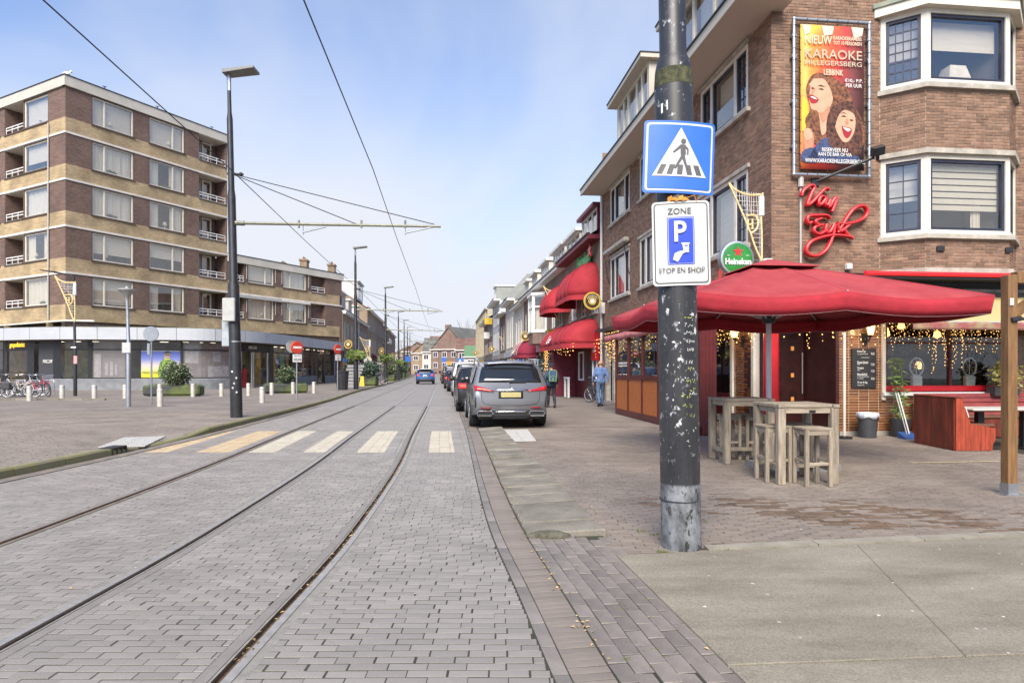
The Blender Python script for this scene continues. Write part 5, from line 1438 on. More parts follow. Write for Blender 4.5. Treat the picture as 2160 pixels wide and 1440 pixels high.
# angel wing light ornament
def ornament(loc, rz, label, s_=1.0, group='lit net ornaments with a letter'):
    t = thing('light_ornament', label, 'ornament', loc, rz, group); t.scale = (s_, s_, s_)
    def q(x, z): return ((x - 640) / 270, 0, (1165 - z) / 270)
    b = MB(mat('rope_light', (.75, .58, .28), .5, var=.4, scale=40))
    for s2 in ([(540, 945), (580, 985), (650, 1012), (725, 1010)], [(735, 1000), (726, 1100), (730, 1250), (730, 1380)], [(540, 945), (580, 1030), (625, 1130), (650, 1190), (668, 1235), (690, 1300), (728, 1385)], [(640, 1130), (690, 1128), (708, 1165), (700, 1205), (668, 1228)], [(650, 1150), (650, 1210)], [(676, 1148), (676, 1206)], [(650, 1180), (676, 1178)]):
        b.tube(smooth_curve([q(*p) for p in s2], 5), .022, 5)
    b.build('rope_frame', t, True)
    n_ = MB(mat('lit_net', (.62, .60, .56), .5, var=.3, scale=60))
    r = random.Random(3)
    for i in range(9):
        x = 600 + i * 14
        n_.tube([q(x, 990 + .1 * (x - 600)), q(x + 6 + r.uniform(-6, 6), 1010 + (x - 560) * 1.05)], .006, 4)
    for i in range(12):
        z = 1020 + i * 26; n_.tube([q(585 + (z - 1020) * .38, z), q(727, z + r.uniform(-8, 8))], .006, 4)
    tag(n_.build('light_net', t), kind='stuff')
    b = MB(C_white); b.bx(.28, .38, -.04, .04, .12, .55, .02); b.build('fixing', t)
    return t
ornament(P(1574, 468, 13.4), R(3), 'lit net ornament with a letter H just left of the script sign')
cctv = MB(C_white); cctv.cb((0, 0, 0), (.2, .16, .1), .02); cctv.lathe([(.05, -.1), (.06, -.03)], 10)
tag(cctv.build('camera_dome', loc=P(1618, 551, 13.5)), 'small white camera box on a bar above the parasol top', 'camera')
# ------------------------------------------------------------------ rows of shops and houses down the street
B_brown = brickmat('row_brown_brick', (.20, .13, .085), (.26, .22, .18), .22, .07, .010, .2, nvar=.2)
B_ochre = brickmat('row_ochre_brick', (.27, .185, .105), (.30, .25, .2), .22, .07, .010, .2, nvar=.2)
B_redb = brickmat('row_red_brick', (.18, .10, .072), (.25, .21, .18), .22, .07, .010, .2, nvar=.2)
M_plas = mat('cream_render', (.58, .54, .46), .85, var=.1, scale=1.2)
M_grend = mat('grey_white_render', (.54, .54, .52), .85, var=.09, scale=1)
M_beige = mat('beige_concrete', (.42, .37, .26), .85, var=.15, scale=1)
M_slate = brickmat('grey_roof_tile', (.15, .145, .125), (.06, .06, .055), .24, .2, .02, .25, .7)
M_orange = brickmat('orange_roof_tile', (.20, .115, .085), (.12, .07, .05), .24, .2, .02, .3, .8)
M_zinc = mat('zinc_sheet', (.27, .28, .26), .55, .3, var=.12, scale=2)
M_burg = mat('burgundy_timber', (.17, .02, .035), .5, var=.12, scale=3)
C_wht = C_white
def plainwall(parent, X, x0, x1, z0, z1, holes, m, th=.14):
    w_ = MB(m, X)
    xs = sorted({x0, x1, *[min(max(v, x0), x1) for h in holes for v in h[:2]]}); zs = sorted({z0, z1, *[min(max(v, z0), z1) for h in holes for v in h[2:]]})
    for a, b in zip(xs, xs[1:]):
        for c, d in zip(zs, zs[1:]):
            if not any(p < (a + b) / 2 < q and r < (c + d) / 2 < s for p, q, r, s in holes): w_.add([(a, 0, c), (b, 0, c), (b, 0, d), (a, 0, d)], [(0, 1, 2, 3)])
    for a, b, c, d in holes: w_.add([(a, 0, c), (b, 0, c), (b, 0, d), (a, 0, d), (a, th, c), (b, th, c), (b, th, d), (a, th, d)], [(0, 4, 5, 1), (1, 5, 6, 2), (2, 6, 7, 3), (3, 7, 4, 0)])
    return w_.build('wall', parent)
def fxr(y): return 4.14 - .107 * (y - 29.4)
def fxl(y): return -11.25 + cx(y)
def house(name, label, side, y0, y1, eave, wm, wins, depth=9, roof=None, shop=(.25, 2.75), sign=None, base=0, cat='building', eavem=None, eo=.35, off=0, frame=None, endm=None):
    """wins: (x0, x1, z0, z1, nsplit) counted from the end nearest the camera"""
    fx = fxr if side == 'r' else fxl
    p0, p1 = Vector((fx(y0) + off, y0, base)), Vector((fx(y1) + off, y1, base))
    L = (p1 - p0).length
    t = thing(name, label, cat, p0)
    if side == 'l': X = frame_at((0, 0, 0), p1 - p0); mx_ = lambda a, b: (a, b)
    else: X = frame_at(tuple(p1 - p0), p0 - p1); mx_ = lambda a, b: (L - b, L - a)
    t['X'] = 0
    holes = [(*mx_(a, b), c, d) for a, b, c, d, n in wins]
    if shop: holes.append((.3, L - .3, shop[0], shop[1]))
    plainwall(t, X, 0, L, 0, eave, holes, wm)
    b = MB(endm or wm, X)
    b.add([(0, .0, 0), (0, depth, 0), (L, depth, 0), (L, 0, 0), (0, 0, eave), (0, depth, eave), (L, depth, eave), (L, 0, eave)], [(0, 1, 5, 4), (1, 2, 6, 5), (2, 3, 7, 6)]); b.build('side_wall', t)
    for h, (a, b_, c, d, n) in zip(holes, wins):
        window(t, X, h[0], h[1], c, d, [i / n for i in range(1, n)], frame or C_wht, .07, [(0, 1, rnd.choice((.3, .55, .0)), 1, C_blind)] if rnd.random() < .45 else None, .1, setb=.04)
        part('sill', t, C_stone, X, (h[0] - .06, h[1] + .06, -.08, .05, c - .08, c - .004))
    if shop:
        n = max(2, int(L / 1.7))
        f = part('shop_window', t, C_dark, X, (.3, L - .3, .02, .12, shop[0], shop[0] + .1), (.3, L - .3, .02, .12, shop[1] - .1, shop[1]), *[(.3 + (L - .6) * i / n - .04, .3 + (L - .6) * i / n + .04, .03, .11, shop[0] + .1, shop[1] - .1) for i in range(n + 1)])
        part('pane', f, C_shopglass, X, (.34, L - .34, .06, .07, shop[0] + .08, shop[1] - .08))
        part('shop_back', f, mat('warm_shop_room', (.32, .23, .13), .9, var=.7, scale=1.1), X, (.1, L - .1, 2.5, 2.55, .1, 3.0))
        part('shop_floor', f, C_room, X, (.1, L - .1, .1, 2.5, .05, .1))
        if sign: part('shop_sign', t, sign, X, (.2, L - .2, -.12, -.002, shop[1] + .05, shop[1] + .62))
    em = eavem or C_wht
    part('eaves', t, em, X, (-.02, L + .02, -eo, .1, eave, eave + .2)); part('gutter', t, C_dark, X, (-.02, L + .02, -eo - .06, -eo + .1, eave + .202, eave + .27))
    if roof:
        rh, rd, rm_ = roof
        b = MB(rm_, X); z = eave + .2
        b.add([(0, -eo + .1, z), (L, -eo + .1, z), (L, rd, rh), (0, rd, rh), (0, rd * 2, z), (L, rd * 2, z)], [(0, 1, 2, 3), (3, 2, 5, 4)]); b.build('roof', t)
        b = MB(endm or wm, X); b.poly([(.01, 0, z), (.01, rd, rh - .05), (.01, rd * 2, z)]); b.poly([(L - .01, 0, z), (L - .01, rd, rh - .05), (L - .01, rd * 2, z)]); b.build('gable', t)
    return t, X, L, mx_
def dormer(t, X, a, b_, z0, z1, y, m, n=3, d=2.6, fm=None):
    part('dormer_wall', t, m, X, (a, a + .12, y, y + d, z0 - .3, z1), (b_ - .12, b_, y, y + d, z0 - .3, z1), (a + .12, b_ - .12, y, y + .1, z0 - .3, z0))
    part('dormer_roof', t, fm or C_wht, X, (a - .15, b_ + .15, y - .25, y + d, z1, z1 + .16))
    window(t, X, a + .12, b_ - .12, z0, z1, [i / n for i in range(1, n)], C_wht, .08, [(0, .5, .2, 1, C_curt)], .1, setb=y + .005)
def chimney(t, X, x, y, z0, z1, w_=.9, m=None):
    b = MB(m or B_ochre, X); b.bx(x - w_ / 2, x + w_ / 2, y - .35, y + .35, z0, z1); b.bx(x - w_ / 2 - .08, x + w_ / 2 + .08, y - .43, y + .43, z1, z1 + .18)
    c = b.build('chimney', t)
    q = MB(mat('chimney_pot', (.26, .15, .09), .9), X)
    for i in range(4): q.lathe([(.09, z1 + .18), (.07, z1 + .45)], 8, (x - w_ / 2 + .14 + i * (w_ - .28) / 3, y, 0))
    tag(q.build('chimney_pot', c), kind='stuff')
def nw(a, b, n, c, d, w_=.7):
    return [(a + (b - a) * i / n + ((b - a) / n - w_) / 2, a + (b - a) * i / n + ((b - a) / n + w_) / 2, c, d, 1) for i in range(n)]
sgn = lambda n, c: mat('sign_' + n, c, .5, var=.15, scale=2)
# left side
t, X, L, mx_ = house('row_house', 'ochre brick house with white dormers next to the low flats', 'l', 66.4, 78, 7.4, B_ochre, nw(.6, 5.2, 4, 4.0, 6.5, .85) + nw(6.5, 11, 4, 4.0, 6.5, .8), roof=(12.6, 6, M_slate), sign=sgn('navy', (.05, .06, .14)))
dormer(t, X, .6, 4.2, 8.0, 9.5, .3, M_plas, 5); dormer(t, X, 6.5, 9.4, 8.0, 9.3, .3, M_plas, 4)
chimney(t, X, 1.2, 1.3, 8, 12.3); chimney(t, X, 5.2, 1.9, 8, 12.2, .8); chimney(t, X, 2.2, 4.3, 9, 12.9, 1.3); part('red_sign', t, sgn('red', (.5, .05, .03)), X, (2.4, 3.6, -.5, -.13, 2.85, 3.5))
part('dentils', t, C_wht, X, *[(i * .5, i * .5 + .2, -.3, -.02, 7.25, 7.398) for i in range(23)])
t, X, L, mx_ = house('row_house', 'dark brown house with a long grey roof and a white downpipe', 'l', 78.04, 90, 7.3, B_brown, nw(.5, 11.5, 8, 4.0, 6.4, .8), roof=(12.4, 6, M_slate), sign=sgn('grey', (.2, .2, .2)))
dormer(t, X, 2, 5, 7.9, 9.3, .3, M_grend, 3); b = MB(C_wht, X); b.tube([(1, -.1, .2), (1, -.1, 7.3)], .07, 6); b.build('downpipe', t)
part('red_sign', t, C_rpaint, X, (4, 7, -.3, -.13, 3.5, 4.0))
t, X, L, mx_ = house('row_house', 'tall three storey brown block with two rows of white windows and a white roof box', 'l', 90.04, 104, 9.75, B_ochre, nw(.4, 13.6, 10, 3.9, 6.1, .8) + nw(.4, 13.6, 10, 7.2, 9.1, .8), roof=(13.4, 5, M_slate), sign=sgn('wine', (.16, .03, .05)))
dormer(t, X, .3, 7, 11.6, 13.9, 1.4, M_grend, 2, 4)
t, X, L, mx_ = house('row_house', 'three storey brown block with white windows beside the taller roof box', 'l', 104.04, 118, 9.75, B_brown, nw(.4, 13.6, 10, 3.9, 6.1, .8) + nw(.4, 13.6, 10, 7.2, 9.1, .8), roof=(13.2, 5, M_slate), sign=sgn('white', (.6, .6, .58)))
t, X, L, mx_ = house('row_house', 'narrow brown house with a white balcony halfway down the left row', 'l', 118.04, 134, 9.3, B_brown, nw(.4, 15, 8, 3.9, 6, .9) + nw(.4, 8, 4, 6.9, 8.8, 1.1), roof=(12.5, 5, M_slate), sign=sgn('teal', (.05, .16, .18)))
part('balcony', t, C_wht, X, (.5, 7, -1.1, 0, 6.3, 6.45), (.5, 7, -1.1, -1.04, 6.45, 7.2))
t, X, L, mx_ = house('row_house', 'last brown brick house of the left row with a blank gable and chimney', 'l', 134.04, 160, 9.2, B_redb, nw(.4, 25, 10, 3.9, 6, 1.0) + nw(.4, 25, 10, 6.8, 8.6, 1.0), roof=(13.4, 5, M_slate), sign=sgn('green', (.05, .14, .07)))
chimney(t, X, 3, 4.6, 12, 14.4, 1.4, B_redb)
# right side, from the cafe onwards
t, X, L, mx_ = house('awning_pub', 'narrow brown pub with a burgundy cornice and red dutch awnings', 'r', 29.7, 38.2, 7.55, B_brown, [(.5, 2.0, 4.2, 6.2, 2), (2.9, 4.4, 4.2, 6.2, 2), (5.4, 6.9, 4.2, 6.2, 2)], roof=(11.2, 5, M_orange), shop=None, eavem=M_burg, eo=.6)
dormer(t, X, *mx_(.2, 3.6), 7.95, 9.1, -.1, M_burg, 3, 3, M_burg); dormer(t, X, *mx_(4.6, 8.2), 7.9, 8.9, .0, M_plas, 3)
part('shop_front', t, C_maroon, X, (*mx_(.1, 8.4), -.04, .0, .02, 3.4)); part('brick_pier', t, M_burg, X, (*mx_(5.6, 6.3), -1.25, -.04, .02, 2.6))
part('door', t, C_dark, X, (*mx_(1.4, 2.4), -.08, -.04, .02, 2.3))
window(t, X, *mx_(3.2, 4.4), .9, 2.4, None, C_wht, .09, None, .06, setb=-.12, room=False); window(t, X, *mx_(.3, 1.2), .9, 2.4, None, C_wht, .09, None, .06, setb=-.12, room=False)
part('red_board', t, C_rpaint, X, (*mx_(.05, 1.1), -.2, -.05, 1.9, 3.3))
text("Lie", C_wht, t, .5, .4, X @ Vector((L - .5, -.21, 2.5)), (R(90), 0, math.atan2(X[1][0], X[0][0])))
text('Heineken', mat('green_letters', (.03, .36, .06), .4), t, 2.9, .58, X @ Vector((L - 2.7, -.2, 7.0)), (R(90), 0, math.atan2(X[1][0], X[0][0])), .08, bold=.03)
b = MB(C_rpaint, X); b.poly([(L - .85 + .38 * (1 if i % 2 == 0 else .42) * math.sin(i * math.pi / 5), -.28, 7.15 + .38 * (1 if i % 2 == 0 else .42) * math.cos(i * math.pi / 5)) for i in range(10)]); solid(b.build('red_star', t), .06)
part('orange_panel', t, C_orange, X, (*mx_(6.4, 7.9), -1.2, -1.1, .1, 1.1)); part('white_frame', t, C_wht, X, (*mx_(3.3, 3.4), -.9, -.8, .02, 1.0), (*mx_(4.2, 4.3), -.9, -.8, .02, 1.0), (*mx_(3.3, 4.3), -.92, -.78, 1.0, 1.08))
t, X, L, mx_ = house('brick_shop', 'brown brick shop with a white bay window and a row of small dormers', 'r', 38.24, 58, 7.5, B_redb, [(1, 2.4, 4.2, 6.6, 2), (3.6, 5.0, 4.2, 6.6, 2)] + nw(12.2, 19.4, 4, 4.0, 6.4, .9), roof=(10.8, 5, M_orange), sign=sgn('pink', (.52, .38, .38)), eo=.5)
for a, b_ in ((.3, 4.3), (6, 9.6), (11.5, 14.5), (16.4, 18.9)): dormer(t, X, *mx_(a, b_), 7.9, 9.0, .0, M_plas, 4)
# its bay
a, b_ = mx_(7.0, 10.6)
bm = MB(B_redb, X); pb = [(a, .0), (a + .7, -.9), (b_ - .7, -.9), (b_, .0)]; bm.prism(pb, 3.3, 4.1, 'z'); bm.build('bay_base', t)
bm = MB(C_wht, X); bm.prism([(p[0], p[1] - .1) for p in pb], 4.1, 4.22, 'z'); bm.prism([(p[0], p[1] - .12) for p in pb], 6.75, 6.95, 'z')
for p in pb: bm.tube([(p[0], p[1] + .05, 4.2), (p[0], p[1] + .05, 6.76)], .09, 4)
bm.build('bay_frame', t)
for p, q in zip(pb, pb[1:]):
    wx = X @ frame_at((p[0], p[1], 0), (q[0] - p[0], q[1] - p[1])); l_ = math.hypot(q[0] - p[0], q[1] - p[1])
    w_ = window(t, wx, .05, l_ - .05, 4.22, 6.75, [.5] if l_ > 1.5 else None, C_wht, .1, [(0, 1, .0, .6, C_curt)], .08, room=False, setb=.02)
    part('transom', w_, C_wht, wx, (.1, l_ - .1, .0, .08, 5.9, 6.0))
t, X, L, mx_ = house('plaster_shop', 'cream plastered narrow shop left of the brick shop with dormers', 'r', 58.04, 66, 7.4, M_plas, nw(.8, 6.8, 3, 3.9, 6.3, 1.3), roof=(10.5, 5, M_orange), sign=sgn('pale', (.6, .5, .48)), eo=.5)
t, X, L, mx_ = house('cornice_shop', 'tall cream shop with a projecting moulded cornice', 'r', 66.04, 75, 8.6, M_plas, nw(.8, 8, 4, 3.8, 7.2, 1.0), sign=sgn('bluegrey', (.42, .45, .5)), eo=.75)
t, X, L, mx_ = house('small_brick_shop', 'small brown shop with a cornice between cream and white fronts', 'r', 75.04, 83, 8.0, B_redb, nw(.8, 7, 2, 3.8, 6.8, 1.3), sign=sgn('taupe', (.35, .32, .27)), eo=.9)
t, X, L, mx_ = house('white_town_house', 'tall white rendered house with a grey zinc mansard roof', 'r', 83.04, 95, 10.4, M_grend, nw(.8, 11, 3, 4.0, 6.6, 1.4) + nw(.8, 11, 3, 7.4, 9.5, 1.4), sign=sgn('grey2', (.3, .3, .29)), eo=.8)
b = MB(M_zinc, X); b.add([(0, .6, 10.6), (L, .6, 10.6), (L, 3.6, 13.9), (0, 3.6, 13.9), (0, 12, 13.9), (L, 12, 13.9), (L, 12, 10.6), (0, 12, 10.6)], [(0, 1, 2, 3), (3, 2, 5, 4), (1, 6, 5, 2), (0, 3, 4, 7)])
for i in range(14): b.bar((L + .01, .9 + i * .75, 10.6), (L + .01, max(.9 + i * .75, 3.5), 13.85 if i > 3 else 11.0 + i * .85), .05)
b.build('mansard_roof', t); dormer(t, X, *mx_(7.5, 11), 11.0, 13.2, .2, M_zinc, 2)
part('yellow_sign', t, sgn('yellow', (.6, .40, .03)), X, (*mx_(10.2, 10.5), -1.3, -.2, 8.0, 8.9))
t, X, L, mx_ = house('dark_brick_shop', 'dark brick shop with a sloping roof and white bay below the yellow sign', 'r', 95.04, 115, 8.9, B_redb, nw(1, 19, 6, 3.9, 5.8, 1.3) + nw(1, 10, 3, 6.6, 8.2, 1.3), roof=(12.4, 5, M_slate), sign=sgn('dark', (.1, .1, .1)), eo=.9)
part('ac_box', t, C_wht, X, (*mx_(6, 8), -.9, 0, 6.3, 7.3))
t, X, L, mx_ = house('modern_block', 'beige concrete block with upright fins above the street', 'r', 115.04, 150, 12.2, M_beige, nw(.6, 34, 10, 4.4, 6.6, 1.9) + nw(.6, 34, 10, 7.8, 11.6, 2.4), sign=sgn('amber', (.55, .33, .02)), eo=.4, eavem=M_beige, off=.6)
part('fin', t, M_beige, X, *[(i * 3.4 + .0, i * 3.4 + .3, -.35, 0, 4, 12.2) for i in range(11)])
# houses closing the view where the street bends
def small_house(name, label, cx_, y, w_, d, eave, ridge, wm, rm_, along='y', wn=3, rz=0):
    t = thing(name, label, 'house', (cx_, y, 0), rz)
    b = MB(wm); b.bx(-w_ / 2, w_ / 2, 0, d, 0, eave); b.build('wall', t)
    b = MB(rm_)
    if along == 'y':
        b.add([(-w_ / 2 - .4, -.3, eave - .2), (0, -.3, ridge), (w_ / 2 + .4, -.3, eave - .2), (-w_ / 2 - .4, d, eave - .2), (0, d, ridge), (w_ / 2 + .4, d, eave - .2)], [(0, 1, 4, 3), (1, 2, 5, 4)])
        g_ = MB(wm); g_.poly([(-w_ / 2, -.01, eave), (w_ / 2, -.01, eave), (0, -.01, ridge - .15)]); g_.build('gable', t)
    else: b.add([(-w_ / 2, -.4, eave - .1), (w_ / 2, -.4, eave - .1), (w_ / 2, d / 2, ridge), (-w_ / 2, d / 2, ridge), (-w_ / 2, d + .4, eave - .1), (w_ / 2, d + .4, eave - .1)], [(0, 1, 2, 3), (3, 2, 5, 4), (0, 3, 4), (1, 5, 2)])
    solid(b.build('roof', t), .2)
    for k in range(wn):
        x = -w_ / 2 + w_ * (k + .5) / wn
        for z in ((eave - 2.4,) if eave < 5 else (eave - 2.4, eave - 5.4)):
            q = MB(C_wht); q.bx(x - .8, x + .8, -.08, -.01, z, z + 1.6); f = q.build('window', t)
            q = MB(C_navy); q.bx(x - .65, x - .06, -.11, -.081, z + .15, z + 1.45); q.bx(x + .06, x + .65, -.11, -.081, z + .15, z + 1.45); q.build('pane', f)
    part('eaves', t, C_wht, None, (-w_ / 2 - .3, w_ / 2 + .3, -.5, -.12, eave - .25, eave - .02))
    return t
t = small_house('gable_house', 'big brown gabled house with a steep grey roof where the street bends', -17.9, 182, 12.5, 16, 7.2, 13.6, B_redb, M_slate, 'y', 4, R(-28))
b = MB(B_redb); b.bx(-2.2, -.6, 1.2, 2.2, 12.0, 14.2); b.build('chimney', t)
small_house('tiled_house', 'long house with a red brown tiled roof right of the gabled house', -8.5, 170, 13, 12, 6.6, 10.0, B_redb, M_rtile, 'x', 4)
small_house('green_roof_house', 'little white house under a green roof behind the parked cars', -8.6, 158, 6.6, 6, 4.6, 7.4, M_grend, mat('green_tiles', (.10, .19, .10), .8, var=.2), 'x', 2)
small_house('grey_box_house', 'plain pale grey box building behind the distant crossing sign', -5.8, 150, 5.0, 5, 4.0, 4.3, M_grend, M_zinc, 'x', 0)
for i, (px, Y, w_, e_, rg, wm, rm_) in enumerate(((897, 205, 9, 6.6, 10.4, B_ochre, M_rtile), (915, 196, 7, 6.8, 11.2, M_plas, M_slate), (880, 215, 10, 7.4, 10.6, B_redb, M_orange), (930, 200, 8, 7.4, 12, B_redb, M_rtile), (862, 260, 16, 7, 11, B_brown, M_slate))):
    small_house('distant_house', ('ochre house with a red roof at the far end of the street', 'pale narrow house with a grey roof at the far bend', 'red brick house with an orange roof left of the far bend', 'brown house with a red roof just behind the gabled house', 'farthest brown house closing the street at the left')[i], (px - 1080) / F * Y, Y, w_, 9, e_, rg, wm, rm_, 'x' if i % 2 else 'y', 3)

# dutch awnings
def dutch(label, X, loc, x0, x1, z0, z1, dep, m, group=None, seam=None, txt=None):
    t = thing('dutch_awning', label, 'awning', loc, 0, group)
    b = MB(m, X); n, k_ = 16, 8; rows_ = []
    for i in range(n + 1):
        u = i / n; e = min(u, 1 - u) * (x1 - x0); s_ = math.sin(min(1, e / (dep * .8)) * math.pi / 2) ** .5 if e < dep * .8 else 1
        rows_.append([(x0 + (x1 - x0) * u, -dep * s_ * math.sin(k / k_ * math.pi / 2) - .01, z0 + (z1 - z0) * (math.cos(k / k_ * math.pi / 2) * (.35 + .65 * s_))) for k in range(k_ + 1)])
    b.grid(rows_); solid(b.build('canvas', t, True), .01)
    v = MB(m, X); v.grid([[r[-1], (r[-1][0], r[-1][1] - .01, z0 - .22 - .02 * (i % 2))] for i, r in enumerate(rows_)]); solid(v.build('valance', t), .006)
    s = MB(seam or m, X)
    for i in range(1, n, 3): s.tube([Vector(p) + Vector((0, -.012, .012)) for p in rows_[i]], .016, 4)
    tag(s.build('seam', t), kind='stuff')
    if txt: text(txt, C_wht, t, *txt_size, X @ Vector(((x0 + x1) / 2, -dep - .02, z0 + .35)), (R(62), 0, math.atan2(X[1][0], X[0][0])), .01)
    return t
def rx(y0): return frame_at((0, 0, 0), Vector((.107, -1, 0)))
txt_size = (1.0, .5)
RL = lambda y: (fxr(y), y, 0)
dutch('large red dutch awning on the upper floor below the green letters', rx(0), RL(30), -5.2, .1, 5.0, 6.65, 1.35, C_red, 'red dutch awnings of the pub')
dutch('smaller red dutch awning on the upper floor behind the large one', rx(0), RL(36.6), -4.4, -.2, 5.0, 6.5, 1.3, C_red, 'red dutch awnings of the pub')
dutch('low red dutch awning over the pub entrance hung with lights', rx(0), RL(30), -9.0, .1, 2.72, 3.95, 1.6, C_red, 'red dutch awnings of the pub', txt='Lie')
dutch('burgundy striped dutch awning of the brick shop further on', rx(0), RL(49.5), -6.5, 0, 2.6, 4.0, 1.5, mat('burgundy_fabric', (.26, .018, .045), .8, var=.1), None, C_cream, txt='Le Giers')
t = thing('shop_awning', 'pink slanted awning on a shop behind the hanging baskets on the left', 'awning', (fxl(97), 97, 2.6))
b = MB(mat('pink_fabric', (.55, .22, .2), .8), frame_at((0, 0, 0), (-.11, 1, 0))); b.grid([[(0, 0, 1.1), (8, 0, 1.1)], [(0, -2.2, .2), (8, -2.2, .2)], [(0, -2.22, -.1), (8, -2.22, -.1)]]); solid(b.build('canvas', t), .02)
# ring shaped light ornaments
def ring(px, py, Y, r_, label):
    t = thing('ring_ornament', label, 'ornament', P(px, py, Y), R(6 if px > 900 else -14), 'ring ornaments along the street')
    b = MB(mat('gold_tube', (.62, .42, .08), .4, var=.25, scale=20))
    for q, w_ in ((r_, .03), (r_ * .88, .016), (r_ * .42, .03)): b.tube([(q * math.cos(a), -.05, q * math.sin(a)) for a in np.linspace(0, 2 * math.pi, 33)[:-1]], w_ * r_ / .36, 6, True)
    b.build('light_ring', t, True)
    b = MB(mat('bronze_disc', (.045, .028, .016), .6, var=.3)); b.lathe([(r_ * .92, -.03), (r_ * .92, .03)], 28, axis='y'); b.build('disc', t)
    b = MB(C_cream); b.lathe([(r_ * .3, -.06), (r_ * .3, -.03)], 16, axis='y')
    if r_ > .3:
        for k in range(9):
            a = R(150 - k * 15); b.bx(r_ * .66 * math.cos(a) - .015, r_ * .66 * math.cos(a) + .015, -.05, -.03, r_ * .66 * math.sin(a) - .025, r_ * .66 * math.sin(a) + .025)
    b.build('centre', t)
    b = MB(C_dark); b.tube([(r_ * .9, .0, 0), (r_ * 2.2, .1, 0)] if px > 900 else [(-r_ * .9, 0, 0), (-r_ * 2.2, .1, 0)], .02, 5); b.build('bracket', t)
for a in ((1249, 635, 28.4, .37, 'large gold ring ornament below the red upper awnings'), (1108, 709, 50, .34, 'gold ring ornament above the burgundy awning'), (1037, 736, 88, .36, 'gold ring ornament in front of the small cornice shop'), (1003, 744, 118, .38, 'gold ring ornament before the beige concrete block'), (735, 726, 63, .4, 'gold ring ornament at the first house after the flats'), (805, 740, 86, .4, 'gold ring ornament behind the second hanging basket'), (828, 749, 112, .4, 'farthest gold ring ornament on the left row')): ring(*a)
ornament(P(1163, 640, 38.5), R(0), 'lit net ornament beside the white bay window', 1.3)
ornament(P(1062, 728, 78), R(0), 'small lit net ornament on the cornice shop', 1.4)
ornament(P(770, 735, 70), R(0), 'lit net ornament on the brown house behind the tram pole', 1.6)
b = MB(sgn('yellow', (.6, .40, .03))); b.cb((0, 0, 0), (.7, .12, .35), .03); b.m = C_dark; b.tube([(.3, 0, .15), (.8, .1, .2)], .02, 5)
tag(b.build('hanging_sign', loc=P(1166, 700, 40)), 'yellow hanging sign beside the low red awning', 'sign')
# beach flags
for i, (px, Y, z, lab) in enumerate(((1147, 44, 2.9, 'thin tall beach flag next to the dark lettered one'), (1160, 41.5, 3.4, 'dark navy beach flag with white letters beside the red awning'))):
    c = G(px, HZ + F * EYE / Y); t = thing('beach_flag', lab, 'flag', (c.x, c.y, .01), 0, 'beach flags outside the shop')
    b = MB(C_greyf); b.tube([(0, 0, 0), (0, 0, z * .8), (-.05, 0, z * .95), (-.2, 0, z)], .02, 6); b.bx(-.25, .25, -.25, .25, 0, .03); b.build('mast', t)
    b = MB(mat('navy_flag', (.02, .025, .05), .8)); b.grid([[(0, -.01 + .02 * math.sin(k), .7 + (z - .8) * k / 6), ((.42 if k < 4 else .42 - .15 * (k - 3)) * (.4 if i == 0 else 1), .03 * math.sin(k * 2), .7 + (z - .8) * k / 6)] for k in range(7)]); solid(b.build('cloth', t, True), .004)
    if i: text('EASYHAIR', C_wht, t, 1.6, .24, (.2, -.03, 1.9), (R(90), R(90), 0))
# winter trees and far greenery
def bare_tree(name, label, loc, h, seed):
    t = thing(name, label, 'tree', loc, 0, 'bare winter trees behind the roofs'); r = random.Random(seed)
    b = MB(mat('grey_bark', (.16, .14, .12), .9, var=.2)); tw_ = MB(mat('fine_twigs', (.25, .22, .2), .9))
    def grow(p, d, l, rad, lev):
        q = p + d * l; (b if lev < 2 else tw_).tube([p, q], [rad, rad * .6], 5 if lev < 2 else 3)
        if lev < 4:
            for k in range(3 + (lev > 0)):
                e = (d + Vector((r.uniform(-.6, .6), r.uniform(-.6, .6), r.uniform(-.1, .4)))).normalized(); grow(p.lerp(q, r.uniform(.5, 1)), e, l * r.uniform(.55, .75), rad * .5, lev + 1)
    grow(Vector((0, 0, 0)), Vector((0, 0, 1)), h * .42, h * .018, 0)
    b.build('trunk', t); tag(tw_.build('crown', t), kind='stuff')
bare_tree('bare_tree', 'left one of two bare trees behind the tiled roof', (-15.6, 196, 0), 17, 1)
bare_tree('bare_tree', 'right one of two bare trees behind the tiled roof', (-12.6, 192, 0), 17, 2)
bare_tree('bare_tree', 'bare tree beyond the far end of the left row', (-42, 240, 0), 13, 5)
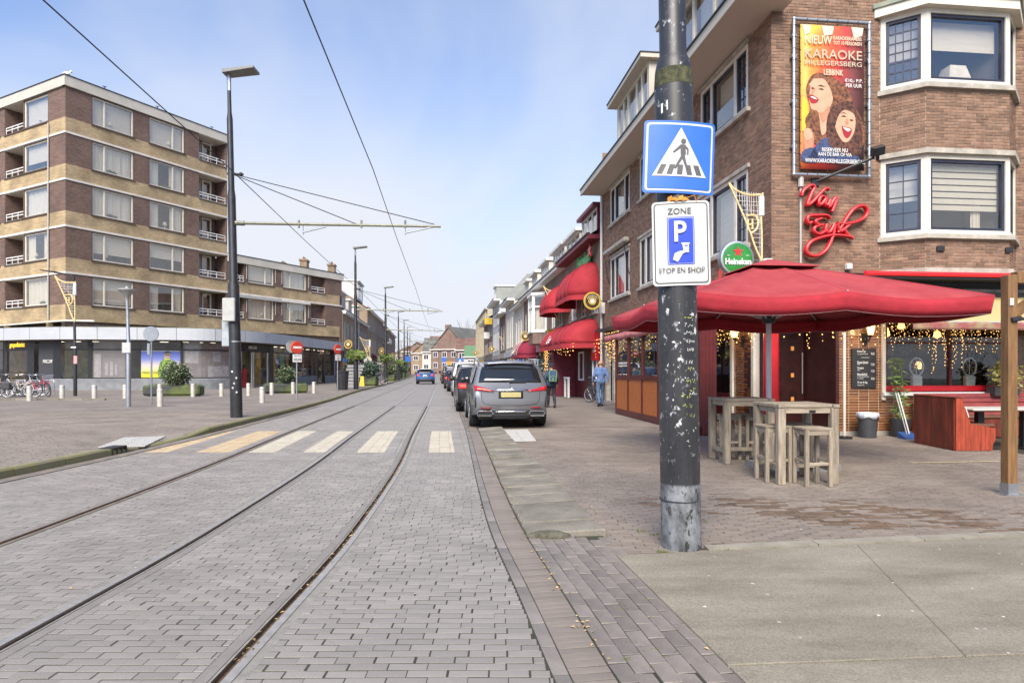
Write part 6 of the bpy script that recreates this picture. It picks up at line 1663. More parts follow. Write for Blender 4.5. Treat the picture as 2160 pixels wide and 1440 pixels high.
# ------------------------------------------------------------------ tram poles, wires, lamps, signs
M_pole = mat('black_pole_paint', (.022, .023, .025), .42, var=.35, scale=5, bump=.1, bscale=40)
def lamp_head(b, z, side=1):
    b.m = mat('lamp_grey', (.20, .20, .19), .5, .2)
    b.add([(-.12 * side, -.2, z), (-.12 * side, .2, z), (.78 * side, .24, z + .12), (.78 * side, -.24, z + .12), (-.12 * side, -.2, z + .1), (-.12 * side, .2, z + .1), (.78 * side, .24, z + .18), (.78 * side, -.24, z + .18)], [(0, 1, 2, 3), (4, 5, 6, 7), (0, 1, 5, 4), (1, 2, 6, 5), (2, 3, 7, 6), (3, 0, 4, 7)])
def tram_pole(label, loc, lean=.9, arm=None, h=9.6, full=True, wires=None):
    t = thing('tram_pole', label, 'pole', loc, 0, 'black tram poles along the street')
    tl = math.tan(R(lean))
    def at(z): return (-tl * z, 0, z)
    b = MB(M_pole)
    prof = [(0, .165), (3.75, .155), (3.9, .115), (6.3, .11), (6.5, .085), (8.5, .08), (8.7, .055), (h - .2, .05)]
    b.tube([at(z) for z, r in prof], [r for z, r in prof], 18); b.build('shaft', t, True)
    b = MB(C_steel); x = at(h - .25)[0]
    b.tube([at(h - .45), at(h + .05)], .06, 8); b.X = Matrix.Translation((x, 0, 0)); lamp_head(b, h + .0); b.build('lamp_head', t)
    if arm:
        z, l = arm; x = at(z)[0]
        b = MB(mat('olive_arm', (.20, .20, .15), .5, .3, var=.2)); b.tube([(x + .1, 0, z + .04), (x + l, 0, z - .06)], [.045, .035], 8)
        b.tube([(x + .1, 0, z + .04), (x + .35, 0, z + .035)], .07, 8)
        for q in (.32, .62, .83): b.tube([(x + l * q, 0, z - .1), (x + l * q, 0, z + .12)], .03, 6)
        b.build('arm', t, True)
        b = MB(C_steel)
        for q0, q1, d in ((.34, .45, 1), (.83, .97, -1)): b.tube([(x + l * q0, 0, z - .22), (x + l * q1, 0, z - .06)] if d > 0 else [(x + l * q0, 0, z - .24), (x + l * q1, 0, z - .06)], .028, 6); b.tube([(x + l * q0, 0, z - .02), (x + l * q0, 0, z - .3)], .012, 5)
        b.build('registration_arm', t)
        b = MB(C_dark)
        for q in (.6, .97): b.tube([at(z + 1.45), (x + l * q, 0, z)], .012, 4)
        for z2 in (z + 1.45, z + .04): b.tube([(at(z2)[0] - .1, 0, z2), (at(z2)[0] + .35, 0, z2 - .03)], .035, 6); b.ball((at(z2)[0] + .28, 0, z2 - .02), .06, 6, 5)
        b.build('stay', t)
    return t
NP = G(499, 880, .12)
tp = tram_pole('black tram pole with a lamp and long bracket arm before the shop pavilion', NP, 1.3, (5.5, 5.95), 9.75)
b = MB(mat('grey_box', (.42, .43, .40), .5, var=.1)); b.bx(-.30, .05, -.26, -.17, 2.72, 3.38, .02); b.build('switch_box', tp)
b = MB(mat('grey_sign_back', (.36, .39, .42), .6, var=.15, scale=5)); b.bx(-.42, .0, -.02, .02, 2.02, 2.78, .02); b.build('sign_back', tp)
b = MB(C_steel); b.tube([(-.04, 0, 2.14), (-.04, 0, 2.18)], .162, 18); b.build('band', tp, True)
b = MB(mat('sticker', (.55, .55, .6), .6, var=.5, scale=20))
for x, z in ((.0, .95), (-.04, .82), (.06, 1.1), (-.06, 1.28), (.07, .7)): b.bx(x - .02, x + .025, -.168, -.16, z, z + .05)
b.build('sticker', tp)
pps = [(G(751, 821, .12), 9.5, (5.35, 5.9)), (G(814, 808, .12), 9.2, (5.15, 5.7)), (G(841, 799, .12), 9.2, (5.2, 5.5)), (G(853, 795.5, .12), 9.4, (5.2, 5.4)), (G(860, 793, .12), 9.4, None), (G(865, 791, .12), 9.3, None)]
for i, (p, h, arm) in enumerate(pps):
    tram_pole(('second black tram pole beside the tilted board and hanging basket', 'third black tram pole behind the potted bushes', 'fourth tram pole down the left pavement', 'fifth tram pole, where the planters end', 'sixth tram pole far down the street', 'farthest tram pole at the left bend')[i], p, .3, arm, h)
# contact wires
def wire(label, u, zs, ys, dx=None):
    b = MB(C_dark); b.tube([((dx or cx)(y) + u, y, z) for y, z in zip(ys, zs)], .009, 5)
    return tag(b.build('contact_wire'), label, 'wire', 'tram wires over the tracks')
tys = [2, 6.5, 12, 18.3, 30, 43, 62, 90, 110, 150]
wire('contact wire sweeping down over the nearer track', -2.05, [5.35, 5.28, 5.24, 5.2, 5.2, 5.1, 4.95, 4.95, 4.95, 4.95], tys)
wire('contact wire crossing before the flats from the upper left corner', -4.72, [5.35, 5.28, 5.24, 5.2, 5.2, 5.1, 4.95, 4.95, 4.95, 4.95], tys)
# black lamp post with a right angled arm
t = thing('street_lamp', 'thin black lamp post with a right angled arm by the bicycles', 'street lamp', G(158.7, 835, .12))
b = MB(M_pole); b.tube([(0, 0, 0), (0, 0, 2.6), (-.02, 0, 2.7), (-.07, 0, 6.1), (-.25, 0, 6.18), (-1.1, 0, 6.32)], [.085, .085, .062, .055, .045, .04], 10); b.build('post', t, True)
b = MB(C_dark); b.add([(-1.0, -.12, 6.28), (-1.75, -.1, 6.40), (-1.75, .1, 6.40), (-1.0, .12, 6.28), (-1.0, -.12, 6.36), (-1.75, -.1, 6.44), (-1.75, .1, 6.44), (-1.0, .12, 6.36)], [(0, 1, 2, 3), (4, 5, 6, 7), (0, 1, 5, 4), (1, 2, 6, 5), (2, 3, 7, 6), (3, 0, 4, 7)]); b.build('lamp_head', t)
b = MB(C_white); b.bx(-.16, .1, -.1, -.07, 2.45, 2.52); b.m = mat('pink_notice', (.6, .3, .3), .7, var=.4, scale=20); b.bx(-.02, .16, -.1, -.07, 1.65, 2.05); b.build('notice', t)
ornament(P(138, 630, 32.6), R(0), 'lit net ornament on the thin black lamp post', 1.45)
# grey lamp with a cone hood
t = thing('street_lamp', 'grey lamp post with a cone hood and a small white route sign', 'street lamp', G(271, 865))
b = MB(C_steel); b.tube([(0, 0, 0), (0, 0, 2.4), (0, 0, 2.5), (-.05, 0, 4.1)], [.085, .08, .06, .05], 12); b.build('post', t, True)
b = MB(mat('lamp_hood', (.34, .34, .33), .5, .2)); b.lathe([(.06, 4.0), (.08, 4.14), (.31, 4.36), (.31, 4.40), (.06, 4.44), (.05, 4.5)], 24, (-.05, 0, 0)); b.build('hood', t, True)
b = MB(C_white); b.bx(-.17, .13, -.12, -.09, 2.08, 2.45, .01); b.build('sign_plate', t)
b = MB(C_dark)
for q in ((-.15, .11, 2.10, 2.11), (-.15, .11, 2.42, 2.43), (-.15, -.14, 2.1, 2.43), (.10, .11, 2.1, 2.43)): b.bx(q[0], q[1], -.124, -.12, q[2], q[3])
b.tube([(-.02 + .075 * math.cos(a), -.123, 2.24 + .075 * math.sin(a)) for a in np.linspace(0, 6.283, 17)[:-1]], .006, 4, True); b.bx(-.06, .03, -.124, -.12, 2.375, 2.39); b.build('sign_print', t)
text('20', C_dark, t, .07, .06, (-.02, -.123, 2.24))
# back of a round sign on a post
def signpost(label, loc, h, rz=0, dirn=1, back=True, plate=None, disc=.28, group=None):
    t = thing('traffic_sign', label, 'traffic sign', loc, rz, group)
    b = MB(C_steel); b.tube([(0, 0, 0), (0, 0, h + .2)], .032, 10); b.build('post', t, True)
    return t
t = signpost('grey back of a round traffic sign standing before the large planter', G(319.5, 859), 2.9, R(4))
b = MB(mat('mottled_sign_back', (.36, .37, .34), .6, .2, var=.35, scale=7)); b.lathe([(.275, -.06), (.28, -.05), (.28, -.035)], 32, (0, 0, 2.87), 'y'); b.build('disc', t)
b = MB(C_steel); b.lathe([(.282, -.07), (.29, -.06), (.29, -.03), (.275, -.03)], 32, (0, 0, 2.87), 'y'); b.bx(-.14, -.03, -.07, -.04, 2.05, 2.5, .01); b.build('rim', t)
def no_entry(label, loc, h, rz, bikes, group):
    t = signpost(label, loc, h, rz, group=group)
    b = MB(mat('sign_red', (.55, .02, .03), .35, var=.06)); b.lathe([(.28, .03), (.282, -.05), (.27, -.06)], 32, (0, 0, h), 'y'); b.build('disc', t)
    b = MB(C_white); b.bx(-.2, .2, -.066, -.062, h - .045, h + .045); b.build('white_bar', t); b = MB(C_white); b.bx(-.22, .22, -.06, -.04, h - .66, h - .31, .01); b.build('white_plate', t)
    b = MB(C_dark)
    for x in ((-.1, .1) if bikes else (0,)):
        for k in (-.055, .055): b.tube([(x + k + .035 * math.cos(a), -.064, h - .55 + .035 * math.sin(a)) for a in np.linspace(0, 6.283, 13)[:-1]], .006, 4, True)
        b.tube([(x - .055, -.064, h - .55), (x - .02, -.064, h - .49), (x + .04, -.064, h - .49), (x + .055, -.064, h - .55), (x, -.064, h - .55), (x - .02, -.064, h - .49)], .005, 4); b.tube([(x + .035, -.064, h - .46), (x + .05, -.064, h - .54)], .005, 4)
    b.build('pictogram', t); text('uitgezonderd', C_dark, t, .36, .05, (0, -.063, h - .37))
    return t
t = no_entry('no entry sign with a bicycle plate in front of the second planter', G(626, 849), 2.46, R(48), True, 'no entry signs of the side street')
b = MB(MATS['mottled_sign_back']); b.lathe([(.28, -.02), (.28, .0)], 32, (-.12, .22, 2.5), 'y'); b.build('second_disc', t)
no_entry('smaller no entry sign at the end of the pavilion', G(712, 828.5, .1), 2.55, R(62), False, 'no entry signs of the side street')
# bollards
bm = MB(mat('brushed_bollard', (.58, .545, .48), .5, .35, var=.2, scale=8)); bm.lathe([(.105, 0), (.105, .62), (.1, .645), (.0, .65)], 18)
bme = bm.mesh('bollard', True)
ring_ = MB(C_steel); ring_.lathe([(.108, .56), (.108, .575)], 18); rme = ring_.mesh('bollard_band', True)
BL = [(62, 845), (131, 842), (199, 842), (264, 840), (337, 838), (407, 836.5), (467, 835.5), (524, 834.5), (573, 832.5), (618, 830), (662, 829), (337.5, 857), (553, 849)]
BLAB = ['bollard at the front wheel of the parked bicycles', 'bollard just left of the thin black lamp post', 'bollard between the black and the grey lamp posts', 'bollard half hidden by the grey lamp post', 'bollard before the left end of the long planter', 'bollard before the right end of the long planter', 'bollard just left of the big tram pole', 'bollard just right of the big tram pole', 'bollard before the left end of the second planter', 'bollard beside the no entry sign post', 'last bollard before the second no entry sign', 'nearer bollard next to the round sign back', 'nearer bollard right of the big tram pole']
for (px, py), lab in zip(BL, BLAB):
    t = thing('bollard', 'pale steel ' + lab, 'bollard', G(px, py, .12), 0, 'steel bollards along the pavement')
    obj('post', bme, t); obj('band', rme, t)
# planters with bushes
def leafmass(name, parent, m, c, r_, n, s_, seed, sq=(1, 1, .9), hang=False):
    r = random.Random(seed); b = MB(m)
    for i in range(n):
        a, e = r.uniform(0, 6.283), math.asin(r.uniform(-.9, 1)); k = r_ * r.uniform(.5, 1) * (1 + .18 * math.sin(a * 3 + seed) * math.cos(e * 2))
        p = Vector((c[0] + k * math.cos(e) * math.cos(a) * sq[0], c[1] + k * math.cos(e) * math.sin(a) * sq[1], c[2] + k * math.sin(e) * sq[2]))
        d = Vector((r.uniform(-1, 1), r.uniform(-1, 1), r.uniform(-.9, .5) if not hang else -1)).normalized() * s_ * r.uniform(.6, 1.3); f = d.orthogonal().normalized() * s_ * .35
        b.add([p, p + d * .5 + f, p + d, p + d * .5 - f], [(0, 1, 2, 3)])
    return tag(b.build(name, parent), kind='stuff')
M_leaf = mat('evergreen_leaf', (.055, .085, .03), .55, var=.35, scale=2, isl=.5)
M_bud = mat('pale_buds', (.42, .40, .26), .7, var=.2, isl=.3)
M_fir = mat('blue_fir_leaf', (.045, .075, .045), .7, var=.3, isl=.4)
M_mossyp = mat('mossy_planter', (.07, .075, .07), .85, var=.3, scale=1.3, col2=(.10, .13, .035), lo=.45, hi=.62)
def planter(label, loc, L, Wd, H, rz, bush, seed, group='planters with evergreen bushes'):
    t = thing('planter', label, 'planter', loc, rz, group)
    b = MB(M_mossyp); b.cb((0, 0, H / 2 + .04), (L, Wd, H), .08); b.bx(-L * .42, L * .42, -Wd * .4, Wd * .4, 0, .06); b.build('trough', t)
    b = MB(mat('planter_grass', (.11, .15, .04), .9, var=.4, isl=.3)); r = random.Random(seed)
    for i in range(160): x, y = r.uniform(-L * .46, L * .46), r.uniform(-Wd * .42, Wd * .42); b.add([(x - .03, y, H), (x + .03, y, H), (x + r.uniform(-.05, .05), y, H + r.uniform(.06, .16))], [(0, 1, 2)])
    tag(b.build('ground_cover', t), kind='stuff')
    (x, z, rr) = bush
    s = thing('shrub', 'evergreen shrub growing in the ' + label, 'shrub', loc + Vector((x * math.cos(rz), x * math.sin(rz), 0)), rz, 'shrubs in the street planters')
    b = MB(mat('grey_bark', (.16, .14, .12), .9)); r = random.Random(seed + 1)
    for i in range(7): b.tube([(r.uniform(-.05, .05), r.uniform(-.05, .05), H), (r.uniform(-.5, .5) * rr, r.uniform(-.5, .5) * rr, H + z + r.uniform(-.1, .4) * rr)], [.02, .008], 5)
    b.build('stem', s); return t, s
lp_ = G(367, 835, .12)
t, s = planter('long planter by the poster window', lp_, 2.75, .8, .52, R(6), (.12, .6, .62), 3)
leafmass('crown', s, M_leaf, (0, 0, 1.1), .68, 1500, .13, 5, (1, 1, .95)); leafmass('buds', s, M_bud, (0, -.05, 1.15), .69, 420, .07, 6, (1, 1, .95))
sp_ = G(602, 829, .12)
t, s = planter('planter behind the no entry sign', sp_, 2.35, .8, .5, R(30), (.1, .5, .5), 8)
leafmass('crown', s, M_leaf, (0, 0, 1.05), .58, 1100, .13, 9, (1.05, 1, .85)); leafmass('buds', s, M_bud, (0, -.05, 1.1), .58, 200, .06, 10)
for i, (px, py, rr, lab) in enumerate(((779, 813, .85, 'grey box planter by the tilted board'), (822, 803, .8, 'brown planter behind the third tram pole'), (838, 798.5, .9, 'planter beyond the dark bin'), (846, 796.5, .9, 'second planter beyond the dark bin'), (853, 794.5, .95, 'farthest planter on the left pavement'))):
    t, s = planter(lab, G(px, py, .12), 1.35, .9, .7, R(-8), (0, .7, rr), 20 + i)
    leafmass('crown', s, M_fir if i % 2 == 0 else M_leaf, (0, 0, 1.35), rr, 900, .2, 30 + i, (1, 1, .8))
    if i % 2: leafmass('buds', s, M_bud, (0, 0, 1.4), rr, 160, .12, 40 + i, (1, 1, .8))
# hanging baskets on the poles
M_fern = mat('fern_leaf', (.14, .19, .05), .7, var=.4, isl=.4)
for i, ((p, h, arm), lab) in enumerate(zip(pps[:4], ('second', 'third', 'fourth', 'fifth'))):
    t = thing('hanging_basket', 'leafy hanging basket around the %s tram pole' % lab, 'flower basket', p + Vector((0, 0, 2.45)), 0, 'hanging baskets on tram poles')
    b = MB(C_dark)
    for x in (-.3, .3): b.lathe([(.1, -.25), (.2, -.08), (.22, 0)], 12, (x, 0, 0)); b.tube([(x, 0, 0), (x * .2, 0, .1)], .02, 5)
    b.build('basket', t); leafmass('leaves', t, M_fern, (0, 0, .0), .6, 520, .3, 50 + i, (1, .65, .55), hang=i % 2 == 0)
# boards, bins and other small things on the left pavement
t = thing('tilted_board', 'grey slatted board leaning beside the second tram pole', 'board', G(738, 818, .12), R(-10))
for i in range(7):
    b = MB(mat('grey_slat', (.25, .25, .25), .7, var=.2)); b.bx(-.75 + .06 * i, .55 + .06 * i, -.1 + .09 * i, -.06 + .09 * i, .05 + (6 - i) * 0 + i * .24, .24 + i * .24); b.build('slat', t)
b = MB(C_dark); b.lathe([(.36, 0), (.42, 1.1), (.43, 1.15)], 14); b.m = C_rubber; b.lathe([(.44, 1.15), (.44, 1.25), (.1, 1.3)], 14)
tag(b.build('waste_bin', loc=G(722, 822, .12)), 'dark waste bin at the end of the pavilion', 'bin')
b = MB(C_dark); b.cb((0, 0, .65), (.9, .9, 1.3), .05); b.bx(-.5, .5, -.5, .5, 1.3, 1.4)
tag(b.build('waste_bin', loc=G(836, 801, .12)), 'dark box shaped bin behind the third tram pole', 'bin')
b = MB(mat('yellow_plastic', (.6, .42, .02), .5)); b.add([(-.2, -.12, 0), (.2, -.12, 0), (.2, .12, 0), (-.2, .12, 0), (-.12, -.02, .8), (.12, -.02, .8), (.12, .02, .8), (-.12, .02, .8)], [(0, 1, 5, 4), (1, 2, 6, 5), (2, 3, 7, 6), (3, 0, 4, 7), (4, 5, 6, 7)])
tag(b.build('floor_sign', loc=G(764, 814, .12)), 'yellow warning stand on the pavement behind the second tram pole', 'sign')
t = thing('clock_sign', 'round white hanging shop sign behind the second hanging basket', 'sign', P(776, 760, 72)); b = MB(C_white); b.lathe([(.45, -.06), (.45, .06)], 24, axis='y'); b.build('disc', t)
b = MB(C_dark); b.bx(-.04, .04, -.09, -.061, -.05, .3); b.bx(-.04, .22, -.092, -.061, -.06, .02); b.build('mark', t)
# distant crossing and direction signs
def sqsign(label, px, py, Y, s_, zb=0, col=None, tri=True):
    c = P(px, py, Y); t = thing('traffic_sign', label, 'traffic sign', (c.x, c.y, 0), 0)
    b = MB(C_steel); b.tube([(0, .04, 0), (0, .04, c.z + s_ / 2)], .035, 8); b.build('post', t)
    b = MB(col or mat('sign_blue', (.035, .15, .52), .4, var=.06)); b.bx(-s_ / 2, s_ / 2, -.03, .0, c.z - s_ / 2, c.z + s_ / 2, .01); b.build('plate', t)
    if tri:
        b = MB(C_white); b.poly([(-s_ * .36, -.034, c.z - s_ * .3), (s_ * .36, -.034, c.z - s_ * .3), (0, -.034, c.z + s_ * .36)]); b.m = C_dark; b.tube([(0, -.036, c.z - s_ * .25), (0, -.036, c.z + s_ * .1)], s_ * .05, 6); b.build('pictogram', t)
sqsign('blue zebra crossing sign beside the pale grey box building', 970.5, 762, 78, .75)
sqsign('blue crossing sign farther down by the orange sign', 942, 770, 130, .8)
sqsign('blue direction sign above the distant parked cars', 936.5, 758, 120, .8, tri=False)
sqsign('orange square sign over the distant parked cars', 947, 766, 120, .75, col=mat('sign_orange', (.6, .28, .02), .5), tri=False)
sqsign('blue and white sign on the left pavement near the far poles', 860, 757, 105, .9, tri=False)
# ------------------------------------------------------------------ the big pole in front with its two signs
BP = G(1437, 1152)
t = thing('tram_pole', 'scuffed black tram pole carrying the crossing and parking signs', 'pole', BP, 0, 'black tram poles along the street')
pm_, n, l, bs_ = _pr('scuffed_pole_paint')
tc_ = n.new('ShaderNodeTexCoord'); sp_x = n.new('ShaderNodeSeparateXYZ'); l.new(tc_.outputs['Object'], sp_x.inputs[0])
def nz(sc_, det, st=None, lo=.5, hi=.6):
    mpn = n.new('ShaderNodeMapping'); mpn.inputs['Scale'].default_value = st or (1, 1, 1); l.new(tc_.outputs['Object'], mpn.inputs[0])
    q = n.new('ShaderNodeTexNoise'); q.inputs['Scale'].default_value = sc_; q.inputs['Detail'].default_value = det; q.inputs['Roughness'].default_value = .7; l.new(mpn.outputs[0], q.inputs['Vector'])
    r = n.new('ShaderNodeMapRange'); r.inputs[1].default_value = lo; r.inputs[2].default_value = hi; l.new(q.outputs[0], r.inputs[0]); return r.outputs[0]
def mixc(f, a, b_):
    x = n.new('ShaderNodeMixRGB')
    for i, v in ((0, f), (1, a), (2, b_)):
        if isinstance(v, (tuple, float)): x.inputs[i].default_value = v
        else: l.new(v, x.inputs[i])
    return x.outputs[0]
def mm(op, a, b_, c=None):
    x = n.new('ShaderNodeMath'); x.operation = op; x.use_clamp = op == 'MULTIPLY'
    for i, v in enumerate((a, b_, c)):
        if v is None: continue
        if isinstance(v, (int, float)): x.inputs[i].default_value = v
        else: l.new(v, x.inputs[i])
    return x.outputs[0]
base = mixc(nz(5, 6, (1, 1, .3), .35, .7), (.016, .017, .019, 1), (.045, .045, .047, 1))
chips = mm('MULTIPLY', nz(16, 9, (1, 1, .7), .59, .625), nz(2.2, 3, None, .40, .58))
scr = mm('MULTIPLY', nz(38, 8, (1.6, 1.6, .25), .62, .66), nz(3, 3, None, .45, .65))
base = mixc(chips, base, (.55, .56, .55, 1)); base = mixc(mm('MULTIPLY', scr, .75), base, (.42, .43, .42, 1))
low = n.new('ShaderNodeMapRange'); low.inputs[1].default_value = .55; low.inputs[2].default_value = .53; l.new(sp_x.outputs[2], low.inputs[0])
grey = mixc(nz(7, 9, (1, 1, .6), .38, .62), (.055, .06, .065, 1), (.235, .25, .262, 1)); grey = mixc(nz(20, 8, (1, 1, .5), .55, .6), grey, (.03, .03, .03, 1))
base = mixc(low.outputs[0], base, grey)
l.new(base, bs_.inputs['Base Color']); bs_.inputs['Roughness'].default_value = .42
b = MB(pm_); lean = .017
pr_ = [(-.05, .168), (.04, .166), (3.90, .158), (4.02, .150), (4.10, .132), (4.14, .112), (7.8, .108)]
b.tube([(-lean * z, 0, z) for z, r in pr_], [r for z, r in pr_], 40); b.build('shaft', t, True, ang=60)
b = MB(mat('mossy_collar', (.05, .055, .03), .9, var=.5, scale=25, col2=(.11, .11, .05))); b.tube([(-lean * z, 0, z) for z in (3.86, 3.90, 4.0)], [.1595, .1595, .152], 40, cap=False); b.build('collar', t, True); b = MB(C_dark); b.tube([(-.012, 0, .40), (-.012, 0, .408)], .1685, 40); b.build('wire_tie', t, True)
# felt pen scrawls and stickers on the shaft
def onpole(a, z, r_=.1625): return (-lean * z + r_ * math.sin(a), -r_ * math.cos(a), z)
def scrawl(m, a0, z0, w_, h_, n_, seed, th=.0016):
    r = random.Random(seed); b = MB(m); x = 0
    for i in range(n_):
        pts = [(x + r.uniform(0, w_), r.uniform(-h_, h_)) for k in range(r.randint(3, 5))]; x += w_ * .9
        b.tube([onpole(a0 + p[0] / .16, z0 + p[1] - .12 * x * 0) for p in smooth_curve([(p[0], p[1], 0) for p in pts], 3)], th, 4)
    return b
wp_, yp_ = mat('white_pen', (.7, .7, .66), .6), mat('lime_pen', (.55, .62, .12), .6)
for i, (m_, a, z, w_, h_, n_) in enumerate(((wp_, .10, 1.86, .022, .018, 4), (wp_, .02, 1.80, .022, .016, 6), (wp_, .14, 1.73, .022, .016, 5), (wp_, .2, 1.66, .02, .014, 4), (wp_, -.1, 1.56, .024, .018, 5), (yp_, .22, 1.50, .02, .018, 4), (yp_, .1, 1.40, .02, .018, 5), (yp_, .3, 1.33, .02, .02, 4), (yp_, -.16, 1.28, .022, .022, 4), (yp_, -.05, 1.20, .022, .022, 4), (yp_, .12, 1.12, .024, .022, 4), (wp_, .3, 1.30, .02, .012, 5), (yp_, .05, 1.92, .03, .008, 3))): scrawl(m_, a, z, w_, h_, n_, 60 + i).build('scrawl', t)
b = MB(mat('torn_sticker', (.6, .6, .58), .7, var=.3, scale=30))
def patch(a, z, w_, h_, seed):
    r = random.Random(seed); n_ = 9
    b.poly([onpole(a + w_ / .16 * math.cos(k * 6.283 / n_) * r.uniform(.5, 1), z + h_ * math.sin(k * 6.283 / n_) * r.uniform(.5, 1), .1632) for k in range(n_)])
for a in ((-.75, 1.98, .022, .03, 1), (.78, 1.82, .02, .04, 2), (.6, 1.95, .025, .02, 3), (-.3, 1.72, .05, .015, 4), (.4, 1.16, .05, .03, 5), (.35, 1.10, .06, .015, 6), (.72, .85, .03, .03, 7), (.5, .72, .02, .03, 8), (-.7, .72, .012, .03, 9), (.22, .62, .012, .09, 10), (.2, .50, .015, .07, 11), (.6, .46, .03, .03, 12), (-.2, .96, .03, .008, 13), (.65, .62, .02, .05, 14), (-.5, 2.35, .04, .004, 15), (.45, 2.3, .02, .012, 16)): patch(*a)
for i in range(60):
    r = rnd.random; b.m = MATS['torn_sticker']; a, z = rnd.uniform(-1.2, 1.2), rnd.uniform(.3, 2.5) ** 1; patch(a, z, rnd.uniform(.002, .008), rnd.uniform(.002, .012), 100 + i)
b.build('torn_sticker', t)
b = MB(C_white); b.poly([onpole(a, z, .1605) for a, z in ((-.95, 3.62), (-.55, 3.64), (-.55, 3.72), (-.95, 3.70))]); b.build('label_strip', t)
# signs, slightly bent round the pole
def bent(name, label, zc, w_, h_, m_, rz, tilt, curv):
    s = thing(name, label, 'traffic sign', (BP.x - lean * zc, BP.y - .17, zc), rz); s.rotation_euler = (0, tilt, rz)
    def at(x, z, d=0): return (x, curv * (x / (w_ / 2)) ** 2 - d, z)
    def plate(m, x0, x1, z0, z1, d, r_, nm, th=.003):
        b = MB(m); N_ = 16; pts = []
        for cx_, cz_, a0 in ((x1 - r_, z1 - r_, 0), (x0 + r_, z1 - r_, 90), (x0 + r_, z0 + r_, 180), (x1 - r_, z0 + r_, 270)):
            for k in range(6): a = R(a0 + k * 18); pts.append((cx_ + r_ * math.cos(a), cz_ + r_ * math.sin(a)))
        # strips in x so that the bend shows
        cols = sorted({round(p[0], 5) for p in pts} | {x0 + (x1 - x0) * i / N_ for i in range(N_ + 1)})
        rows_ = []
        for x in cols:
            zz = [p for p in pts]; e = 0
            if x < x0 + r_: e = r_ - math.sqrt(max(0, r_ * r_ - (x0 + r_ - x) ** 2))
            if x > x1 - r_: e = r_ - math.sqrt(max(0, r_ * r_ - (x - x1 + r_) ** 2))
            rows_.append([at(x, z0 + e, d), at(x, z1 - e, d)])
        b.grid(rows_); o = b.build(nm, s); solid(o, th, 1); return o
    return s, at, plate
M_sb, M_sw = mat('sign_blue', (.035, .15, .52), .4, var=.06), mat('sign_white', (.62, .63, .62), .45, var=.07, scale=6)
s, at, plate = bent('traffic_sign', 'blue zebra crossing sign with a walking figure on the scuffed pole', 3.235, .585, .585, M_sb, R(3), R(2.0), .035)
plate(M_sb, -.297, .297, -.297, .297, 0, .03, 'plate', .006); plate(M_sw, -.278, .278, -.278, .278, .002, .025, 'white_border'); plate(M_sb, -.262, .262, -.262, .262, .005, .02, 'blue_field')
b = MB(M_sw); b.grid([[at(-.225 + .45 * i / 12, -.16, .009), at(-.225 + .45 * i / 12, -.16 + .40 * (1 - abs(-1 + i / 6)), .009)] for i in range(13)]); b.build('triangle', s)
b = MB(mat('sign_dark', (.05, .055, .065), .5))
for x0, x1, dx in ((-.19, -.145, .035), (-.11, -.065, .025), (-.025, .02, .005), (.06, .105, -.02), (.14, .185, -.03)): b.poly([at(x0, -.145, .011), at(x1, -.145, .011), at(x1 + dx, -.065, .011), at(x0 + dx, -.065, .011)])
def pg(*p): b.poly([at(x, z, .013) for x, z in p])
pg(*[(.022 + .021 * math.cos(a), .127 + .021 * math.sin(a)) for a in np.linspace(0, 6.283, 15)[:-1]])
pg((.0, .1), (.035, .1), (.045, .03), (.035, -.0), (.005, -.0), (-.0, .03)); pg((.0, .1), (.005, .075), (-.055, .03), (-.063, .04)); pg((.035, .1), (.066, .065), (.066, .02), (.054, .02), (.054, .06), (.03, .08))
pg((.003, .005), (.03, .005), (-.035, -.1), (-.052, -.094)); pg((.01, .003), (.037, .003), (.055, -.06), (.07, -.095), (.052, -.1), (.035, -.06)); b.build('walking_figure', s)
s, at, plate = bent('traffic_sign', 'white stop en shop parking zone sign below the crossing sign', 2.53, .46, .69, M_sw, R(-5), R(-1.2), .02)
plate(M_sw, -.232, .232, -.345, .345, 0, .03, 'plate', .006); plate(mat('sign_dark', (.05, .055, .065), .5), -.218, .218, -.33, .33, .002, .028, 'border'); plate(M_sw, -.207, .207, -.319, .319, .005, .022, 'white_field')
M_pb = mat('parking_blue', (.02, .06, .55), .4, var=.06); plate(M_pb, -.115, .105, -.175, .215, .008, .012, 'blue_panel'); plate(M_sw, -.108, .098, -.168, .208, .010, .01, 'panel_line'); plate(M_pb, -.104, .094, -.164, .204, .012, .01, 'panel')
sd_ = MATS['sign_dark']
for st, w_, h_, x, z in (('ZONE', .19, .05, -.015, .262), ('STOP EN SHOP', .37, .045, -.003, -.222)): text(st, sd_, s, w_, h_, at(x, z, .0105), depth=.002, bold=.012)
text('P', M_sw, s, .10, .17, at(-.01, .095, .022), depth=.002, bold=.02)
b = MB(M_sw)
def pg(m_, *p): b.m = m_; b.poly([at(x, z, .022) for x, z in p])
pg(M_sw, (-.075, -.135), (-.035, -.155), (.005, -.09), (.035, -.075), (.02, -.06), (-.03, -.07), (-.06, -.085)); pg(M_sw, (-.005, .0), (.062, .0), (.062, -.012), (-.005, -.012)); pg(M_sw, (.002, -.015), (.055, -.015), (.055, -.08), (.015, -.08)); pg(M_pb, (.02, -.02), (.047, -.02), (.047, -.03), (.02, -.03))
b.build('ticket_hand', s)
b = MB(mat('orange_ribbon', (.75, .28, .04), .7, var=.2))
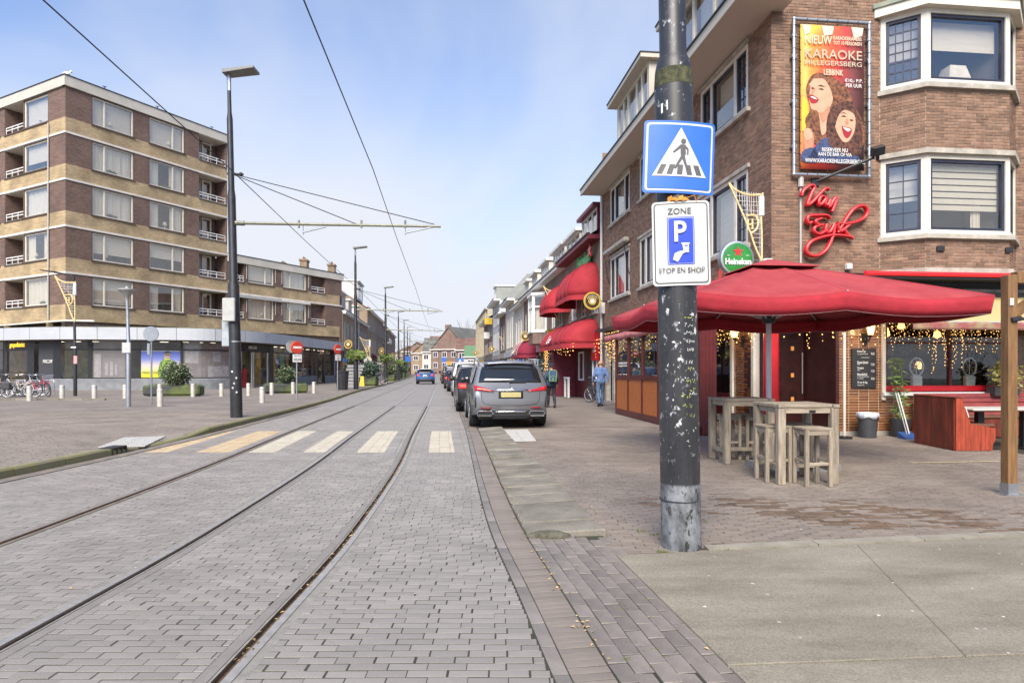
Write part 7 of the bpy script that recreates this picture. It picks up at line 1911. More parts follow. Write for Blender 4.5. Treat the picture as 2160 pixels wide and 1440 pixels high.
for i in range(6): a = -.6 + i * .16; b.add([(BP.x - .05 + .18 * math.sin(a), BP.y - .18 * math.cos(a), 2.87 + .01 * (i % 2)), (BP.x - .05 + .19 * math.sin(a + .2), BP.y - .19 * math.cos(a + .2), 2.88), (BP.x - .05 + .19 * math.sin(a + .2), BP.y - .19 * math.cos(a + .2), 2.92 - .02 * (i % 3)), (BP.x - .05 + .18 * math.sin(a), BP.y - .18 * math.cos(a), 2.91)], [(0, 1, 2, 3)])
b.tube([(BP.x, BP.y - .17, 2.9), (BP.x + .06, BP.y - .18, 2.92), (BP.x + .08, BP.y - .175, 2.86)], .004, 4)
tag(b.build('ribbon'), 'torn orange ribbon tied between the two signs on the pole', 'ribbon')
# ------------------------------------------------------------------ cars
M_cglass = mat('car_glass', (.012, .014, .016), .04, var=.1, spec=.9)
M_lens = mat('red_lens', (.42, .012, .015), .12, var=.15, scale=20, coat=.6)
M_lit = emit('lit_tail_lamp', (.8, .04, .03), .5)
M_chrome = mat('chrome', (.75, .75, .76), .08, 1.0, var=.03)
M_alloy = mat('alloy_rim', (.48, .49, .5), .3, .85, var=.05)
M_plate = mat('yellow_plate', (.40, .34, .14), .5, var=.12, scale=14)
def paint(n, c, metal=.0): return mat('paint_' + n, c, .3, metal, var=.05, scale=2, coat=.7)
def car(name, label, loc, rz, Pt, S, group='cars parked along the kerb', cat='car', roofm=None, plate=M_plate, lamps=None, detail=1, cladding=None):
    """S: L, W, H, belt, hood height, wb rear/front axle positions, R wheel, profile of the cabin"""
    L, W, H, bz, R_ = S['L'], S['W'], S['H'], S['belt'], S.get('R', .33)
    t = thing(name, label, cat, loc, rz, group)
    hw, yr, yf = W / 2, -L / 2, L / 2
    ar, af = yr + S['ar'], yf - S['af']
    sill = S.get('sill', .26); hood = S['hood']
    cab = S['cab']                        # (y, z) of: rear window foot, roof rear, roof mid, roof front, windscreen foot
    def arch(y, n=9):
        r = R_ + .055
        a0 = math.asin(max(-1, min(1, (sill - R_) / r)))
        return [(y + r * math.cos(a), R_ + r * math.sin(a)) for a in np.linspace(a0, math.pi - a0, n)]
    poly = [(yr + .10, sill + .06)] + arch(ar)[::-1] + arch(af)[::-1] + [(yf - .12, sill), (yf - .02, .42), (yf, .6), (yf - .06, hood - .12), (yf - .25, hood - .02)]
    poly += [cab[4]] + [cab[3]] + [cab[2]] + [cab[1]] + [cab[0]] + [(yr + .02, bz - .12), (yr, bz - .35), (yr - .015, .62), (yr + .0, .5), (yr + .05, sill + .1)]
    def warp(x, y, z):
        q = abs(x) / hw
        k = max(0, (z - bz) / (H - bz)); s_ = 1 - .20 * k - .03 * k * k
        s_ *= 1 - .05 * max(0, (.55 - z) / .4)
        e = max(0, abs(y) / (L / 2) - .72) / .28
        s_ *= 1 - .075 * e * e
        yy = y - (.10 * e) * q * q * (1 if y > 0 else -1)
        zz = z - (.05 * q * q if z > H - .15 else (.03 * q * q if z > hood - .06 and y > cab[4][0] - .1 else 0))
        return (x * s_, yy, zz)
    fr = [-1, -.985, -.94, -.8, -.5, 0, .5, .8, .94, .985, 1]
    ins = {1: .05, .985: .02, .94: .004}
    b = MB(Pt); n = len(poly)
    cy, cz = 0, .75
    rings = []
    for f in fr:
        k = ins.get(abs(f), 0); r = []
        for (y, z) in poly:
            r.append(warp(f * hw, y - (k * .6) * (1 if y > 0 else -1) * (abs(y) > L * .38), z - k * (1 if z > .9 else 0)))
        rings.append(r)
    V = [p for r in rings for p in r]
    Fc = [(i * n + j, i * n + (j + 1) % n, (i + 1) * n + (j + 1) % n, (i + 1) * n + j) for i in range(len(fr) - 1) for j in range(n)]
    Fc += [tuple(range(n))[::-1], tuple(range((len(fr) - 1) * n, len(fr) * n))]
    b.add(V, Fc); b.build('body', t, True, ang=32)
    def yrear(z):
        pts = sorted([(z2, y2) for y2, z2 in poly if y2 < yr + 1.3 and (z2 > .45)] )
        zs_ = [p[0] for p in pts]; return float(np.interp(z, zs_, [p[1] for p in pts]))
    rearpts = [(cab[1][1], cab[1][0]), (cab[0][1], cab[0][0]), (bz - .12, yr + .02), (bz - .35, yr), (.62, yr - .015), (.5, yr), (sill + .1, yr + .05)]
    rearpts.sort()
    def yrear(z): return float(np.interp(z, [p[0] for p in rearpts], [p[1] for p in rearpts]))
    def rear(m, nm, x0, x1, z0, z1, pr=.012, par=t, nx=6, nz=3, skew=0, zt=None, sm=True):
        b = MB(m); rows_ = []
        for k in range(nz + 1):
            z = z0 + (z1 - z0) * k / nz; r = []
            for i in range(nx + 1):
                u = i / nx; x = x0 + (x1 - x0) * u
                zz = z + skew * u
                if zt: zz = zt(u, k / nz)
                p = warp(x, yrear(zz), zz); r.append((p[0], p[1] - pr, p[2]))
            rows_.append(r)
        b.grid(rows_); return solid(b.build(nm, par, sm), pr + .01, -1)
    # windows
    zt_, zb_ = cab[1][1] - .07, cab[0][1] + .03
    wr = rear(M_cglass, 'rear_window', -hw * .86, hw * .86, zb_, zt_, .008, nx=8, nz=4)
    def side(m, nm, pts, sgnx, pr=.012):
        b = MB(m); b.poly([(p[0] + sgnx * pr, p[1], p[2]) for p in (warp(sgnx * hw * (.998 if z < bz + .1 else 1), y, z) for y, z in pts)]); return solid(b.build(nm, t), .015, 0)
    rlen = cab[3][0] - cab[1][0]
    for s_ in (-1, 1):
        ry0, ry1 = cab[0][0] + .16, cab[4][0] - .22
        top = bz + (H - bz) * .84
        m1, m2 = ry0 + (ry1 - ry0) * .30, ry0 + (ry1 - ry0) * .60
        tr, tf = cab[1][0] + .18, cab[3][0] - .04
        side(M_cglass, 'side_window', [(ry0, bz + .05), (m1 - .03, bz + .03), (m1 - .03, top), (tr, top - .03)], s_)
        side(M_cglass, 'side_window', [(m1 + .03, bz + .03), (m2 - .04, bz + .02), (m2 - .04, top + .01), (m1 + .03, top)], s_)
        side(M_cglass, 'side_window', [(m2 + .04, bz + .02), (ry1, bz), (tf, top - .01), (m2 + .04, top + .01)], s_)
        b = MB(C_black); b.ball((s_ * (hw + .11), cab[4][0] - .35, bz + .08), .12, 10, 7, (.9, .55, .75)); b.bar((s_ * (hw - .05), cab[4][0] - .33, bz + .03), (s_ * (hw + .08), cab[4][0] - .35, bz + .05), .05); b.build('mirror', t, True)
        if detail:
            b = MB(C_plast); b.grid([[tuple(Vector(warp(s_ * hw, y, z)) + Vector((s_ * .012, 0, 0))) for y in np.linspace(ar + R_ + .08, af - R_ - .08, 6)] for z in (sill - .02, sill + .12)]); solid(b.build('sill_trim', t), .02, 0)
            b = MB(C_dark)
            for yy in (m1, m2, ry1 - .05): b.tube([tuple(Vector(warp(s_ * hw, yy + .02 * k, z)) + Vector((s_ * .003, 0, 0))) for k, z in enumerate((sill + .16, .7, bz))], .005, 4)
            b.build('door_gap', t)
    b = MB(M_cglass); (y0, z0), (y1, z1) = cab[4], cab[3]
    b.grid([[tuple(Vector(warp(x * hw * .88, y0 + (y1 - y0) * k, z0 + (z1 - z0) * k)) + Vector((0, .01, .012))) for x in np.linspace(-1, 1, 7)] for k in (.05, .95)]); b.build('windscreen', t, True)
    if roofm:
        b = MB(roofm); b.grid([[tuple(Vector(warp(x * hw * .97, y, z)) + Vector((0, 0, .012))) for x in np.linspace(-1, 1, 9)] for y, z in ((cab[1][0] - .06, cab[1][1] - .03), cab[1], cab[2], cab[3])]); b.build('roof', t, True)
    # wheels
    def wheel(x, y, s_):
        b = MB(C_rubber); w_ = S.get('tw', .24)
        b.lathe([(R_ * .64, -w_ / 2), (R_ * .93, -w_ / 2), (R_, -w_ / 2 + .04), (R_, w_ / 2 - .04), (R_ * .93, w_ / 2), (R_ * .64, w_ / 2)], 28, axis='x')
        o = b.build('wheel', t, True); o.location = (x, y, R_)
        b = MB(M_alloy); xo = s_ * w_ / 2
        b.tube([(xo * .95, R_ * .63 * math.cos(a), R_ * .63 * math.sin(a)) for a in np.linspace(0, 6.283, 25)[:-1]], .018, 6, True)
        for k in range(10):
            a = k * math.pi / 5 + (.1 if k % 2 else -.1); b.bar((xo * .9, .03 * math.cos(a), .03 * math.sin(a)), (xo * .85, R_ * .62 * math.cos(a), R_ * .62 * math.sin(a)), .022)
        b.lathe([(.05, xo * .95 - .01), (.05, xo * .95 + .01)], 12, axis='x'); b.build('rim', o, True)
        b = MB(C_black); b.lathe([(R_ * .62, xo * .2 - .01), (R_ * .62, xo * .2 + .01)], 20, axis='x'); b.build('brake', o)
    for s_ in (-1, 1): wheel(s_ * (hw - .13), ar, s_); wheel(s_ * (hw - .13), af, s_)
    b = MB(C_black); b.bx(-hw * .8, hw * .8, yr + .25, yf - .3, sill - .06, sill + .3)
    for yy in (ar, af):
        b.bx(-hw * .93, hw * .93, yy - R_ - .02, yy + R_ + .02, sill, R_ * 2 - .0)
    b.build('underbody', t)
    return t, rear, warp, yrear
def tail_common(t, rear, hw, bz, lens=M_lens, zl=None, wide=.42, h=.18, slim=True):
    zl = zl or bz - .28
    for s_ in (-1, 1): rear(lens, 'tail_light', s_ * hw * .52, s_ * hw * .97, zl, zl + h, .014, nx=5)
# grey SUV
hw = .985
SUVS = dict(L=4.92, W=1.97, H=1.72, belt=1.10, hood=1.08, ar=1.0, af=.93, R=.375, sill=.30, tw=.29, cab=[(-2.30, 1.13), (-1.92, 1.66), (-.7, 1.72), (.35, 1.68), (1.25, 1.12)])
M_sil = paint('silver_grey', (.22, .225, .235), .65)
t, rear, warp, yrear = car('parked_car', 'grey suv with chrome roof rails parked nearest, behind the crossing', (-.03 - .107 * 2.4, 15.93 + 2.44, 0), R(6.1), M_sil, SUVS)
for s_ in (-1, 1):
    rear(M_lens, 'tail_light', s_ * hw * .46, s_ * hw * .985, .90, 1.04, .016, nx=6, nz=2, zt=lambda u, v: .935 + .03 * u + v * (.02 + .10 * u))
    rear(mat('red_reflector', (.30, .01, .015), .3), 'reflector', s_ * hw * .55, s_ * hw * .82, .525, .55, .02)
    rear(C_black, 'side_vent', s_ * hw * .955, s_ * hw * .985, .55, .8, .012, nx=2)
    b = MB(M_chrome); yq = -2.46
    p = [(s_ * hw * .5, .34), (s_ * hw * .84, .34), (s_ * hw * .86, .40), (s_ * hw * .82, .455), (s_ * hw * .5, .455), (s_ * hw * .46, .40)]
    b.tube([(x, yq - .03, z) for x, z in p], .018, 6, True); b.build('exhaust_trim', t, True)
    b = MB(C_black); b.poly([(x, yq - .02, z) for x, z in p]); b.build('exhaust_hole', t)
    b = MB(M_chrome); rl = [(-1.95, 1.60), (-1.8, 1.71), (-1.5, 1.745), (-.4, 1.77), (.4, 1.73), (.6, 1.64)]
    b.tube([(s_ * hw * .79, y, z) for y, z in rl], .022, 8); b.build('roof_rail', t, True)
rear(M_chrome, 'chrome_strip', -hw * .47, hw * .47, .965, .995, .018)
rear(M_plate, 'number_plate', -.27, .27, .80, .92, .02, sm=False)
rear(C_black, 'plate_recess', -.33, .33, .77, .95, .006)
rear(C_plast, 'bumper_trim', -hw * .9, hw * .9, .30, .50, .008); rear(M_chrome, 'skid_plate', -hw * .44, hw * .44, .41, .45, .03)
rear(C_black, 'diffuser', -hw * .6, hw * .6, .25, .37, .006)
b = MB(C_dark); zs_ = [.58, .62, .70, .93]
for a in range(1):
    pts = [(-.80, 1.06), (-.78, .75), (-.70, .64), (-.4, .60), (0, .595), (.4, .60), (.70, .64), (.78, .75), (.80, 1.06)]
    b.tube([tuple(Vector(warp(x, yrear(z), z)) + Vector((0, -.004, 0))) for x, z in smooth_curve([(x, z, 0) for x, z in pts], 3) for x, z in [(x, z)]] if False else [tuple(Vector(warp(q.x, yrear(q.y), q.y)) + Vector((0, -.004, 0))) for q in smooth_curve([(x, z, 0) for x, z in pts], 3)], .005, 4)
b.build('tailgate_gap', t)
b = MB(C_black); b.tube([tuple(Vector(warp(x, yrear(z), z)) + Vector((0, -.03, 0))) for x, z in ((-.02, 1.15), (.02, 1.17), (.42, 1.17))], [.02, .018, .01], 6); b.build('rear_wiper', t)
b = MB(M_chrome)
for k in range(3): a = R(90 + 120 * k); p0 = Vector(warp(.0, yrear(1.06), 1.06)); b.bar(p0 + Vector((0, -.03, 0)), p0 + Vector((.042 * math.cos(a), -.03, .042 * math.sin(a))), .012)
b.tube([p0 + Vector((.045 * math.cos(a), -.03, .045 * math.sin(a))) for a in np.linspace(0, 6.283, 17)[:-1]], .006, 5, True); b.build('badge', t)
b = MB(M_sil); b.grid([[warp(x * hw * .84, -1.97 - .12 * k, 1.675 - .035 * k) for x in np.linspace(-1, 1, 9)] for k in (-.3, .4, 1)]); solid(b.build('spoiler', t, True), .03)
b = MB(C_black); b.ball((0, -.9, 1.74), .08, 8, 6, (.4, 1.6, .7)); b.build('aerial_fin', t, True)
# the line of cars beyond it
HATCH = dict(L=4.3, W=1.8, H=1.48, belt=.96, hood=.95, ar=.8, af=.88, R=.32, sill=.24, cab=[(-1.98, 1.02), (-1.5, 1.42), (-.5, 1.48), (.25, 1.43), (1.15, .98)])
SUV2 = dict(L=4.45, W=1.84, H=1.64, belt=1.05, hood=1.02, ar=.88, af=.9, R=.35, sill=.28, cab=[(-2.05, 1.1), (-1.65, 1.58), (-.6, 1.64), (.3, 1.6), (1.2, 1.06)])
VAN = dict(L=4.9, W=1.95, H=1.92, belt=1.15, hood=1.12, ar=.95, af=.9, R=.34, sill=.26, cab=[(-2.35, 1.2), (-2.22, 1.86), (-.6, 1.92), (.9, 1.86), (1.75, 1.18)])
MINI = dict(L=4.3, W=1.84, H=1.56, belt=1.02, hood=.98, ar=.82, af=.84, R=.34, sill=.27, tw=.25, cab=[(-1.98, 1.06), (-1.62, 1.5), (-.5, 1.56), (.4, 1.52), (1.05, 1.02)])
def parked(i, y0, S, Pt, label, dx=0, lens=M_lens, rails=False, roofm=None):
    L = S['L']; yc = y0 + L / 2; x = -.03 - .107 * (yc - 15.93) + dx - (.0 if yc < 60 else .00012 * (yc - 60) ** 2)
    t, rear, warp, yrear = car('parked_car', label, (x, yc, 0), R(6.1 + (2 if yc > 60 else 0)), Pt, S, detail=i < 4, roofm=roofm)
    h_ = S['W'] / 2; bz = S['belt']
    tail_common(t, rear, h_, bz, lens, bz - .22, h=.16)
    rear(M_plate, 'number_plate', -.26, .26, bz - .35, bz - .24, .02)
    rear(C_plast, 'bumper_trim', -h_ * .85, h_ * .85, .30, .46, .01)
    if rails:
        for s_ in (-1, 1): b = MB(M_chrome); b.tube([(s_ * h_ * .78, y, z) for y, z in ((-1.6, S['H'] - .08), (-1.4, S['H'] + .04), (.2, S['H'] + .04), (.4, S['H'] - .05))], .02, 6); b.build('roof_rail', t)
parked(1, 22.0, SUV2, paint('black', (.012, .012, .014), .3), 'black car with silver roof rails right behind the grey suv', -.32, M_lit, True)
parked(2, 28.3, SUV2, paint('graphite', (.035, .037, .04), .5), 'dark graphite car parked second behind the grey suv', -.25)
parked(3, 34.5, VAN, paint('white', (.62, .62, .61)), 'tall white van like car in the line of parked cars', -.25)
parked(4, 42, HATCH, paint('dark_blue', (.02, .03, .05), .4), 'dark blue hatchback in front of the white van like car', -.55)
parked(5, 48.5, HATCH, paint('dark_grey', (.05, .05, .055), .5), 'dark grey hatchback with lit red lamps in the far line', -.75, M_lit)
parked(6, 55.5, SUV2, paint('silver', (.36, .37, .38), .6), 'silver car halfway down the line of parked cars', -.6)
parked(7, 63, VAN, paint('black', (.012, .012, .014), .3), 'black van with red lamps far down the parked line', -.9, M_lit)
parked(8, 72, HATCH, paint('white', (.62, .62, .61)), 'small white car near the far end of the parked line', -1.0)
parked(9, 80, SUV2, paint('silver', (.36, .37, .38), .6), 'silver car last but one in the parked line', -1.1)
parked(10, 90, HATCH, paint('pale', (.5, .5, .48)), 'pale car at the far end of the parked line', -1.1)
# blue car driving away
g_ = G(895, 810)
M_blue = paint('blue', (.02, .10, .30), .35)
t, rear, warp, yrear = car('blue_car', 'small blue car with a white roof driving away along the tracks', (g_.x - .15, g_.y + 2.1, 0), R(6.6), M_blue, MINI, None, roofm=paint('white', (.62, .62, .61)))
for s_ in (-1, 1): rear(M_lit, 'tail_light', s_ * .62, s_ * .84, .78, 1.0, .02); b = MB(M_chrome)
rear(M_plate, 'number_plate', -.27, .27, .72, .84, .02); rear(C_plast, 'bumper_trim', -.8, .8, .28, .52, .012); rear(M_chrome, 'chrome_strip', -.35, .35, .90, .93, .016)
b = MB(paint('white', (.62, .62, .61))); b.grid([[warp(x * .72, -1.66 - .2 * k, 1.52 - .04 * k) for x in np.linspace(-1, 1, 7)] for k in (-.3, .5, 1)]); solid(b.build('spoiler', t, True), .03)
for s_ in (-1, 1): b = MB(C_dark); b.tube([(s_ * .6, y, z) for y, z in ((-1.5, 1.5), (-1.3, 1.62), (.1, 1.62), (.3, 1.52))], .02, 6); b.build('roof_rail', t)
# far traffic
t, rear, warp, yrear = car('oncoming_car', 'tiny white car at the far left bend of the street', (-23.6, 140, 0), R(188), paint('white', (.62, .62, .61)), HATCH, None, detail=0)
# ------------------------------------------------------------------ the terrace
M_oak = mat('weathered_oak', (.25, .20, .14), .8, var=.25, scale=4, st=(7, 7, .8), bump=.35, bscale=40, col2=(.385, .33, .25), isl=.1)
M_oakh = mat('weathered_oak_top', (.28, .225, .155), .8, var=.25, scale=4, st=(.8, 7, 7), bump=.35, bscale=40, col2=(.41, .35, .265), isl=.1)
def oak_table(label, loc, rz, w_=.80, d=.80, h=1.04, lg=.10):
    t = thing('bar_table', label, 'bar table', loc, rz, 'weathered oak bar tables')
    for i in range(6):
        b = MB(M_oakh); y0 = -d / 2 + .02 + (d - .04) * i / 6; b.bx(-w_ / 2 + .085, w_ / 2 - .085, y0 + .002, y0 + (d - .04) / 6 - .002, h - .038, h, .004); b.build('top_slat', t)
    for s_ in (-1, 1): b = MB(M_oak); b.bx(s_ * (w_ / 2 - .04) - .043, s_ * (w_ / 2 - .04) + .043, -d / 2 - .01, d / 2 + .01, h - .04, h + .001, .004); b.build('top_end', t)
    for sx_ in (-1, 1):
        for sy_ in (-1, 1): b = MB(M_oak); x, y = sx_ * (w_ / 2 - lg / 2), sy_ * (d / 2 - lg / 2); b.bx(x - lg / 2, x + lg / 2, y - lg / 2, y + lg / 2, 0, h - .041, .008); b.build('leg', t)
    for s_ in (-1, 1):
        b = MB(M_oakh); b.bx(-w_ / 2 + lg, w_ / 2 - lg, s_ * (d / 2 - .05) - .014, s_ * (d / 2 - .05) + .014, h - .115, h - .041, .003); b.build('apron', t)
        b = MB(M_oakh); b.bx(s_ * (w_ / 2 - .05) - .014, s_ * (w_ / 2 - .05) + .014, -d / 2 + lg, d / 2 - lg, h - .116, h - .042, .003); b.build('apron', t)
        b = MB(M_oak); b.bx(s_ * (w_ / 2 - .05) - .02, s_ * (w_ / 2 - .05) + .02, -d / 2 + lg, d / 2 - lg, .16, .23, .004); b.build('stretcher', t)
    b = MB(M_oak); b.bx(-w_ / 2 + .07, w_ / 2 - .07, -.03, .03, .165, .225, .004); b.build('stretcher', t)
    return t
def oak_stool(label, loc, rz, w_=.36, h=.75, lg=.05):
    t = thing('bar_stool', label, 'bar stool', loc, rz, 'weathered oak bar stools')
    for i in range(4): b = MB(M_oakh); y0 = -w_ / 2 + w_ * i / 4; b.bx(-w_ / 2, w_ / 2, y0 + .002, y0 + w_ / 4 - .002, h - .03, h, .004); b.build('seat_slat', t)
    for sx_ in (-1, 1):
        for sy_ in (-1, 1): b = MB(M_oak); x, y = sx_ * (w_ / 2 - lg / 2), sy_ * (w_ / 2 - lg / 2); b.bx(x - lg / 2, x + lg / 2, y - lg / 2, y + lg / 2, 0, h - .031, .005); b.build('leg', t)
    for s_ in (-1, 1):
        b = MB(M_oakh); b.bx(-w_ / 2 + lg, w_ / 2 - lg, s_ * (w_ / 2 - .025) - .012, s_ * (w_ / 2 - .025) + .012, h - .095, h - .032, .003); b.build('apron', t)
        b = MB(M_oakh); b.bx(s_ * (w_ / 2 - .025) - .012, s_ * (w_ / 2 - .025) + .012, -w_ / 2 + lg, w_ / 2 - lg, h - .096, h - .033, .003); b.build('apron', t)
        b = MB(M_oakh); zz = .27 if s_ < 0 else .2; b.bx(-w_ / 2 + lg, w_ / 2 - lg, s_ * (w_ / 2 - .025) - .012, s_ * (w_ / 2 - .025) + .012, zz, zz + .04, .003); b.build('footrest', t)
        b = MB(M_oakh); b.bx(s_ * (w_ / 2 - .025) - .012, s_ * (w_ / 2 - .025) + .012, -w_ / 2 + lg, w_ / 2 - lg, .3, .34, .003); b.build('footrest', t)
    return t
t = oak_table('front weathered oak bar table with a small black plate on its apron', (3.83, 8.68, 0), R(2))
b = MB(C_black); b.bx(.02, .10, -.376, -.363, .935, .965); b.build('maker_plate', t)
oak_table('rear weathered oak bar table beside the maroon end board', (3.73, 10.45, 0), R(2), .80, .76, 1.03)
for lab, x, y, r in (('left front oak stool tucked half under the front table', 3.52, 8.63, 3), ('right front oak stool standing before the front table', 3.89, 8.30, 4), ('back oak stool under the far side of the front table', 3.94, 8.92, -3), ('left oak stool behind the rear table', 3.60, 10.72, 1), ('right oak stool behind the rear table', 4.03, 10.72, 2)):
    oak_stool(lab, (x, y, 0), R(r))
# parasol
PC = (4.3, 10.72)
ps = thing('parasol', 'large square faded red parasol over the oak bar tables', 'parasol', (PC[0], PC[1], 0), R(5.5))
M_par = mat('faded_red_canopy', (.35, .034, .041), .9, var=.14, scale=2.2, bump=.5, bscale=7, dist=.03, col2=(.37, .052, .057))
hp, he, ha = 2.14, 2.54, 3.27
def canopy_pt(a, k):
    "a: place along the rim (0..8, corners even), k: 0 apex .. 1 rim"
    c = [(-1, -1), (0, -1), (1, -1), (1, 0), (1, 1), (0, 1), (-1, 1), (-1, 0)]
    i = int(a) % 8; f = a - int(a); p, q = c[i], c[(i + 1) % 8]
    x, y = p[0] + (q[0] - p[0]) * f, p[1] + (q[1] - p[1]) * f
    inw = 1 - .02 * math.sin(f * math.pi)
    sag = .055 * math.sin(f * math.pi) * math.sin(k * math.pi * .62) + .025 * math.sin(f * math.pi) * k * k
    corner = 1 if i % 2 == 0 else 0
    z = ha - (ha - he) * (k ** 1.04) - sag - (.03 * k * (1 - f if i % 2 == 0 else f))
    return (x * hp * k * inw, y * hp * k * inw, z)
n = 8 * 6
b = MB(M_par); b.grid([[canopy_pt(8 * i / n, k) for i in range(n + 1)] for k in (.09, .2, .35, .5, .65, .8, .92, 1.0)])
solid(b.build('canopy', ps, True, ang=60), .004)
b = MB(mat('red_valance', (.34, .016, .027), .85, var=.16, scale=3, bump=.4, bscale=9, dist=.02))
rows_ = []
for k in range(4):
    r = []
    for i in range(n + 1):
        p = canopy_pt(8 * i / n, 1.0); f = (8 * i / n) % 1
        o = 1.0 + .0035 * math.sin(i * 1.9) * k / 3 + .010 * math.sin(k * 1.0) * math.sin(f * math.pi) * 2 - .012 * k / 3
        r.append((p[0] * o, p[1] * o, p[2] - (.245 - .015 * math.sin(f * math.pi)) * k / 3))
    rows_.append(r)
b.grid(rows_); solid(b.build('valance', ps, True, ang=60), .004)
b = MB(mat('seam_red', (.36, .03, .045), .9))
for i in range(8): b.tube([Vector(canopy_pt(i, k)) + Vector((0, 0, .004)) for k in (.1, .3, .5, .7, .9, 1.0)], .007, 4)
tag(b.build('seam', ps), kind='stuff')
b = MB(mat('pale_hem', (.5, .3, .3), .8)); b.tube([Vector(p) + Vector((0, 0, -.002)) for p in rows_[-1][:-1]], .005, 4, True); b.build('hem', ps)
b = MB(M_par); b.grid([[(x * q, y * q, z) for x, y in ((-1, -1), (0, -1), (1, -1), (1, 0), (1, 1), (0, 1), (-1, 1), (-1, 0), (-1, -1))] for q, z in ((.04, ha + .055), (.30, ha - .035), (.55, ha - .115), (.56, ha - .13))]); solid(b.build('vent_cap', ps), .004)
b = MB(mat('white_aluminium', (.55, .57, .6), .35, .4, var=.05)); b.lathe([(.045, .06), (.045, 2.2), (.04, 3.2)], 18); b.build('pole', ps, True)
for i in range(8):
    p = canopy_pt(i, .98); q = canopy_pt(i, .1); b = MB(MATS['white_aluminium'])
    b.bar(Vector(q) - Vector((0, 0, .04)), Vector(p) - Vector((0, 0, .035)), .022, .03); m_ = Vector(canopy_pt(i, .52)) - Vector((0, 0, .05)); b.bar((p[0] * .03, p[1] * .03, 2.34), m_, .02, .028); b.build('rib', ps)
b = MB(C_black); b.lathe([(.06, 2.26), (.11, 2.29), (.12, 2.36), (.06, 2.4)], 16); b.build('hub', ps, True)
b = MB(C_alu)
for i in (1, 3, 5, 7): p = canopy_pt(i, 1.0); b.ball((p[0], p[1], p[2] + .008), .014, 6, 5)
b.build('knob', ps); 
b = MB(C_steel); b.bx(-.3, .3, -.3, .3, .0, .03, .004); b.lathe([(.06, .03), (.06, .3)], 14); b.build('base_plate', ps)
for i, (x, y) in enumerate(((3.93, 9.66), (4.52, 9.66))):
    b = MB(mat('concrete_weight', (.33, .31, .27), .9, var=.15, scale=5, bump=.3, bscale=100)); b.cb((0, 0, .045), (.58, .56, .09), .012); b.m = C_steel; b.bx(-.3, -.291, -.28, .28, .0, .1); b.bx(-.29, .29, -.289, -.28, 0, .1)
    tag(b.build('parasol_weight', loc=(x, y, .002)), ('left', 'right')[i] + ' concrete parasol weight in a steel edge lying between the tables', 'weight', 'concrete weights between the tables').rotation_euler = (0, 0, R(4))
# second parasol pole glimpsed near the door
b = MB(C_cream); b.tube([(0, 0, .02), (0, 0, 2.32)], .028, 10); b.m = C_black; b.lathe([(.035, 2.3), (.05, 2.4)], 10); b.tube([(0, 0, 2.4), (-.38, -.1, 2.62)], .014, 6); b.lathe([(.16, 0), (.16, .04), (.04, .06)], 16)
tag(b.build('awning_post', loc=(PV + TW * 1.36 - TV * .55)), 'thin cream awning post standing before the dark entrance door', 'post')
# pergola post at the right edge
pg_ = thing('pergola', 'brown timber pergola post with a beam and brace at the terrace edge', 'pergola', (5.95, 7.66, 0), R(3))
M_tim = mat('brown_stained_timber', (.20, .105, .04), .6, var=.3, scale=5, st=(6, 6, .6), bump=.2, bscale=50)
b = MB(M_tim); b.bx(-.06, .06, -.06, .06, .13, 2.62, .006); b.build('post', pg_)
b = MB(C_steel); b.bx(-.064, .064, -.064, .064, .0, .14); b.bx(-.11, .11, -.09, .09, .0, .012); b.build('post_shoe', pg_)
b = MB(M_tim); b.bx(.061, 3.2, -.055, .055, 2.52, 2.66, .005); b.build('beam', pg_)
b = MB(M_tim); b.bar((.06, 0, 2.16), (.55, 0, 2.52), .09, .1); b.build('brace', pg_)
b = MB(C_dark); b.tube([(-.02, -.06, 2.10), (.2, -.08, 2.09), (.6, -.06, 2.05)], .018, 6); b.tube([(-.03, -.07, 2.08), (.08, -.08, 2.1)], .03, 6); b.build('cable', pg_)
b = MB(mat('hook_white', (.6, .55, .5), .6)); b.bx(-.05, .0, -.075, -.061, 2.25, 2.34, .004); b.build('fixing', pg_)
# second post out of frame keeps the beam up
b = MB(M_tim); b.bx(3.05, 3.17, -.06, .06, .0, 2.519, .006); b.build('post', pg_)
# menu board
mb_ = thing('menu_board', 'black menu board with white prices on the brown tiled pier', 'menu board', PV + TW * 2.17 - TV * .03 + Vector((0, 0, 1.52)), TH)
b = MB(mat('chalk_black', (.02, .02, .022), .6)); b.bx(-.29, .29, -.02, .02, -.44, .44, .005); b.build('board', mb_)
for i, (s_, z, h_, w_) in enumerate((('Erwtensoep', .37, .055, .2), ('met roggebrood en spek', .315, .022, .26), ('Diverse Schotels', .13, .06, .26), ('vanaf', .085, .022, .06), ('Stamppot', .0, .06, .15), ('vanaf', -.045, .022, .06), ('Hertenbiefstuk', -.14, .06, .24), ('met seizoensgroenten, puree', -.195, .022, .28), ('en rodewijnjus', -.235, .022, .15), ('Vis van de dag', -.325, .06, .24), ('vraag ernaar', -.385, .022, .17))):
    text(s_, C_white, mb_, w_, h_, (-.17, -.023, z), depth=.002, align='l')
for s_, z in (('9,50', .32), ('17,50', .08), ('17,50', -.07), ('29,50', -.24)): text(s_, C_white, mb_, .08, .06, (.20, -.023, z), depth=.002)
b = MB(C_white); b.bx(-.08, .12, -.024, -.021, .235, .24); b.build('rule', mb_)
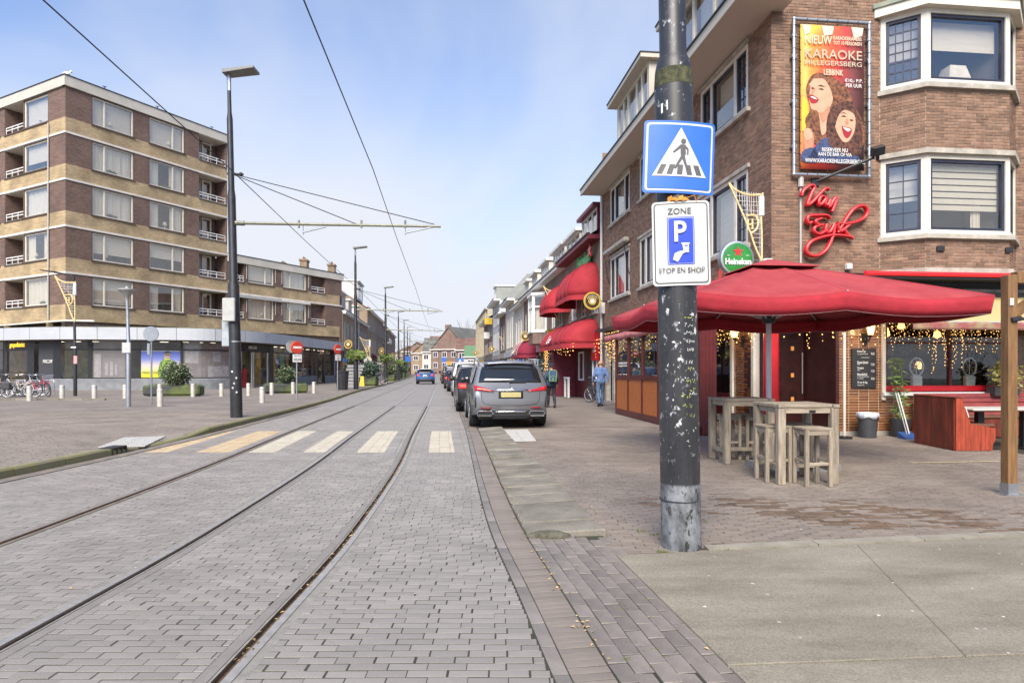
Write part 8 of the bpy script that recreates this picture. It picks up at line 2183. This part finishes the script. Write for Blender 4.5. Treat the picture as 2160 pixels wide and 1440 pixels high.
# lanterns
def lantern(label, loc, rz=0):
    t = thing('wall_lantern', label, 'lantern', loc, rz, 'lit lanterns on the cafe wall')
    b = MB(emit('lantern_glass', (1, .62, .25), 2.2)); b.lathe([(.06, 0), (.10, .2)], 6); b.build('glass', t)
    b = MB(C_black); b.lathe([(.11, .2), (.12, .22), (.04, .31), (.02, .35)], 6); b.lathe([(.03, -.05), (.065, .0)], 6)
    for k in range(6): a = k * math.pi / 3; b.tube([(.06 * math.cos(a), .06 * math.sin(a), 0), (.102 * math.cos(a), .102 * math.sin(a), .2)], .006, 4)
    b.tube([(0, 0, -.05), (0, .06, -.14), (0, .16, -.12), (0, .2, -.05)], .014, 6); b.bx(-.05, .05, .18, .2, -.22, .05); b.build('bracket', t, True)
    ld = bpy.data.lights.new('lantern_light', 'POINT'); ld.energy = 6; ld.color = (1, .6, .25); ld.shadow_soft_size = .08
    lo = bpy.data.objects.new('lantern_light', ld); COL.objects.link(lo); lo.parent = t; lo.location = (0, -.14, .1)
    return t
lantern('lit lantern on the tiled pier above the menu board', PV + TW * 2.2 - TV * .22 + Vector((0, 0, 2.26)), TH)
lantern('lit lantern on the tiled pier left of the corner door', PV - TW * .22 + TV * 1.35 + Vector((0, 0, 2.26)), TH - R(90))
# bin with a white liner
b_ = thing('waste_bin', 'dark grey bin with a white liner folded over its rim', 'bin', PV + TW * 1.99 - TV * .42, TH)
b = MB(mat('bin_plastic', (.05, .053, .06), .5, var=.1)); b.lathe([(.17, 0), (.2, .52), (.195, .52), (.165, .02)], 24); b.build('tub', b_, True)
b = MB(mat('bin_liner', (.62, .65, .70), .5, var=.06)); r = random.Random(4)
b.grid([[((.205 + .012 * r.random() + .008 * math.sin(i * 2.3)) * q * math.cos(i * 6.283 / 28), (.205 + .012 * r.random() + .008 * math.sin(i * 2.3)) * q * math.sin(i * 6.283 / 28), z + (.02 * math.sin(i * 1.1) - (.06 if 0 <= i < 4 or i > 25 else 0) if k == 0 else .006 * math.sin(i * 3))) for i in range(29)] for k, (q, z) in enumerate(((1.02, .43), (1.04, .5), (1.0, .545), (.85, .50)))])
solid(b.build('liner', b_, True), .003)
# tall pot plant, dustpan with broom
pl_ = thing('potted_plant', 'thin leafy bamboo like plant in a black pot against the tiles', 'plant', PV + TW * 2.80 - TV * .36, TH)
b = MB(C_plast); b.lathe([(.17, 0), (.22, .4), (.2, .4)], 18); b.build('pot', pl_, True)
b = MB(mat('green_stem', (.14, .15, .05), .7)); r = random.Random(9); st_ = []
for i in range(6): q = [(r.uniform(-.06, .06), r.uniform(-.06, .06), .35), (r.uniform(-.1, .1), r.uniform(-.1, .1), 1.0), (r.uniform(-.2, .2), r.uniform(-.12, .12), 1.75)]; b.tube(q, .008, 5); st_.append(q)
b.build('stem', pl_)
b = MB(mat('bright_leaf', (.12, .19, .05), .5, var=.4, isl=.4))
for q in st_:
    for k in range(34):
        t_ = r.random(); p = Vector(q[0]).lerp(Vector(q[1]), t_ * 2) if t_ < .5 else Vector(q[1]).lerp(Vector(q[2]), t_ * 2 - 1)
        d = Vector((r.uniform(-1, 1), r.uniform(-1, 1), r.uniform(-.6, .3))).normalized() * r.uniform(.12, .22); f = d.orthogonal().normalized() * .018
        b.add([p, p + d * .45 + f, p + d, p + d * .45 - f], [(0, 1, 2, 3)])
tag(b.build('leaves', pl_), kind='stuff')
dp_ = thing('dustpan_set', 'blue long handled dustpan and broom leaning by the red booth', 'dustpan', PV + TW * 2.70 - TV * .74, TH)
b = MB(mat('blue_plastic', (.03, .08, .24), .5)); b.add([(-.16, -.14, 0), (.16, -.14, 0), (.16, .12, 0), (-.16, .12, 0), (-.16, -.14, .02), (.16, -.14, .02), (.16, .12, .14), (-.16, .12, .14)], [(0, 3, 2, 1), (0, 1, 5, 4), (1, 2, 6, 5), (2, 3, 7, 6), (3, 0, 4, 7), (4, 5, 6, 7)]); b.build('pan', dp_)
for x, m_ in ((.0, C_alu), (.06, C_white)): b = MB(m_); b.tube([(x, .05, .1), (x - .13, .22, .98)], .013, 8); b.build('handle', dp_)
# red booth bench: back to the left, seat facing right
M_booth = mat('red_stained_boards', (.33, .052, .022), .5, var=.3, scale=4, st=(6, 6, .7), bump=.2, bscale=40)
M_boothd = mat('dark_red_boards', (.155, .028, .014), .5, var=.45, scale=2, st=(3, 3, .7), bump=.2, bscale=40)
M_leat = mat('brown_leather', (.13, .06, .035), .4, var=.2, scale=8)
bo = thing('booth_bench', 'red boarded booth bench with a brown seat, its tall back towards the bin', 'bench', (8.13, 11.72, 0), R(-3))
PRF = [(0, 0), (0, .965), (.12, .965), (.25, .5), (.70, .42), (.66, 0)]
dlen = 1.3
for i in range(12):
    b = MB(M_boothd); y0 = .03 + (dlen - .03) * i / 12; b.bx(-.02, .0, y0 + .001, y0 + (dlen - .03) / 12 - .002, .01, .96, .003); b.build('side_board', bo)
# end facing the terrace: upright boards cut to the seat outline
xs_ = np.linspace(0, .70, 9)
def ptop(x): return .965 if x < .12 else (.965 + (x - .12) / .13 * (.5 - .965) if x < .25 else .5 - (x - .25) / .45 * .08)
for a, c in zip(xs_, xs_[1:]):
    b = MB(M_booth); lo = .0 if c <= .67 else .25
    b.prism([(a + .002, .01 + (max(0, a - .60) * 2)), (c - .002, .01 + (max(0, c - .60) * 2)), (c - .002, ptop(c)), (a + .002, ptop(a))], 0, .03, 'y'); b.build('end_board', bo)
b = MB(M_booth); b.prism(PRF, .03, dlen, 'y'); b.build('core', bo)
b = MB(M_leat); b.cb((.5, dlen / 2, .46), (.46, dlen - .06, .07), .025); b.build('seat_cushion', bo)
b = MB(C_white); b.tube([(.13, .02, .80), (.17, -.0, .80), (.22, -.01, .62)], .009, 6); b.build('hook', bo)
b = MB(M_boothd); b.bx(-.03, .14, -.01, dlen, .965, .985, .004); b.build('top_rail', bo)
b2 = thing('booth_bench', 'long red slatted bench along the cafe window behind the white table', 'bench', PV + TW * 3.2 - TV * .12, TH)
for i in range(5):
    b = MB(mat('faded_red_slat', (.30, .06, .06), .55, var=.2, scale=3)); z = .44 + i * .105; b.bx(0, 4.2, -.14 - .02 * (5 - i), -.11 - .02 * (5 - i), z, z + .09, .006); b.build('back_slat', b2)
b = MB(M_leat); b.cb((2.1, -.48, .45), (4.2, .44, .07), .025); b.build('seat_cushion', b2)
b = MB(M_boothd); b.bx(.0, 4.2, -.68, -.1, .02, .41); b.build('base', b2)
tb = thing('terrace_table', 'white topped terrace table on a dark pedestal between the benches', 'table', (9.25, 12.1, 0), R(4))
b = MB(mat('pale_table_top', (.58, .55, .48), .4, var=.08)); b.cb((0, 0, .755), (1.7, .72, .035), .01); b.m = M_leat; b.bx(-.85, .85, -.362, .362, .725, .737); b.build('top', tb)
for q in (-.5, .4): b = MB(C_black); b.bx(q, q + .12, -.05, .05, .03, .735); b.bx(q - .12, q + .24, -.22, .22, .005, .03); b.build('pedestal', tb)
sh = thing('window_shrub', 'airy yellow green shrub in a box on the cafe window sill', 'shrub', PV + TW * 5.35 - TV * .3 + Vector((0, 0, 1.02)), TH)
b = MB(C_plast); b.bx(-.3, .3, -.12, .12, -.12, .08); b.build('box', sh); leafmass('leaves', sh, mat('yellow_leaf', (.30, .27, .07), .6, var=.4, isl=.4), (0, -.05, .35), .38, 420, .09, 77, (1, .6, 1))
b = MB(MATS['green_stem']); r = random.Random(5)
for i in range(8): b.tube([(0, 0, .05), (r.uniform(-.2, .2), r.uniform(-.1, .1), .4), (r.uniform(-.3, .3), r.uniform(-.2, .1), .9)], .005, 4)
b.build('stem', sh)
# light strings: cable with drops of bulbs
def lights(label, X, x0, x1, z0, y, drops, dmin, dmax, step, seed, s_=.011, group='warm fairy lights', nm='string_lights'):
    t = thing(nm, label, 'string lights', (0, 0, 0), 0, group); r = random.Random(seed)
    cbl, bl = MB(C_dark), MB(BULB)
    cbl.tube([X @ Vector((x0 + (x1 - x0) * i / 20, y, z0 + .02 * math.sin(i * 2))) for i in range(21)], .004, 4)
    for k in range(drops):
        x = x0 + (x1 - x0) * (k + r.uniform(.2, .8)) / drops; d = r.uniform(dmin, dmax); p = X @ Vector((x, y, z0)); xe = x + r.uniform(-.12, .12)
        q = X @ Vector((xe, y + r.uniform(-.05, .05), z0 - d)); cbl.tube([p, q], .0025, 3)
        z = 0
        while z < d: c = p.lerp(q, z / d) + Vector((r.uniform(-.02, .02), r.uniform(-.03, .03), 0)); bl.ball(c, s_ * r.uniform(.7, 1.25), 5, 4); z += step * r.uniform(.7, 1.3)
    cbl.build('cable', t); tag(bl.build('bulb', t), kind='stuff'); return t
XFw = Matrix.Translation(PV) @ XF; XSw = Matrix.Translation(PV) @ XS
lights('dense fairy lights hanging in the big cafe window', XFw, 2.75, 5.85, 2.62, -.06, 64, .1, .8, .085, 1, .0075)
lights('fairy lights hanging inside the left half of the big cafe window', XFw, 4.0, 4.9, 2.4, .16, 12, .4, 1.05, .09, 2, .009)
lights('sparse fairy lights over the menu board pier', XFw, 1.6, 2.65, 2.6, -.08, 9, .2, .75, .14, 3, .011)
lights('sparse fairy lights across the corner entrance', XFw, -.1, 1.6, 2.6, -.02, 12, .1, .7, .14, 4, .011)
lights('fairy lights on the tiled pier beside the lantern', XSw, T(3.4), T(.8), 2.62, -.1, 16, .15, .55, .11, 5, .011)
lights('fairy lights along the window of the corner room', Matrix.Translation(PV) @ frame_at(tuple(TW * -1.3 + TV * .5), TW), 0, 1.2, 2.55, .0, 10, .1, .6, .11, 6, .011)
lights('thick golden fairy lights behind the terrace screen panes', XSw, T(10.9), T(1.2), 2.62, -1.40, 50, .1, .85, .14, 7, .012)
lights('golden fairy light curtain over the navy doors', XSw, T(14.2), T(11.1), 3.05, -.12, 22, .2, 1.6, .15, 8, .012)
XRw = Matrix.Translation(Vector(RL(30))) @ rx(0)
lights('golden fairy lights under the low red awning', XRw, -8.6, 0, 2.7, -1.2, 34, .1, .6, .17, 9, .015)
lights('golden fairy lights wound round the left end of the pub front', XRw, -8.4, -6.9, 2.7, -1.3, 14, .8, 1.6, .15, 10, .017)
gm_ = thing('garland', 'golden lit garland on the awning pub corner', 'garland', XRw @ Vector((-7.7, -1.25, 1.9)), 0)
leafmass('leaves', gm_, M_fir, (0, 0, 0), .55, 260, .14, 91, (1, .5, 1.4))
for i, (x, lab) in enumerate(((T(3.2), 'little framed picture lit behind the terrace screen glass'),)):
    b = MB(C_white, XSw); b.bx(T(6.0), T(5.5), -1.36, -1.33, 1.95, 2.35); b.m = MATS['display_583']; b.bx(T(5.93), T(5.57), -1.37, -1.361, 2.0, 2.3)
    tag(b.build('framed_notice'), lab, 'notice')
# ------------------------------------------------------------------ people and two-wheelers
def person(label, loc, rz, h, mats, stride=1, coat=0):
    "one continuous body grown from tapered limbs; mats = skin, top, trousers, shoe"
    t = thing('person', label, 'person', loc, rz)
    SK, TOP, TR, SH = range(4)
    k = h / 1.80; S = []
    def lim(m, pts, rr): S.append((m, [Vector(p) for p in pts], rr))
    f = .5 * stride
    lim(TR, [(0, -.01, .96), (0, .0, 1.06)], [.135, .13]); lim(TR, [(-.07, -.02, .96), (.07, -.02, .96)], [.115, .115])
    lim(TOP, [(0, .0, 1.06), (0, .015, 1.25), (0, .0, 1.40)], [.135 + coat, .155 + coat, .13]); lim(TOP, [(-.08, .01, 1.28), (-.13, .0, 1.43)], [.13 + coat, .085]); lim(TOP, [(.08, .01, 1.28), (.13, .0, 1.43)], [.13 + coat, .085]); lim(TOP, [(-.17, 0, 1.445), (.17, 0, 1.445)], [.075, .075])
    lim(SK, [(0, -.005, 1.44), (0, .012, 1.58)], [.062, .056])
    lim(SK, [(0, .005, 1.685), (0, .02, 1.655)], [.098, .088]); lim(SK, [(0, .055, 1.60), (0, .07, 1.585)], [.056, .045]); lim(SK, [(0, .115, 1.65), (0, .125, 1.625)], [.014, .018])
    for s in (-1, 1): lim(SK, [(s * .092, .0, 1.67), (s * .097, -.008, 1.64)], [.02, .014])
    for s, a in ((-1, .27 * f * 2), (1, -.27 * f * 2)):
        kn = (s * .10, .10 * (1 if a > 0 else .45) + a * .28, .52 if a > 0 else .515); an = (s * .10, a * .95 + (.02 if a > 0 else -.08), .095 if a > 0 else .17)
        lim(TR, [(s * .09, -.005, .92), kn], [.098, .068]); lim(TR, [kn, (kn[0], (kn[1] + an[1]) / 2 - .02, (kn[2] + an[2]) / 2), an], [.066, .066, .052])
        toe = (s * .115, an[1] + .19, .035 if a > 0 else .04); lim(SH, [(an[0], an[1] - .03, an[2] - .045), (an[0], an[1] + .06, an[2] * .55), toe], [.046, .05, .038])
        el = (s * .265, -.05 - a * .25, 1.18); wr = (s * .255, .05 - a * .75, .95)
        lim(TOP, [(s * .19, 0, 1.44), el], [.07, .052]); lim(TOP, [el, wr], [.052, .038])
        hd = Vector(wr) + Vector((-s * .005, .01, -.06)); lim(SK, [wr, hd, hd + Vector((0, .01, -.03))], [.028, .036, .03])
        for j in range(4): lim(SK, [hd + Vector((-s * .004, -.026 + j * .018, -.03)), hd + Vector((-s * .012, -.026 + j * .02, -.075)), hd + Vector((-s * .03, -.022 + j * .018, -.105 + abs(j - 1.5) * .006))], [.0105, .0098, .0085])
        lim(SK, [hd + Vector((-s * .01, .03, .01)), hd + Vector((-s * .02, .052, -.03)), hd + Vector((-s * .03, .05, -.055))], [.0125, .011, .0095])
    b = MB(mats[0])
    for m, pts, rr in S:
        b.tube(pts, rr, 10)
        for p, r in zip(pts, rr): b.ball(p, r, 10, 8)
    me0 = b.mesh('body'); o = bpy.data.objects.new('body', me0); COL.objects.link(o)
    md = o.modifiers.new('join', 'REMESH'); md.mode = 'VOXEL'; md.voxel_size = .009
    sm = o.modifiers.new('soften', 'SMOOTH'); sm.factor = .5; sm.iterations = 2
    me = bpy.data.meshes.new_from_object(o.evaluated_get(bpy.context.evaluated_depsgraph_get())); bpy.data.objects.remove(o)
    n = len(me.polygons); c = np.empty(n * 3); me.polygons.foreach_get('center', c); c = c.reshape(-1, 3)
    best = np.full(n, 9.); idx = np.zeros(n, int)
    for m, pts, rr in S:
        for p, q, r0, r1 in zip(pts, pts[1:], rr, rr[1:]):
            p, q = np.array(p), np.array(q); d = q - p; u = np.clip(((c - p) @ d) / max(d @ d, 1e-9), 0, 1)
            e = np.linalg.norm(c - p - u[:, None] * d, axis=1) - (r0 + (r1 - r0) * u); w_ = e < best; best[w_] = e[w_]; idx[w_] = m
    me.materials.clear()
    for m in mats: me.materials.append(m)
    me.polygons.foreach_set('material_index', idx); me.polygons.foreach_set('use_smooth', [True] * n); me.update()
    o = obj('body', me, t); o.scale = (k, k, k)
    t['k'] = k
    return t, k
M_skin = mat('skin', (.46, .25, .17), .5, var=.08)
M_jean = mat('faded_jeans', (.10, .16, .27), .85, var=.25, scale=9, bump=.2, bscale=60)
M_navyc = mat('dark_navy_cloth', (.022, .024, .035), .9, var=.3, bump=.2, bscale=60)
def hem(t, k, m, z0, z1, r0, r1, nm, sq=.72, y=0):
    b = MB(m); b.grid([[(r * math.cos(a), y + r * sq * math.sin(a), z) for a in np.linspace(0, 6.2832, 25)] for r, z in ((r0, z0), ((r0 + r1) / 2 + .004, (z0 + z1) / 2), (r1, z1))]); o = solid(b.build(nm, t, True), .012, 0); o.scale = (k, k, k); return o
M_swt = mat('blue_sweatshirt', (.12, .19, .38), .9, var=.14, scale=6, bump=.25, bscale=50)
t, k = person('bald man in a blue sweatshirt and faded jeans walking away past the pub', G(1267, 857), R(4), 1.86, [M_skin, M_swt, M_jean, mat('black_shoe', (.02, .02, .022), .6)], -.75, .012)
hem(t, k, M_swt, .93, 1.08, .178, .172, 'sweatshirt_hem')
M_jkt = mat('petrol_jacket', (.03, .055, .09), .8, var=.2, scale=6, bump=.2, bscale=50)
t, k = person('man in a dark cap carrying a green edged backpack, walking beside the grey suv', G(1163, 860), R(6), 1.74, [M_skin, M_jkt, M_navyc, mat('brown_shoe', (.06, .035, .02), .6)], .7, .03)
hem(t, k, M_jkt, .86, 1.1, .205, .19, 'jacket_hem')
b = MB(M_navyc); b.lathe([(.112, 1.64), (.116, 1.70), (.10, 1.77), (.05, 1.80), (.0, 1.805)], 18, (0, .012, 0)); b.add([(-.08, .08, 1.69), (.08, .08, 1.69), (.05, .19, 1.675), (-.05, .19, 1.675)], [(0, 1, 2, 3)]); o = b.build('cap', t, True); o.scale = (k, k, k)
bp_ = MB(mat('navy_backpack', (.035, .07, .15), .7, var=.2)); bp_.cb((0, -.26, 1.27), (.31, .19, .48), .06); bp_.cb((0, -.37, 1.17), (.25, .07, .24), .03); o = bp_.build('backpack', t, True); o.scale = (k, k, k)
b = MB(mat('lime_piping', (.30, .52, .10), .6))
for q in ([(-.13, 1.06), (-.14, 1.2), (-.14, 1.42), (-.09, 1.5), (.09, 1.5), (.14, 1.42), (.14, 1.2), (.13, 1.06)],): b.tube([(x, -.36, z) for x, z in smooth_curve([(x, z, 0) for x, z in q], 3) for x, z in [(x, z)]] if False else [(p.x, -.358, p.y) for p in smooth_curve([(x, z, 0) for x, z in q], 3)], .010, 5)
b.tube([(-.11, -.405, 1.07), (-.11, -.405, 1.27), (.11, -.405, 1.27), (.11, -.405, 1.07)], .008, 5, True); b.tube([(.03, -.41, 1.2), (-.02, -.41, 1.18), (.02, -.41, 1.14), (-.03, -.41, 1.11)], .012, 5)
o = b.build('backpack_piping', t); o.scale = (k, k, k)
b = MB(M_navyc)
for s in (-1, 1): b.tube([(s * .10, -.18, 1.49), (s * .12, -.02, 1.535), (s * .13, .12, 1.42), (s * .15, .1, 1.2), (s * .14, -.17, 1.08)], .016, 6)
o = b.build('backpack_strap', t); o.scale = (k, k, k)
t, k = person('distant person in dark clothes standing by the shop doors behind the fir planter', G(766, 813, .12), R(40), 1.76, [M_skin, M_navyc, M_navyc, M_navyc], .2, .02)
hem(t, k, M_navyc, .75, 1.1, .21, .18, 'coat_hem')

M_tyre2 = mat('bicycle_tyre', (.02, .02, .021), .8)
M_rack = mat('bright_metal', (.55, .56, .57), .3, .8)
def bicycle(label, loc, rz, fm, bag=None, basket=False, lean=6, group='bicycles parked before the shops', steer=10):
    t = thing('bicycle', label, 'bicycle', loc, rz, group); t.rotation_euler = (0, R(lean), rz)
    r = .34
    def wheel(y, rot=0):
        e = MB(M_tyre2); e.tube([(0, r * math.cos(a), r * math.sin(a)) for a in np.linspace(0, 6.2832, 33)[:-1]], .022, 8, True); o = e.build('wheel', t, True); o.location = (0, y, r + .02); o.rotation_euler = (0, 0, rot)
        e = MB(M_rack); e.tube([(0, (r - .025) * math.cos(a), (r - .025) * math.sin(a)) for a in np.linspace(0, 6.2832, 33)[:-1]], .012, 6, True)
        for i in range(18): a = i * math.pi / 9; e.tube([(.02 * (-1) ** i, .02 * math.cos(a), .02 * math.sin(a)), (0, (r - .03) * math.cos(a + .2), (r - .03) * math.sin(a + .2))], .0022, 3)
        e.lathe([(.025, -.04), (.025, .04)], 8, axis='x'); e.build('rim', o, True)
        e = MB(fm); e.grid([[(s * .03, (r + .045) * math.cos(a), (r + .045) * math.sin(a)) for s in (-1, 0, 1)] for a in np.linspace(.2 if y < 0 else .9, 2.9 if y < 0 else 2.7, 14)]); q = solid(e.build('mudguard', o), .004)
    wheel(-.55); wheel(.55, R(steer))
    b = MB(fm); R2, hd, bb, st = (0, -.55, .36), (0, .36, .88), (0, -.08, .30), (0, -.22, .78)
    for p, q, w_ in ((hd, bb, .02), (st, bb, .017), (R2, bb, .011), (R2, st, .009), ((0, .33, .98), (0, .42, .72), .02), ((0, .42, .72), (0, .55, .36), .014), ((0, .37, .72), (0, -.19, .62), .016)): b.tube([p, q], w_, 8)
    b.build('frame', t, True)
    b = MB(M_rack); b.tube([(0, .33, .98), (0, .30, 1.12)], .013, 8); b.tube(smooth_curve([(-.29, .02, 1.08), (-.24, .22, 1.12), (0, .32, 1.13), (.24, .22, 1.12), (.29, .02, 1.08)], 4), .012, 8); b.tube([(0, -.22, .78), (0, -.25, .92)], .013, 8); b.build('handlebar', t, True)
    b = MB(C_rubber); b.cb((0, -.27, .95), (.17, .27, .06), .025); b.build('saddle', t); b = MB(C_rubber)
    for s in (-1, 1): b.tube([(s * .285, .0, 1.075), (s * .27, .1, 1.09)], .018, 6)
    b.build('grip', t)
    b = MB(M_rack); b.tube([(-.05, -.85, .74), (-.05, -.35, .74), (.05, -.35, .74), (.05, -.85, .74)], .007, 5, True); b.tube([(.05, -.8, .74), (.04, -.55, .36)], .006, 4); b.tube([(-.05, -.8, .74), (-.04, -.55, .36)], .006, 4); b.build('carrier', t)
    b = MB(C_dark); b.lathe([(.09, .05), (.09, .065)], 14, (0, -.08, .30), 'x'); b.bar((.06, -.08, .3), (.06, .06, .2), .02); b.bx(.05, .15, .03, .1, .18, .2); b.bar((-.06, -.08, .3), (-.06, -.2, .4), .02); b.bx(-.15, -.05, -.24, -.17, .39, .41); b.tube([(-.03, -.3, .3), (-.2, -.34, .02)], .009, 5); b.build('crank', t)
    b = MB(M_lens); b.bx(-.03, .03, -.88, -.86, .68, .73); b.build('rear_lamp', t)
    if bag:
        for s in (-1, 1): b = MB(bag); b.cb((s * .13, -.6, .56), (.12, .36, .32), .03); b.build('pannier', t)
    if basket:
        b = MB(M_rack)
        for i in range(5):
            z = .86 + i * .055; w_ = .14 + i * .012; b.tube([(-w_, .48, z), (w_, .48, z), (w_, .48 + w_ * 1.7, z), (-w_, .48 + w_ * 1.7, z)], .006, 4, True)
        for i in range(6):
            for yy in (.48, .74): x = -.15 + i * .06; b.tube([(x, yy, .86), (x * 1.25, yy, 1.09)], .005, 4)
        b.build('basket', t)
    return t
pf_ = lambda n, c: mat('bike_' + n, c, .35, var=.08, coat=.4)
gB = lambda px, py: G(px, py, .12)
bicycle('silver bicycle with white tyres at the left of the parked cluster', gB(27, 836), R(82), pf_('silver', (.5, .5, .5)), lean=5)
bicycle('bicycle with charcoal panniers in the middle of the parked cluster', gB(44, 838.5), R(-78), pf_('cream', (.55, .52, .45)), mat('charcoal_pannier', (.05, .05, .055), .8), lean=-5)
bicycle('pink red framed bicycle with a wire front basket', gB(81, 836.5), R(-98), pf_('pink', (.55, .04, .10)), None, True, lean=6, steer=-24)
bicycle('grey bicycle behind the pink red one', gB(66, 834), R(-84), pf_('grey', (.25, .26, .28)), lean=7)
bicycle('dark bicycle cut off by the left edge of the view', gB(4, 837), R(75), pf_('dark', (.04, .045, .05)), lean=4)
bicycle('dark bicycle on its stand outside the pub next to the bald man', G(1252, 850), R(14), pf_('dark', (.04, .045, .05)), group='bicycles outside the pub', lean=5, steer=25)
bicycle('bicycle leaning behind the grey box planter', gB(796, 811), R(-70), pf_('grey', (.25, .26, .28)), group='bicycles down the left pavement')
b = MB(C_steel); c = gB(18, 834)
for i in range(3): b.tube([(i * .75, 0, 0), (i * .75, 0, .72), (i * .75 + .06, .0, .78), (i * .75 + .5, 0, .78), (i * .75 + .56, 0, .72), (i * .75 + .56, 0, 0)], .024, 8)
tag(b.build('bicycle_rack', loc=c + Vector((0, .45, 0))), 'grey tube bicycle rack among the parked bicycles', 'bicycle rack')
# scooter
t = thing('scooter', 'pale blue and black motor scooter parked against the dark wall panel', 'scooter', G(115, 819, .12), R(-80))
for y in (-.62, .62):
    b = MB(C_rubber); b.tube([(0, .2 * math.cos(a), .2 * math.sin(a)) for a in np.linspace(0, 6.2832, 25)[:-1]], .055, 8, True); o = b.build('wheel', t, True); o.location = (0, y, .25)
    b = MB(M_alloy); b.lathe([(.15, -.02), (.15, .02)], 16, axis='x'); b.build('rim', o)
M_mint = paint('mint', (.30, .45, .47))
b = MB(M_mint); b.ball((0, -.48, .62), .3, 16, 10, (.62, 1.35, .62)); b.tube([(0, .62, .45), (0, .58, .36)], [.1, .13], 12); b.grid([[(x, .42 + .08 * (1 - (x / .2) ** 2) - .10 * k, .34 + .62 * k) for x in np.linspace(-.2, .2, 7)] for k in np.linspace(0, 1, 5)]); solid(b.build('body', t, True), .03, 0)
b = MB(C_black); b.cb((0, -.45, .84), (.26, .72, .1), .04); b.bx(-.15, .15, -.15, .38, .27, .34, .02); b.tube([(0, .36, .9), (0, .28, 1.08)], .05, 8); b.tube([(-.32, .22, 1.1), (0, .3, 1.1), (.32, .22, 1.1)], .022, 8); b.tube([(0, .5, .8), (0, .62, .25)], .035, 8); b.cb((0, -.4, .35), (.22, .5, .2), .05); b.build('seat', t, True)
b = MB(C_white); b.ball((0, .36, 1.06), .1, 10, 8); b.build('headlight', t, True); b = MB(M_lens); b.cb((0, -.89, .66), (.2, .06, .12), .02); b.build('tail_light', t); b = MB(C_steel)
for s in (-1, 1): b.tube([(s * .25, .24, 1.1), (s * .34, .2, 1.3)], .007, 4); b.ball((s * .34, .2, 1.34), .06, 8, 6, (1, .3, .7))
b.build('mirror', t, True)
# small roof ornament of the flats
b = MB(C_white); b.ball((0, 0, .1), .2, 8, 6, (1.5, .6, .6)); b.ball((.3, 0, .22), .09, 8, 6); b.m = C_greyf; b.add([(-.2, -.02, .12), (-.6, 0, .1), (-.2, .02, .16)], [(0, 1, 2)])
tag(b.build('gull', loc=A + Vector((.0, .1, 21.27))), 'white gull sitting on the roof corner of the flats', 'gull')
